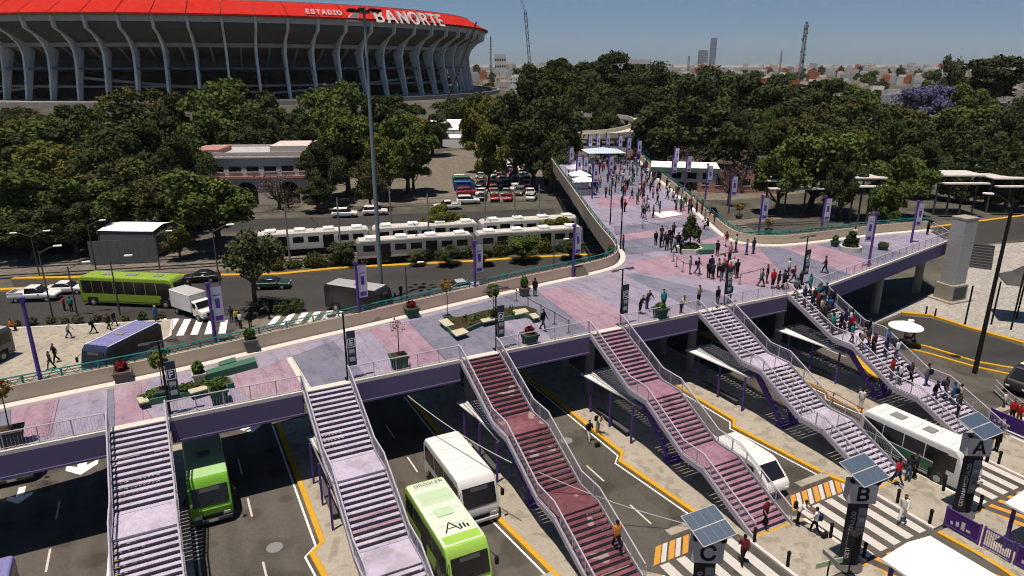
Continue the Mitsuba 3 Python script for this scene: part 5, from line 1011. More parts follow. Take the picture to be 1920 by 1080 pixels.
# curved white ramp decks at the far end of the approach
def deckband(path, w, z0, z1, label, m='m_cream2'):
    n = len(path); k = thing('ramp', label, 'ramp'); P = smoothpath(path, 2); zs = np.linspace(z0, z1, len(P)); d = np.gradient(P, axis=0); d /= np.linalg.norm(d, axis=1, keepdims=True); N = np.stack([-d[:, 1], d[:, 0]], 1) * w / 2
    V, F = [], []
    for p, nn, z in zip(P, N, zs):
        for s, h in ((-1, -.6), (1, -.6), (1, .0), (-1, 0)): V.append((*(p + nn * s), z + h))
    for i in range(len(P) - 1):
        for j in range(4): A, B, Cc, D = i * 4 + j, i * 4 + (j + 1) % 4, (i + 1) * 4 + (j + 1) % 4, (i + 1) * 4 + j; F += [[A, B, Cc], [A, Cc, D]]
    part(k, 'slab', (np.array(V), np.array(F)), m)
    for s in (-1, 1): part(k, 'parapet', cat([bar((*(P[i] + N[i] * s), zs[i] + .4), (*(P[i + 1] + N[i + 1] * s), zs[i + 1] + .4), .3, 1.3) for i in range(len(P) - 1)]), m)
    for i in range(1, len(P) - 1, 3): part(k, 'pier', bar((*P[i], 0), (*P[i], zs[i] - .6), 1.0, 1.0), 'm_concrete')
diff('m_cream2', .50, .47, .40)
deckband([(10.86,190.0), (21.12,185.0), (33.54,192.0), (43.13,215.0)], 9, 7.6, 8.8, 'pale curved ramp deck at the far end of the approach, lower tier')
deckband([(17.97,238.0), (30.76,240.0), (42.04,232.0), (41.54,215.0)], 8, 10.2, 9.0, 'pale curved ramp deck at the far end of the approach, upper tier')
for n, (u0, u1, v, y, lab) in enumerate(((1440, 1490, 342, 112, 'low white platform roof behind the trees, left part'), (1610, 1660, 335, 118, 'white platform roof seen between two trees'), (1770, 1850, 325, 128, 'white platform roof at the right behind the conifers'), (1870, 1960, 330, 130, 'white platform roof at the right edge'))):
    a, b = (([(45.41,122.0,6.56),(56.86,122.0,5.89)], [(57.96,116.0,7.96),(63.38,116.0,7.78)], [(75.98,122.0,7.5),(84.01,122.0,7.5)], [(86.95,124.0,6.62),(98.91,124.0,6.82)], [(41.83,112.0,6.93),(48.85,112.0,6.58)])[n])
    k = thing('platform_roof', lab, 'roof'); w = (b[0] - a[0]) / 2; x, y, z = (a[0] + b[0]) / 2, a[1], a[2]
    part(k, 'roof', cbx(x - w, x + w, y, y + 6, z - .3, z, .08), 'm_offwhite'); part(k, 'under_roof', cbx(x - w, x + w, y - 1.6, y - .3, z - 1.5, z - 1.2, .05), 'm_offwhite')
    for q in range(4): xx = x - w + .5 + (2 * w - 1) * q / 3; part(k, 'post', bx(xx - .12, xx + .12, y + 1, y + 1.24, 0, z - .3), 'm_dgrey')
building('orange building at the right edge beyond the trees', 150.03, 210, -.2, 14, 10, 9.5, 'm_terracotta2', [(5.5, 7.5, 4, 1.4)]); building('red walled house among the trees at right', 112.78, 200, .1, 9, 8, 8.2, 'm_roofredwall', [(4, 6, 3, 1.2)])
diff('m_terracotta2', .45, .2, .06); diff('m_roofredwall', .4, .06, .05)
building('dark blue roofed hall behind the conifers at right', 109.67, 165, .0, 11, 8, 6.4, 'm_bluegrey', [(2, 4, 4, 1.5)], roofm='p_navy')
building('white low building with awnings beyond the conifers', 97.87, 150, .05, 15, 8, 4.6, 'm_cream', [(1, 2.6, 6, 1.4)])
building('grey white flat building right of the jacaranda tree', 208.74, 300, 0, 22, 12, 10.5, 'm_greywall', [(6, 8, 6, 2)])
# ---------------------------------------------------------------- far city
rg = random.Random(11)
def house_mesh(seed):
    r = random.Random(seed); w, d, h = 10, 9, r.choice([5.5, 6, 8.5]); out = [bx(-w / 2, w / 2, -d / 2, d / 2, -3, h)]
    out.append(bx(-w / 2 - .1, w / 2 + .1, -d / 2 - .1, -d / 2 + .15, h, h + .6)); out.append(bx(-w / 2 + r.uniform(0, 4), w / 2 - r.uniform(0, 2), 0, d / 2 - .3, h, h + 2.6))
    out.append(xf(trn(r.uniform(-3, 3), -2, h), lathe([(.7, 0), (.7, 1.3), (.3, 1.6)], 8)))
    win = []
    for fl in range(int(h // 2.8)):
        for j in range(4):
            if r.random() < .8: c = -w / 2 + 1.3 + j * 2.45; win.append(bx(c - .6, c + .6, -d / 2 - .06, -d / 2 + .1, fl * 2.8 + 1.0, fl * 2.8 + 2.3))
    return shared(cat(out)), shared(cat(win))
HM = [house_mesh(s) for s in range(6)]
hcols = [('m_cream', 'cream'), ('m_white2', 'white'), ('m_palepink', 'pale pink'), ('m_lgrey', 'light grey'), ('m_white2', 'white'), ('m_cream', 'cream'), ('m_white2', 'white'), ('m_palepink', 'pale pink'), ('m_terracotta', 'brick red'), ('m_lgrey', 'light grey')]
for q in range(330):
    y = 330 * math.exp(rg.random() ** .8 * 2.3); ux = rg.uniform(-.06, .78); x = ux * y
    if x < 0 and y < 560: continue
    m, cn = rg.choice(hcols); s = rg.uniform(.8, 1.25) * (1 + max(0, y - 900) / 2500)
    band = 'nearer' if y < 650 else 'farther'
    k = thing('house', f'{cn} flat roofed house in the {band} belt of the distant city', 'house', mat(x, y, rg.uniform(0, 3) + (y - 330) * .006, rg.uniform(-.5, .5), s), group=f'{cn} houses in the {band} belt of the city')
    a, b = rg.choice(HM); part(k, 'building', a, m)
    if y < 900: part(k, 'windows', b, 'm_dgrey', kind='stuff')
def tower(u, vt, y, w, label, m, seed):
    x, _, z = u
    k = thing('tower_block', label, 'building', mat(x, y, 0)); part(k, 'shaft', cbx(-w / 2, w / 2, -w / 2, w / 2, 0, z, 1.0), m)
    n = int(z / 14)
    for j in range(1, n): part(k, 'storey_band', bx(-w / 2 - .4, w / 2 + .4, -w / 2 - .4, w / 2 + .4, j * 14, j * 14 + 2.5), 'm_bluegrey')
diff('m_tower', .13, .18, .24)
tower((1326.19,4800.0,195.77), 71, 4800, 34, 'slender tall bluish tower on the horizon', 'm_tower', 1); tower((1262.73,4800.0,119.69), 94, 4800, 52, 'shorter broad bluish tower on the horizon left of the slender one', 'm_tower', 2)
x, y, z = (-22.61,1400.0,45.55); building('white block with dark top on the horizon right of the stadium', x, 1400, 0, 22, 16, z, 'm_white2', [(z - 12, z - 8, 5, 3), (z - 24, z - 20, 5, 3)]); x, y, z = (152.3,900.0,32.3); building('long white building on the skyline above the dark trees', x, 900, 0, 40, 14, z, 'm_white2', [(z - 8, z - 5, 8, 3)])
def mast(label, p, w, dishes=False):
    x, y, z = p; k = thing('radio_mast', label, 'mast', mat(x, y, 0)); part(k, 'lattice', lattice((0, 0, 0), (0, 0, z), w, 16), 'm_mastgrey', kind='stuff')
    r = random.Random(int(z))
    if dishes:
        for j in range(11): zz = z * (.42 + .05 * j) + (6 if j > 4 else 0); a = r.uniform(0, 6); part(k, 'antenna', cbx(math.cos(a) * w * .5 - 1.1, math.cos(a) * w * .5 + 1.1, math.sin(a) * w * .5 - 1.1, math.sin(a) * w * .5 + 1.1, zz, zz + 2.6, .3), 'm_mastgrey')
diff('m_mastgrey', .16, .16, .19)
mast('tall lattice radio mast hung with antennas on the skyline', (320.13,800.0,67.93), 3.3, True); mast('small lattice mast left of the tall radio mast', (370.87,1000.0,44.83), 1.8); mast('thin mast left of the two towers', (292.67,1200.0,40.26), 2.5)

# ---------------------------------------------------------------- trees: shared models, one instance per tree
def tree_model(seed, H=10.0, R=4.0, crown0=.2, lobes=34, leaves=15000, size=.215, cols=((.02, .045, .01), (.05, .085, .02)), bare=False, conical=False, airy=0.0):
    rgn = np.random.default_rng(seed); zc = H * (crown0 + 1) / 2; rz = H * (1 - crown0) / 2
    # lobes of the crown
    L = []
    while len(L) < lobes:
        d = rgn.normal(size=3); d /= np.linalg.norm(d); f = rgn.uniform(.15, .86) ** .6; c = d * f
        if conical: hh = rgn.uniform(-1, 1); rad = (1 - hh) / 2 * .85 + .08; an = rgn.uniform(0, 6.28); c = np.array([math.cos(an) * rad * .7, math.sin(an) * rad * .7, hh]); lr = .18 + .22 * rad
        else: lr = rgn.uniform(.24, .40) * (1.2 - .4 * f)
        if c[2] < -.86 and not conical: continue
        L.append((c, lr))
    V, CL = [], []; per = leaves // lobes
    for c, lr in L:
        d = rgn.normal(size=(per, 3)); d /= np.linalg.norm(d, axis=1, keepdims=True); d[:, 2] = np.where(d[:, 2] < -.4, -d[:, 2], d[:, 2])
        rr = lr * (rgn.uniform(.25, 1.0, (per, 1)) ** .45) * (1 + .25 * rgn.normal(size=(per, 1)) * (.4 + airy))
        p = (c + d * rr) * (R, R, rz) + (0, 0, zc)
        nrm = d + rgn.normal(size=(per, 3)) * .7; nrm /= np.linalg.norm(nrm, axis=1, keepdims=True)
        a = np.cross(nrm, rgn.normal(size=(per, 3))); a /= np.linalg.norm(a, axis=1, keepdims=True); b = np.cross(nrm, a)
        s = size * rgn.uniform(.55, 1.35, (per, 1)); w = rgn.uniform(.45, .8, (per, 1))
        V.append(np.stack([p - a * s, p + b * s * w, p + a * s, p - b * s * w], 1).reshape(-1, 3))
        lk = rgn.uniform(0, 1); k = np.clip(lk * .6 + rgn.uniform(0, .5, (per, 1)), 0, 1); CL.append(np.repeat(np.array(cols[0]) * (1 - k) + np.array(cols[1]) * k, 4, 0))
    V = np.vstack(V); n = len(V) // 4; i = np.arange(n) * 4; F = np.concatenate([np.stack([i, i + 1, i + 2], 1), np.stack([i, i + 2, i + 3], 1)])
    # trunk and limbs
    tr = [tube([(0, 0, -.4), (.1, .05, H * crown0 * .6), (.15, -.1, H * crown0 * 1.15), (0, 0, H * (.85 if conical else .62))], [R * .085, R * .07, R * .055, R * .02], 8)]
    for c, lr in L[:: (1 if bare else 2)]:
        e = c * (R, R, rz) * .9 + (0, 0, zc); s0 = np.array([.1, 0, H * (crown0 * rgn.uniform(.75, 1.3))]); mid = (s0 + e) / 2 + (0, 0, -.06 * H)
        tr.append(tube([s0, mid, e], [R * .035, R * .022, R * .008], 5))
    return {'type': 'shapegroup', 'trunk': {**mikit.ply(tm(cat(tr)), None), 'bsdf': {'type': 'ref', 'id': 'm_bark'}}, 'crown': {**mikit.ply(tm((V, F)), None, color=np.vstack(CL)), 'bsdf': {'type': 'ref', 'id': 'm_leaf'}}}
DK, MD, YL, OL, GY, PU = ((.028, .042, .017), (.066, .083, .033)), ((.046, .074, .020), (.106, .140, .040)), ((.066, .080, .018), (.128, .130, .034)), ((.046, .052, .02), (.092, .096, .036)), ((.045, .058, .026), (.09, .10, .048)), ((.075, .07, .13), (.13, .125, .23))
MODELS = {0: [dict(seed=1, cols=DK, R=4.6, airy=.35, leaves=11500), dict(seed=2, cols=DK, R=4.2, lobes=32), dict(seed=21, cols=DK, R=5.0, lobes=22)], 1: [dict(seed=3, cols=MD, R=4.4, airy=.3, leaves=12000), dict(seed=4, cols=MD, R=4.8, lobes=30), dict(seed=23, cols=MD, R=4.2, lobes=20)],
          2: [dict(seed=5, cols=YL, R=4.0), dict(seed=25, cols=YL, R=4.5, lobes=20)], 3: [dict(seed=6, cols=OL, R=4.4, leaves=8000, airy=.3), dict(seed=26, cols=OL, R=4.0, leaves=8200, airy=.2)], 4: [dict(seed=7, cols=GY, R=4.3, leaves=4200, size=.26, airy=.5, lobes=34, crown0=.38)],
          5: [dict(seed=8, cols=PU, R=5.2, lobes=30, crown0=.45)], 6: [dict(seed=9, cols=DK, R=2.6, conical=True, crown0=.12, lobes=40, size=.28)], 7: [dict(seed=10, cols=((.10, .07, .06), (.14, .10, .09)), R=4.0, leaves=420, size=.2, bare=True, lobes=30, airy=.6)],
          8: [dict(seed=12, cols=((.024, .034, .016), (.055, .062, .028)), R=3.6, crown0=.42, lobes=22, airy=.35), dict(seed=13, cols=((.03, .04, .016), (.06, .066, .026)), R=3.8, crown0=.4, lobes=18, airy=.3)]}
TM = {}
for kd, lst in MODELS.items():
    TM[kd] = []
    for j, kw in enumerate(lst):
        nm = 'tree_model_' + 'abcdefghi'[kd] + 'abc'[j]; scene[nm] = tree_model(**kw); TM[kd].append((nm, kw.get('R', 4.0)))
KNAME = {0: ('broadleaf_tree', 'dark green broadleaf tree'), 1: ('broadleaf_tree', 'fresh green broadleaf tree'), 2: ('broadleaf_tree', 'yellow green tree'), 3: ('broadleaf_tree', 'brownish olive tree'), 4: ('willow_tree', 'thin grey green tree'), 5: ('jacaranda_tree', 'violet flowering tree'), 6: ('conifer_tree', 'dark slender conifer'), 7: ('bare_tree', 'almost bare tree'), 8: ('eucalyptus_tree', 'tall dark airy tree')}
trg = random.Random(77)
def tree(t, kd, label=None, where='', z=0.0, group=None):
    x, y, h, r = t; nm, R = trg.choice(TM[kd]); name, base = KNAME[kd]
    k = thing(name, label or f'{base} {where}', 'tree', group=group); h = h - z
    M = mat(x, y, z, trg.uniform(0, 6.28)) @ np.diag([r / R, r / R * trg.uniform(.9, 1.1), h / 10.0, 1]); scene[k] = {'type': 'instance', 'group': {'type': 'ref', 'id': nm}, 'to_world': T(M.tolist())}
    return k
TL = [
 ((-72.5,100,11.6,8.1), 1, 'at the left edge behind the hoarding'), ((-83.9,104,12.5,8.8), 0, 'just beyond the left edge behind the avenue'), ((-65.2,103,10.9,6.8), 1, 'second from the left edge behind the avenue'), ((-63.3,112,11.4,7.3), 3, 'above the white marquee'),
 ((-54.1,106,9.8,4.9), 3, 'right of the white marquee'), ((-43.6,99,12.5,7.3), 1, 'large, left of the trains and below the pale pink building'), ((-28.4,72,9.4,3.8), 4, 'on the pavement edge of the avenue, alone'),
 ((-102.0,150,14.6,11.3), 1, 'in the left wood, middle row, far left'), ((-86.3,145,16.3,9.8), 0, 'in the left wood, middle row, left of centre'), ((-72.9,140,15.9,9.0), 0, 'in the left wood, middle row, right of centre'), ((-60.8,128,14.2,5.8), 0, 'in the left wood near the pale pink building'), ((-100.5,135,13.5,9.2), 0, 'in the left wood cut by the left edge'),
 ((-82.2,125,14.0,7.1), 2, 'in the left wood with pale top'), ((-71.8,124,13.4,6.6), 0, 'in the left wood just behind the marquee trees'),
 ((-108.4,205,19.6,11.5), 3, 'tallest before the stadium at left'), ((-133.8,215,14.8,8.9), 0, 'before the stadium foot at far left'), ((-95.5,200,18.9,9.0), 0, 'before the stadium between the olive tree and the bright tree'), ((-78.2,195,21.9,11.6), 1, 'bright, before the stadium left of the mast'), ((-70.1,165,16.2,8.1), 1, 'above the pale pink building'),
 ((-62.1,185,19.4,7.6), 0, 'before the stadium above the pink building roof'), ((-59.1,160,15.3,7.2), 0, 'behind the pink building roof'), ((-46.4,185,22.9,9.3), 1, 'bright, before the stadium just left of the mast'), ((-46.3,158,16.6,5.9), 0, 'right behind the pink building'),
 ((-34.1,142,18.1,7.7), 1, 'large, left of the mast'), ((-36.2,132,12.6,4.8), 0, 'right of the pink building, low'), ((-38.8,200,18.3,8.2), 0, 'behind the mast'), ((-22.1,145,17.4,6.3), 1, 'large, right of the mast'), ((-24.1,210,12.0,6.3), 0, 'before the stadium right of the mast'), ((-24.9,138,14.3,4.7), 2, 'low, just right of the mast'),
 ((-7.2,175,20.7,6.0), 2, 'left of the dark car park trees'), ((-5.1,150,14.3,5.4), 2, 'low, at the car park entrance'), ((0.6,160,22.8,7.4), 0, 'over the car park, left'), ((7.9,156,20.9,7.2), 0, 'over the car park, right'), ((4.6,152,15.9,8.0), 0, 'over the car park, lower'), ((12.8,170,17.1,4.6), 0, 'at the left end of the approach'),
 ((11.0,300,28.1,11.0), 8, 'on the skyline left of centre'), ((25.6,290,28.8,11.7), 8, 'on the skyline near the crane'), ((42.8,310,29.9,10.9), 8, 'with the highest top near the centre'), ((27.3,215,16.8,5.8), 0, 'round, at the far end of the approach'), ((53.2,300,24.3,11.1), 0, 'right of the highest skyline tree'), ((28.9,260,20.9,11.6), 0, 'above the pale ramps'), ((39.3,240,18.7,8.9), 8, 'above the right end of the pale ramps'),
 ((60.0,285,25.2,13.0), 0, 'below the two far towers, left'), ((70.1,262,23.8,13.6), 0, 'below the two far towers, right'), ((35.4,160,17.7,8.4), 0, 'over the kiosk, left'), ((42.9,155,19.4,11.6), 0, 'huge, right of the approach'), ((48.5,150,17.1,5.6), 0, 'right end of the huge dark tree'),
 ((83.2,255,21.7,10.4), 8, 'left of the radio mast'), ((95.5,250,21.1,13.0), 0, 'below the radio mast, left'), ((112.5,258,21.3,12.6), 0, 'below the radio mast, right'), ((132.3,270,20.3,10.0), 1, 'right of the radio mast'), ((69.9,190,15.7,3.7), 1, 'small and round behind the yard'), ((86.1,190,17.1,7.8), 3, 'above the green trees at right'), ((70.4,170,14.7,6.4), 3, 'beside the yard'),
 ((55.4,126,15.3,8.4), 1, 'large, bright, above the right parapet'), ((48.3,124,12.2,4.5), 1, 'left neighbour of the large bright tree at right'), ((72.6,150,14.1,5.7), 2, 'behind the large bright tree at right'), ((67.9,120,12.4,5.7), 1, 'bright, above the banner pole at right'), ((58.5,106,9.3,3.3), 1, 'low, below the bright tree at right'), ((136.6,235,20.0,10.1), 5, 'among green trees at right'),
 ((106.7,195,16.3,8.0), 3, 'below the violet tree, left'), ((85.8,165,15.0,6.5), 0, 'left of the red walled house'), ((182.8,300,30.2,5.7), 4, 'slender, on the skyline at right'), ((193.7,290,28.0,13.2), 8, 'broad, on the skyline at right'), ((168.8,260,20.9,9.3), 1, 'below the broad skyline tree'), ((116.6,180,17.3,9.4), 1, 'in the right wood, upper'), ((119.9,170,17.0,6.4), 0, 'in the right wood at the edge'),
 ((100.7,165,15.0,7.5), 0, 'in the right wood, centre'), ((88.6,136,12.2,3.5), 6, 'left of the white platform roof at right'), ((91.7,132,12.6,4.0), 6, 'in front of the white platform roof at right'), ((84.2,140,11.8,5.3), 0, 'above the white low building'), ((92.6,128,15.1,3.5), 6, 'cut by the right edge'), ((57.1,118,10.6,3.6), 0, 'under the large bright tree at right'), ((106.0,140,16.7,6.3), 0, 'beyond the right edge'),
 ((-67.6,94,7.0,5.2), 0, 'low over the avenue at far left'), ((-62.1,95,7.7,4.5), 0, 'low over the avenue left of the hoarding'), ((-75.2,96,7.5,6.0), 0, 'low over the avenue beyond the left edge'), ((-46.4,93,5.1,2.6), 3, 'small, at the right end of the hoarding'), ((-76.2,112,7.1,7.0), 3, 'behind the low trees at far left'), ((-69.4,116,6.9,5.0), 0, 'just behind the white marquee'),
 ((-21.2,262,13.7,9.8), 0, 'behind the white tents, left'), ((-13.3,275,15.1,9.2), 8, 'behind the white tents, right'), ((-40.4,240,15.8,9.9), 0, 'behind the mast at the stadium foot'), ((-32.6,150,14.9,4.5), 0, 'close behind the mast, low'), ((-36.1,126,6.7,3.5), 0, 'at the right corner of the pale pink building'), ((-47.7,150,7.6,3.4), 1, 'behind the right wing of the pale pink building'), ((-52.9,112,8.8,4.3), 0, 'between the marquee and the pale pink building'),
 ((-21.2,148,11.0,4.1), 0, 'at the left edge of the car park'), ((-26.6,128,9.3,3.3), 3, 'small, behind the back street'),
 ((-23.0,90,3.5,1.9), 4, 'small, before the white train, left of the mast'), ((-8.6,90,2.7,1.7), 0, 'small, before the grey train right of the mast'), ((-13.0,90,2.1,1.4), 3, 'very small, before the grey train near the mast'), ((8.9,146,11.2,4.7), 0, 'over the front rows of the car park, right'),
 ((-4.0,90,2.7,1.9), 3, 'small, before the grey train, left'), ((1.5,92,3.9,2.5), 1, 'small, before the grey train, middle'), ((8.5,93,3.0,1.9), 0, 'small, before the grey train, right'), ((-33.3,91,3.8,1.9), 0, 'small, at the left end of the trains'),
 ((-10.6,104,5.6,3.7), 2, 'standing between the two trains'), ((6.5,104,4.2,2.8), 2, 'small, by the right end of the trains'), ((-43.9,128,7.9,4.0), 7, 'in front of the pale pink building'), ((36.3,140,11.8,4.3), 7, 'beside the kiosk roof'), ((42.1,132,12.0,4.4), 7, 'right of the kiosk roof'), ((-42.7,130,2.0,3.1), 7, 'by the back street'),
]
for q, (t, kd, w) in enumerate(TL): tree(t, kd, where=w)
# the belt of trees between the houses
bt = random.Random(5)
for q in range(105):
    y = 300 * math.exp(bt.random() * 1.7); ux = bt.uniform(-.05, .8); kd = bt.choice([0, 0, 0, 8, 1, 3, 4]); h = bt.uniform(9, 17) * (1.0 if y < 600 else 1.15)
    tree((round(ux * y, 1), round(y, 1), h + (y - 300) * .006, bt.uniform(5, 9)), kd, label=f'{KNAME[kd][1]} in the wooded belt of the distant city', group=f'{KNAME[kd][1]}s of the distant belt')
for q in range(44):     # trees behind the left wood, in front of the stadium mound
    y = bt.uniform(168, 262); x = bt.uniform(-.80, -.13) * y
    kd = bt.choice([0, 0, 1, 3, 2, 4]); tree((round(x, 1), round(y, 1), bt.uniform(9, 13), bt.uniform(5, 7.5)), kd, label=f'{KNAME[kd][1]} in the wood at the foot of the stadium', group=f'{KNAME[kd][1]}s at the foot of the stadium')
for q in range(26):
    y = bt.uniform(158, 300); x = bt.uniform(.30, .78) * y
    kd = bt.choice([0, 0, 1, 3, 8, 4, 2]); tree((round(x, 1), round(y, 1), bt.uniform(9, 14), bt.uniform(5, 8)), kd, label=f'{KNAME[kd][1]} in the wood beyond the railway at right', group=f'{KNAME[kd][1]}s of the right wood')
# shrubs
def shrub(x, y, r, h, label, cols, group=None, z=0.0, n=700, size=.16):
    m_, c_ = leafball(n, r, h * .55, int(x * 7 + y * 3) % 9999, size, cols); k = thing('shrub', label, 'shrub', mat(x, y, z), group); part(k, 'leaves', xf(trn(0, 0, h * .5), m_), 'm_leaf', color=c_)
    part(k, 'stems', cat([tube([(0, 0, 0), (math.cos(a) * r * .4, math.sin(a) * r * .4, h * .6)], [.05, .02], 4) for a in (0, 2.1, 4.2)]), 'm_bark', kind='stuff')
for q in range(30):
    a = np.array([-33.0, 86.6]) + (np.array([11.0, 97.0]) - np.array([-33.0, 86.6])) * (q + bt.random() * .6) / 30
    shrub(float(a[0]) + .2, float(a[1]) + 1.4 + bt.uniform(-.3, .5), bt.uniform(.6, 1.5), bt.uniform(.9, 2.4), 'low dusty shrub in the strip between yellow kerb and trains', bt.choice([OL, YL, GY, DK]), 'shrubs between yellow kerb and trains')
for q in range(10):
    a = np.array([-52.0, 67.5]) + (np.array([-38.0, 69.3]) - np.array([-52.0, 67.5])) * q / 9
    shrub(float(a[0]), float(a[1]) + bt.uniform(-.4, .4), bt.uniform(.4, .8), bt.uniform(.5, 1.1), 'dry low shrub on the strip between avenue and plaza', bt.choice([OL, GY]), 'dry shrubs between avenue and plaza', n=260, size=.12)
for q, (x, y) in enumerate([(10.7,88.34), (12.63,92.29), (-27.15,71.62), (-25.11,70.77), (-23.91,71.62)]):
    shrub(x, y, 1.1, 1.5, ['dark shrub behind the parapet near the bend', 'second dark shrub behind the parapet near the bend', 'shrub near the street tree, left', 'shrub near the street tree, middle', 'shrub near the street tree, right'][q], DK, n=420)

# ---------------------------------------------------------------- people
def sph(r, c, n=8): return m3.Manifold.sphere(r, n).translate(list(map(float, c)))
def bone(a, ra, b, rb, n=8): return m3.Manifold.batch_hull([sph(ra, a, n), sph(rb, b, n)])
def lerp(a, b, t): return np.array(a) * (1 - t) + np.array(b) * t
def person_parts(pose, hair, sleeves, skirt=False):
    """faces +x, 1.70 m tall; returns meshes for body, top, trousers, hair, shoes, pack"""
    J = {}
    lean = pose.get('lean', 0.0); hipz = pose.get('hip', .92)
    hip = np.array([0, 0, hipz]); ch = hip + np.array([math.sin(lean) * .42, 0, math.cos(lean) * .42]); nk = hip + np.array([math.sin(lean) * .56, 0, math.cos(lean) * .56]); hd = nk + np.array([math.sin(lean * .6) * .14 + .02, 0, math.cos(lean * .6) * .155])
    B, Tp, Tr, Sh = [], [], [], []
    def torso(o):
        return [m3.Manifold.batch_hull([sph(.105 + o, hip + (0, -.065, 0)), sph(.105 + o, hip + (0, .065, 0)), sph(.09 + o, lerp(hip, ch, .45) + (0, -.055, 0)), sph(.09 + o, lerp(hip, ch, .45) + (0, .055, 0))]),
                m3.Manifold.batch_hull([sph(.09 + o, lerp(hip, ch, .45) + (0, -.055, 0)), sph(.09 + o, lerp(hip, ch, .45) + (0, .055, 0)), sph(.095 + o, ch + (0, -.085, -.02)), sph(.095 + o, ch + (0, .085, -.02))]),
                m3.Manifold.batch_hull([sph(.095 + o, ch + (0, -.085, -.02)), sph(.095 + o, ch + (0, .085, -.02)), sph(.055 + o, ch + (0, -.165, .07)), sph(.055 + o, ch + (0, .165, .07)), sph(.055 + o * .5, nk + (0, 0, -.02))])]
    B += torso(0); Tp += torso(.018)
    B += [bone(nk + (0, 0, -.05), .055, hd + (-.01, 0, -.06), .052), m3.Manifold.batch_hull([sph(.092, hd + (-.012, 0, .045), 10), sph(.082, hd + (.0, 0, .0), 10), sph(.052, hd + (.03, 0, -.055))]), bone(hd + (.088, 0, .005), .01, hd + (.098, 0, -.022), .014, 5)]
    for s in (-1, 1):
        B.append(sph(.02, hd + (-.005, s * .086, -.002), 6))
        P = pose['legs'][0 if s < 0 else 1]; hj = hip + (0, s * .085, -.03)
        a1, a2 = P; kn = hj + np.array([math.sin(a1) * .43, s * .01, -math.cos(a1) * .43]); an = kn + np.array([math.sin(a2) * .42, 0, -math.cos(a2) * .42]); toe = an + np.array([.15, s * .015, -.045])
        B += [bone(hj, .088, kn, .056), bone(kn, .056, an, .038), m3.Manifold.batch_hull([sph(.036, an + (-.03, 0, -.03), 6), sph(.038, an, 6), sph(.026, toe, 6)])]
        Tr += [bone(hj, .104, kn, .072), bone(kn, .072, lerp(kn, an, .93), .055)]
        Sh.append(m3.Manifold.batch_hull([sph(.047, an + (-.035, 0, -.025), 6), sph(.05, an + (0, 0, 0), 6), sph(.042, toe, 6), sph(.036, toe + (.03, 0, -.004), 6)]))
        b1, b2, sp = pose['arms'][0 if s < 0 else 1]; sj = ch + (0, s * .185, .07)
        el = sj + np.array([math.sin(b1) * .28 * math.cos(sp), s * math.sin(sp) * .28, -math.cos(b1) * .28 * math.cos(sp)]); wr = el + np.array([math.sin(b2) * .25, -s * .02, -math.cos(b2) * .25])
        dirw = (wr - el) / np.linalg.norm(wr - el); lat = np.cross(dirw, [0, 1.0, 0]); lat /= np.linalg.norm(lat)
        B += [bone(sj, .052, el, .04), bone(el, .04, wr, .027)]; kb = wr + dirw * .085
        B.append(m3.Manifold.batch_hull([sph(.022, wr, 6), sph(.018, kb + lat * .028, 6), sph(.018, kb - lat * .028, 6)]))
        for f in range(4):
            o = lat * (.033 - .022 * f); Lf = (.068, .078, .072, .056)[f]; m_ = kb + o + dirw * Lf * .5; e_ = m_ + dirw * Lf * .4 - np.array([0, s * .02, 0]) + lat * 0
            B += [bone(kb + o, .0095, m_, .0088, 5), bone(m_, .0088, e_, .0075, 5)]
        tb = wr + dirw * .03 + lat * .026; B += [bone(tb, .012, tb + lat * .03 + dirw * .03, .0105, 5), bone(tb + lat * .03 + dirw * .03, .0105, tb + lat * .034 + dirw * .06, .0085, 5)]
        Tp += [bone(sj, .068, el, .056)] + ([bone(el, .056, lerp(el, wr, .92), .042)] if sleeves else [])
    Tr.append(m3.Manifold.batch_hull([sph(.124, hip + (0, -.065, .0)), sph(.124, hip + (0, .065, .0)), sph(.112, hip + (0, 0, .08))]))
    if skirt: Tr.append(m3.Manifold.batch_hull([sph(.13, hip + (0, -.05, 0)), sph(.13, hip + (0, .05, 0)), sph(.12, hip + (.03, -.1, -.42)), sph(.12, hip + (.03, .1, -.42))]))
    Hr = [m3.Manifold.batch_hull([sph(.1, hd + (-.028, 0, .055), 10), sph(.088, hd + (-.045, 0, .01), 8)])]
    if hair == 'long': Hr.append(m3.Manifold.batch_hull([sph(.085, hd + (-.05, 0, .02)), sph(.07, hd + (-.07, 0, -.16)), sph(.05, hd + (-.07, .05, -.22)), sph(.05, hd + (-.07, -.05, -.22))]))
    if hair == 'cap': Hr = [m3.Manifold.batch_hull([sph(.102, hd + (-.015, 0, .055), 10), sph(.09, hd + (-.02, 0, .03))]), m3.Manifold.batch_hull([sph(.012, hd + (.07, -.06, .045), 5), sph(.012, hd + (.07, .06, .045), 5), sph(.01, hd + (.16, -.045, .035), 5), sph(.01, hd + (.16, .045, .035), 5)])]
    U = lambda L: vf(m3.Manifold.batch_boolean(L, m3.OpType.Add))
    body = U(B); low = -body[0][:, 2].min() if pose.get('drop', True) else 0
    sh = lambda m: (m[0] + (0, 0, low), m[1])
    V = body[0]; col = np.tile(pose['skin'], (len(V), 1))
    fx = V - hd; eyes = (fx[:, 0] > .055) & (np.abs(np.abs(fx[:, 1]) - .034) < .018) & (np.abs(fx[:, 2] - .012) < .02); col[eyes] = (.03, .02, .02)
    mouth = (fx[:, 0] > .045) & (np.abs(fx[:, 1]) < .025) & (np.abs(fx[:, 2] + .05) < .014); col[mouth] = (.25, .09, .08)
    pack = cbx(-.34, -.13, -.15, .15, hipz + .05, hipz + .46, .05)
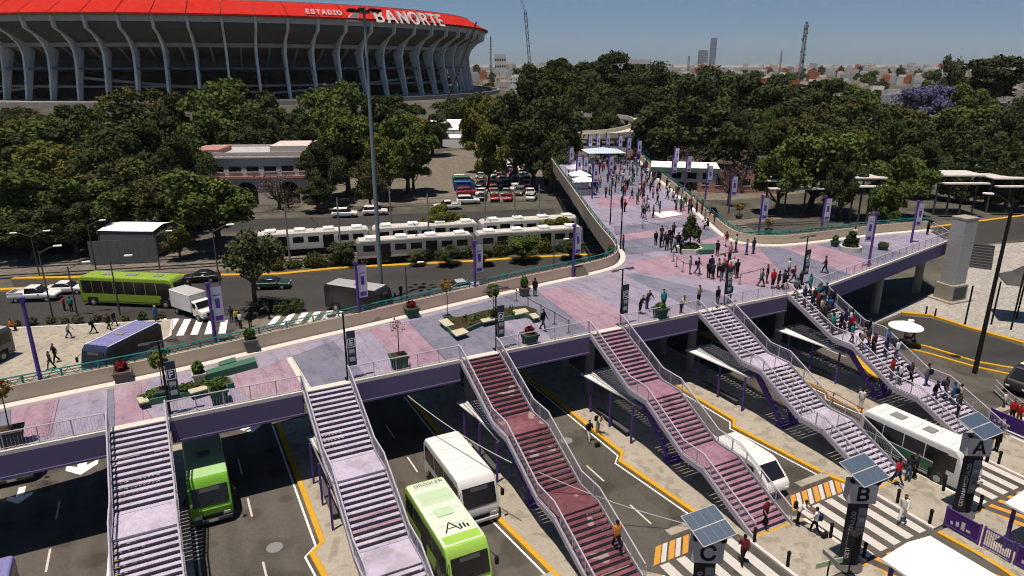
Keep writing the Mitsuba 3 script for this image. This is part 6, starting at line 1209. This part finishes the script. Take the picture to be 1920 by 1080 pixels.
    out = dict(body=shared(sh(body), smooth=True, color=col), top=shared(sh(U(Tp)), smooth=50), trousers=shared(sh(U(Tr)), smooth=50), hair=shared(sh(U(Hr)), smooth=50), shoes=[shared(sh(vf(x)), smooth=50) for x in Sh], pack=shared(sh(pack), smooth=30))
    return out
SK = ((.30, .17, .11), (.24, .13, .08), (.38, .23, .16))
PO = {'stand': dict(legs=[(.03, 0), (-.04, -.02)], arms=[(.06, .2, .12), (-.02, .16, .12)]), 'wide': dict(legs=[(.12, .05), (-.14, -.16)], arms=[(.3, 1.2, .15), (-.1, .2, .16)]), 'walk': dict(legs=[(.42, .2), (-.3, -.55)], arms=[(-.35, -.1, .1), (.4, .75, .1)], lean=.05), 'walk2': dict(legs=[(-.25, -.7), (.38, .25)], arms=[(.38, .8, .1), (-.4, -.05, .1)], lean=.06),
      'phone': dict(legs=[(.04, .0), (-.05, -.05)], arms=[(.25, 1.9, .12), (.3, 2.0, .12)], lean=.05), 'lean': dict(legs=[(.0, -.08), (-.1, -.12)], arms=[(.9, 1.3, .1), (.9, 1.3, .1)], lean=.5), 'sit': dict(legs=[(1.45, .15), (1.5, .1)], arms=[(.5, 1.2, .1), (.55, 1.1, .1)], lean=.2, hip=.92), 'down': dict(legs=[(.55, .1), (-.05, -.4)], arms=[(.2, .7, .15), (-.15, .1, .15)], lean=.03)}
PM = {}
def model(pose, hair, sl, sk=False):
    key = (pose, hair, sl, sk)
    if key not in PM: PM[key] = person_parts({**PO[pose], 'skin': SK[len(PM) % 3]}, hair, sl, sk)
    return PM[key]
CL = dict(black=(.015, .015, .018), dark=(.04, .04, .05), navy=(.02, .03, .08), white=(.62, .62, .6), grey=(.2, .2, .21), red=(.35, .025, .03), maroon=(.13, .02, .035), blue=(.04, .12, .3), teal=(.03, .22, .22), green=(.04, .14, .06), mint=(.3, .5, .36), pink=(.5, .22, .26), beige=(.4, .34, .25), yellow=(.5, .36, .05), orange=(.45, .16, .04), denim=(.06, .09, .16), hairblack=(.012, .01, .009), hairbrown=(.05, .03, .02))
for c, v in CL.items(): diff('c_' + c, *v)
prg = random.Random(31)
def person(p, z, rz, top, low, label, pose='stand', hair='short', sl=None, pack=False, h=None, group=None, skirt=False, hat=None):
    sl = prg.random() < .5 if sl is None else sl; h = h or prg.uniform(.95, 1.06); m = model(pose, hair, sl, skirt)
    k = thing('person', label, 'person', mat(p[0], p[1], z, rz, h), group)
    part(k, 'body', m['body'], 'm_skin'); part(k, 'top', m['top'], 'c_' + top); part(k, 'trousers' if not skirt else 'skirt', m['trousers'], 'c_' + low); part(k, 'cap' if hair == 'cap' else 'hair', m['hair'], 'c_' + (hat or ('hairblack' if hair != 'cap' else 'navy')))
    for s in m['shoes']: part(k, 'shoe', s, 'c_dark')
    if pack: part(k, 'backpack', m['pack'], 'c_' + pack)
    return k
bs('m_skin', {'type': 'diffuse', 'reflectance': {'type': 'mesh_attribute', 'name': 'vertex_color'}})
d2 = DZ + .006
# singles on the deck
for a in [
 ((2.03,57.73), 'black', 'black', 'person in black standing by the tall bush at the parapet', 'stand', 1.2, 0), ((2.39,49.5), 'black', 'dark', 'person in dark clothes walking beside the belt posts near the benches', 'walk', -.6, 0),
 ((10.56,53.33), 'black', 'dark', 'person in black left of the planter at the deck edge', 'lean', -1.0, 0), ((11.32,54.37), 'dark', 'denim', 'person in dark top leaning behind the planter at the deck edge', 'lean', -1.2, 0), ((12.61,54.11), 'teal', 'dark', 'person in teal top right of the planter at the deck edge', 'stand', -1.4, 0),
 ((13.94,53.33), 'beige', 'black', 'person in beige leaning on the railing left of the fifth staircase', 'lean', -1.1, 0), ((15.9,55.45), 'grey', 'black', 'person in grey top at the head of the fifth staircase, left', 'phone', -1.0, 0), ((17.3,54.77), 'black', 'grey', 'person in black at the head of the fifth staircase, right', 'stand', -1.0, 0),
 ((18.79,56.29), 'teal', 'dark', 'person in teal top behind the lamp sign of the fifth staircase', 'stand', -2.0, 0), ((21.93,71.11), 'black', 'black', 'person in black alone right of the big planter', 'stand', 1.0, 0), ((24.18,75.43), 'maroon', 'beige', 'person in maroon top near the parapet bend', 'walk', 1.8, 0),
 ((24.68,73.56), 'mint', 'black', 'person in mint green shirt and black trousers with one arm raised', 'wide', 2.4, 0), ((25.28,71.76), 'blue', 'blue', 'person in blue clothes right of the mint green shirt', 'wide', 2.8, 0), ((26.17,72.2), 'navy', 'denim', 'person in navy beside the person in blue clothes', 'stand', 2.0, 0),
 ((17.41,64.59), 'grey', 'grey', 'person in grey at the left end of the standing row', 'stand', -.5, 0), ((18.2,64.59), 'dark', 'denim', 'person in dark top second in the standing row', 'walk', -.4, 'black'),
 ((22.91,69.84), 'pink', 'dark', 'person in pink top behind the standing row', 'stand', -1.2, 0), ((23.01,60.5), 'green', 'black', 'person in dark green top left of the red shirt', 'walk', -.3, 0), ((23.91,61.64), 'black', 'dark', 'person in black just behind the dark green top', 'stand', -.6, 0),
 ((23.87,60.02), 'red', 'black', 'person in red shirt near the deck edge between two staircases', 'stand', -1.4, 0), ((25.05,60.02), 'white', 'black', 'person in white shirt near the head of the sixth staircase', 'walk', -.4, 'grey'), ((26.41,61.64), 'maroon', 'dark', 'person in maroon with bag left of the sixth staircase', 'walk2', -.8, 'maroon'),
 ((26.88,64.05), 'white', 'denim', 'person in white top further back from the sixth staircase', 'stand', -.8, 0), ((30.8,64.95), 'dark', 'black', 'person in dark clothes walking alone right of the sixth staircase lamp', 'walk', 2.6, 0), ((24.35,83.64), 'black', 'black', 'person in black sitting on the ledge of the right parapet', 'sit', 2.4, 0),
 ((25.79,85.72), 'dark', 'dark', 'person in dark clothes beside the right parapet', 'walk', 1.6, 0), ((39.4,77.15), 'white', 'black', 'person in white by the far parapet of the right arm', 'stand', 1.0, 0), ((50.15,81.09), 'black', 'black', 'person in black at the right end of the deck', 'stand', 0, 0), ((12.25,73.56), 'navy', 'dark', 'person in navy at the bend of the left parapet', 'stand', 0, 0),
]:
    p, t, l, lab, po, rz, pk = a; person(p, d2, rz, t, l, lab, po, pack=pk or False)
# the standing row and the group round the big planter
row = [(18.86,63.17),(19.17,62.83),(19.83,63.52),(19.89,62.48),(20.55,63.35),(20.8,62.83),(21.59,64.41),(21.57,63.17),(20.97,65.32),(19.6,64.95)]
cols = [('black', 'black'), ('dark', 'black'), ('grey', 'dark'), ('black', 'denim'), ('maroon', 'beige'), ('red', 'dark'), ('white', 'dark'), ('black', 'black'), ('pink', 'black'), ('navy', 'dark')]
for q, p in enumerate(row): person(p, d2, prg.uniform(-3, 3), *cols[q], f'person in {cols[q][0]} top in the standing row, {["left end", "second", "third", "fourth", "fifth", "sixth", "seventh at the back", "right end", "behind the middle", "behind the left end"][q]}', prg.choice(['stand', 'wide', 'phone', 'walk']))
rg2 = [(16.31,75.92),(16.66,74.96),(17.24,75.43),(17.08,73.56),(17.65,74.02),(17.7,72.65),(18.53,74.48),(18.3,72.2),(17.39,77.91),(18.16,77.15),(19.11,79.47),(21.54,77.15),(21.76,79.21)]
for q, p in enumerate(rg2):
    c = ['black', 'dark', 'navy', 'black', 'dark', 'grey', 'black', 'navy', 'dark', 'black', 'dark', 'black', 'dark'][q]
    person(p, d2, prg.uniform(-3, 3), c, 'black', f'person in {c} clothes in the shade by the big planter', prg.choice(['stand', 'wide', 'phone', 'stand', 'walk']), group=f'people in {c} clothes by the big planter')
# the crowd on the broad approach
def crowd(n, us, vs, z, where, weights=None, seed=1):
    r = random.Random(seed); names = ['black', 'dark', 'navy', 'grey', 'maroon', 'white', 'red', 'beige', 'pink', 'blue', 'green', 'black', 'dark', 'black']
    got = []
    lut = CROWD[where]
    for q in range(n):
        p = lut[q]
        c = r.choice(names); l = r.choice(['black', 'dark', 'denim', 'black', 'grey'])
        person(p, z, r.uniform(-3.1, 3.1), c, l, f'person in {c} top in the {where}', r.choice(['stand', 'walk', 'walk2', 'wide', 'phone']), hair=r.choice(['short', 'short', 'long', 'cap']), pack=r.choice([False, False, False, 'black']), group=f'people in {c} tops in the {where}')
CROWD = {'dense crowd on the broad approach': [(13.7,112.2),(25.2,130.8),(13.8,122.8),(20.0,108.0),(24.1,105.5),(18.6,127.3),(19.2,131.1),(24.2,151.1),(16.9,134.4),(23.5,115.2),(17.1,116.3),(26.7,131.0),(19.9,141.2),(18.3,104.3),(23.0,149.7),(15.6,133.4),(17.1,139.5),(23.9,111.2),(25.7,134.9),(23.3,143.7),(19.2,140.4),(26.0,120.7),(20.0,107.3),(21.4,121.0),(22.2,110.0),(15.2,139.7),(24.4,130.0),(22.1,151.8),(25.0,142.1),(13.2,119.3),(13.7,109.8),(14.3,115.4),(20.2,145.3),(27.9,137.7),(15.7,128.8),(23.3,119.3),(21.8,135.6),(23.1,127.6),(21.2,110.1),(20.3,106.1),(20.1,128.4),(24.8,120.7),(18.6,119.9),(17.9,118.2),(20.1,104.4),(21.1,149.2),(21.4,139.6),(27.6,144.9),(24.3,143.3),(25.5,113.1),(20.1,117.9),(16.5,130.3),(17.4,132.8),(21.7,105.0),(19.4,120.4),(23.7,104.1),(15.0,127.1),(18.8,135.3),(17.7,110.0),(14.7,114.5),(17.8,111.5),(21.0,150.0),(14.3,121.8),(23.1,147.2),(21.0,147.0),(15.1,140.9),(19.0,145.2),(16.1,135.5),(18.8,113.7),(23.7,116.0),(18.3,140.7),(20.3,141.7),(20.6,108.0),(19.5,146.6),(21.4,151.5),(24.7,136.5),(21.3,135.3),(26.4,136.3),(21.1,129.8),(23.0,116.9),(23.1,132.6),(25.0,125.3),(26.1,134.0),(22.7,120.5),(18.1,138.2),(26.4,151.4),(14.5,105.6),(16.7,120.0),(22.9,108.1),(20.2,135.1),(25.4,122.8),(19.3,129.8),(15.0,132.7),(26.8,147.1),(14.5,133.2),(19.0,137.9),(24.2,123.8),(22.6,135.5),(18.0,134.6),(21.6,137.1),(20.6,117.6),(19.3,149.2),(15.3,107.4),(16.6,110.1),(22.0,125.6),(25.5,110.7),(26.5,124.5),(25.3,142.7),(27.0,126.3),(22.1,129.7),(15.4,126.5),(27.2,148.5),(17.6,106.7),(25.7,139.7),(13.3,110.9),(26.3,126.0),(22.9,141.4),(22.6,139.0),(21.1,111.8),(13.1,121.0),(17.6,124.3),(19.2,150.3),(17.7,138.7),(23.2,133.3),(18.8,132.5),(19.0,112.7),(15.9,134.6),(13.1,112.6)],
         'loose crowd on the lower approach': [(24.0,95.4),(20.3,93.2),(23.2,96.0),(23.6,94.9),(18.4,100.0),(24.5,93.1),(15.6,97.1),(19.1,95.1),(17.5,90.7),(19.4,97.6),(24.0,96.6),(19.0,98.2),(18.9,90.6),(21.3,99.7),(15.7,94.6),(17.6,89.8)],
         'file of people along the right parapet': [(26.3,105.2),(25.4,93.4),(25.1,88.0),(25.8,92.2),(26.6,106.0),(25.0,98.1),(25.9,88.3),(25.9,106.6),(25.4,96.8),(26.3,94.1),(24.2,102.7),(25.2,105.0),(24.5,94.2),(26.3,98.4)]}
crowd(128, 0, 0, d2, 'dense crowd on the broad approach', seed=2); crowd(16, 0, 0, d2, 'loose crowd on the lower approach', seed=3); crowd(14, 0, 0, d2, 'file of people along the right parapet', seed=4)
# people on the sixth staircase and at the feet of the others
r6 = random.Random(8); n6 = ['black', 'dark', 'white', 'grey', 'navy', 'red', 'teal', 'black', 'beige', 'dark', 'blue']
for q in range(46):
    t = [r6.uniform(-2.5, 4.6), r6.uniform(.5, 6.5), r6.uniform(6.0, 12.0)][q % 3] if q < 41 else r6.uniform(12, 15); s = SC[5] + r6.uniform(-1.4, 1.4); c = n6[q % 11]
    z = stair_z(t) if t > 0 else d2; band = 'head' if t < .5 else 'upper flight' if t < 6 else 'middle flight' if t < 11.5 else 'lower flight'
    person(G(s, t), z, HEAD + (0 if r6.random() < .6 else math.pi), c, r6.choice(['black', 'dark', 'denim']), f'person in {c} top on the {band} of the crowded sixth staircase', r6.choice(['down', 'stand', 'down', 'walk']), hair=r6.choice(['short', 'long', 'cap']), pack=r6.choice([False, False, 'black', 'navy']), group=f'people in {c} tops on the {band} of the sixth staircase')
for p, z, rz, t, l, lab, po, pk in [
 (G(SC[3] - .2, 16.9), .33, HEAD, 'maroon', 'black', 'person in dark maroon stepping off the pink staircase', 'down', 0), ((16.88,34.37), .16, HEAD + .5, 'white', 'black', 'person with white top and dark trousers right of the foot of the pink staircase', 'lean', 'black'), ((17.56,33.64), .16, 2.5, 'white', 'black', 'person in white shirt with dark backpack walking left of the pylon lettered B', 'walk', 'navy'),
 ((23.25,34.77), .16, HEAD - 1.2, 'white', 'white', 'person all in white walking between the pylons lettered A and B', 'walk', 'maroon'), ((12.64,31.26), .03, HEAD + 2.6, 'maroon', 'black', 'person in maroon top and black trousers right of the pylon lettered C', 'walk', 0), ((24.81,38.37), .3, HEAD + 3.0, 'red', 'navy', 'person in dark red top climbing the fifth staircase at its foot', 'walk2', 0),
 ((25.83,38.91), .16, HEAD + 2.0, 'black', 'denim', 'person in black crouched at the foot of the fifth staircase', 'lean', 0), ((26.42,39.21), .16, HEAD, 'dark', 'black', 'person in dark clothes right of the foot of the fifth staircase', 'stand', 'black'), ((5.58,44.14), .02, -1.2, 'black', 'white', 'person in black top and white trousers on the asphalt by the yellow kerb', 'walk', 0), ((6.35,45.06), .02, -1.0, 'beige', 'beige', 'person in beige standing on the yellow kerb', 'lean', 'black'),
 (G(SC[2] + 1.0, 15.4), 1.0, HEAD + 3, 'orange', 'black', 'person in brown orange top on the lower flight of the dark red staircase', 'walk2', 0), ((34.01,42.48), .16, HEAD + 1, 'black', 'black', 'person all in black beside the pylon lettered A', 'stand', 'black'), ((38.26,47.06), .02, -2.0, 'red', 'black', 'person in red shirt at the right edge', 'stand', 0), ((38.5,46.64), .02, -2.4, 'red', 'dark', 'second person in red shirt cut by the right edge', 'walk', 0), ((38.8,48.77), .02, -1.0, 'white', 'denim', 'person in white and blue by the rail at the right edge', 'stand', 0),
 ((39.68,63.12), .02, 2, 'grey', 'black', 'person in grey beside the white round parasol', 'walk', 0), ((39.39,63.96), .02, 1, 'maroon', 'maroon', 'person in maroon behind the white round parasol', 'stand', 0), ((27.5,48.77), .16, 1, 'white', 'white', 'person in white in the shade left of the sixth staircase', 'stand', 0),
 ((-44.08,63.68), .1, .3, 'white', 'denim', 'person in white shirt walking on the plaza at left', 'walk', 0), ((-42.38,64.96), .1, .2, 'black', 'black', 'person in black walking on the plaza, left of the pair', 'walk2', 'black'), ((-41.38,66.0), .1, -.2, 'dark', 'black', 'person in dark clothes walking on the plaza, left of the pair near the bus', 'walk', 0), ((-41.41,67.06), .1, -.3, 'black', 'denim', 'person in black top walking on the plaza, right of the pair near the bus', 'walk2', 0),
 ((-41.31,56.48), .1, -2.0, 'dark', 'dark', 'person in dark clothes nearest to the tall purple pole', 'walk', 0), ((-41.75,57.87), .1, -2.0, 'black', 'black', 'person in black just behind the one near the purple pole', 'walk2', 0), ((-51.27,65.7), .1, 0, 'orange', 'maroon', 'person in orange sitting at the left edge of the plaza', 'sit', 0), ((-37.61,68.15), .1, -.5, 'blue', 'denim', 'person in blue with yellow cap beside the striped crossing', 'stand', 0),
 ((-49.68,71.97), .02, 1, 'red', 'dark', 'person in red at the avenue edge before the coach', 'stand', 0), ((-48.7,71.62), .02, 2, 'teal', 'dark', 'person in teal at the avenue edge before the coach', 'stand', 0), ((-12.92,75.81), .1, -1, 'black', 'black', 'person in black on the pavement behind the parapet', 'stand', 0), ((-28.84,67.52), .1, -1, 'yellow', 'dark', 'person in yellow under the street tree', 'stand', 0), ((-27.99,66.3), .1, 1, 'white', 'dark', 'person in white under the street tree', 'stand', 0),
 ((-27.16,66.75), .1, 2, 'black', 'black', 'person in black under the street tree', 'wide', 0), ((-29.71,68.31), .1, 2, 'dark', 'denim', 'person in dark top left of the street tree group', 'stand', 0), ((-26.02,69.11), .1, 3, 'dark', 'black', 'person in dark clothes between the motorcycles', 'lean', 0)]:
    person(p, z, rz, t, l, lab, po, pack=pk or False, **(dict(hair='cap', hat='yellow') if 'yellow cap' in lab else {}))
# motorcycles under the street tree
def motorcycle(x, y, rz, m, label):
    k = thing('motorcycle', label, 'motorcycle', mat(x, y, .1, rz))
    for xx in (-.65, .65): part(k, 'wheel', xf(trn(xx, 0, .31), xf(rot('x', 90), lathe([(.2, -.06), (.3, -.06), (.31, 0), (.3, .06), (.2, .06)], 14))), 'm_tyre')
    part(k, 'frame', cat(bar((-.65, 0, .33), (.1, 0, .5), .06), bar((.1, 0, .5), (.45, 0, .85), .06)), 'm_dark', kind='stuff'); part(k, 'fork', bar((.65, 0, .31), (.42, 0, .98), .06), 'm_chrome2')
    part(k, 'engine', cbx(-.2, .2, -.14, .14, .28, .6, .04), 'm_dgrey'); part(k, 'tank', hullprof([(-.05, .68), (.4, .72), (.38, .9), (0, .86)], .15, .08), m); part(k, 'seat', hullprof([(-.75, .72), (-.05, .7), (-.05, .82), (-.7, .85)], .13, .05), 'm_dark'); part(k, 'handlebar', tube([(.36, -.36, 1.02), (.42, 0, .98), (.36, .36, 1.02)], .018, 6), 'm_chrome2'); part(k, 'headlight', xf(trn(.55, 0, .88), lathe([(.02, -.08), (.09, 0), (.02, .08)], 8)), 'm_lampclear')
for q, (u, m, lab) in enumerate((((-28.03,70.77), 'p_black', 'black motorcycle parked under the street tree'), ((-27.15,71.11), 'p_navy', 'navy motorcycle beside the black one'), ((-26.21,71.45), 'p_red', 'red motorcycle at the right end of the row under the street tree'))): motorcycle(*u, 1.0 + .15 * q, m, lab)
# parasol, stalls, cones, bags
k = thing('parasol', 'big round white parasol standing at the end of the side road', 'parasol', mat(*(38.03,62.03), .02)); part(k, 'canopy', lathe([(1.55, 1.95), (1.5, 2.02), (.8, 2.28), (.05, 2.45)], 20), 'm_white'); part(k, 'pole', tube([(0, 0, 0), (0, 0, 2.42)], .03, 6), 'm_dgrey'); part(k, 'base', lathe([(.3, 0), (.3, .1), (.05, .14)], 12), 'm_dark')
k = thing('advertising_column', 'red and white striped column at the corner of the side road', 'column', mat(*(39.1,63.12), .02)); 
for q in range(7): part(k, 'stripe', xf(trn(0, 0, .32 * q), lathe([(.3, 0), (.3, .318)], 14)), 'p_red' if q % 2 else 'm_white')
for q, (p, m, lab) in enumerate([((11.23,114.53), 'm_white', 'white vendor stall canopy at the left side of the crowd, front'), ((11.35,108.54), 'm_white', 'white vendor stall canopy next to the front one'), ((11.39,122.37), 'm_banner', 'lilac vendor stall canopy at the left side of the crowd'), ((19.25,147.25), 'p_paleblue', 'pale blue canopy at the far end of the crowd')]):
    k = thing('vendor_stall', lab, 'stall', mat(*p, DZ, .1)); w = 1.7 if q < 3 else 4.0
    part(k, 'canopy', (np.array([(-w, -w, 2.2), (w, -w, 2.2), (w, w, 2.2), (-w, w, 2.2), (0, 0, 3.0)]), np.array([[0, 1, 4], [1, 2, 4], [2, 3, 4], [3, 0, 4]])), m); part(k, 'counter', bx(-w * .8, w * .8, -w * .7, -w * .3, 0, .9), 'm_lgrey')
    for sx in (-1, 1):
        for sy in (-1, 1): part(k, 'pole', bx(sx * w * .97 - .03, sx * w * .97 + .03, sy * w * .97 - .03, sy * w * .97 + .03, 0, 2.2), 'm_dgrey')
diff('p_paleblue', .42, .52, .62)
single('kerb_nose', prism([(31.55,58.96),(32.64,59.45),(32.15,55.7),(31.52,53.34),(31.41,55.15)], .0, .2), 'm_yellow', 'yellow painted kerb nose seen under the sixth staircase', 'kerb')

# ---------------------------------------------------------------- air
scene['air'] = {'type': 'homogeneous', 'albedo': {'type': 'rgb', 'value': [.94, .95, .96]}, 'sigma_t': 0.00003}
labels['haze'] = {'label': 'thin pale haze over the whole city', 'category': 'haze', 'kind': 'stuff'}
scene['haze'] = {'type': 'cube', 'to_world': T().translate([0, 4400, 157]).scale([9200, 4800, 160]), 'bsdf': {'type': 'null'}, 'interior': {'type': 'ref', 'id': 'air'}}
scene['camera']['medium'] = {'type': 'ref', 'id': 'air'}
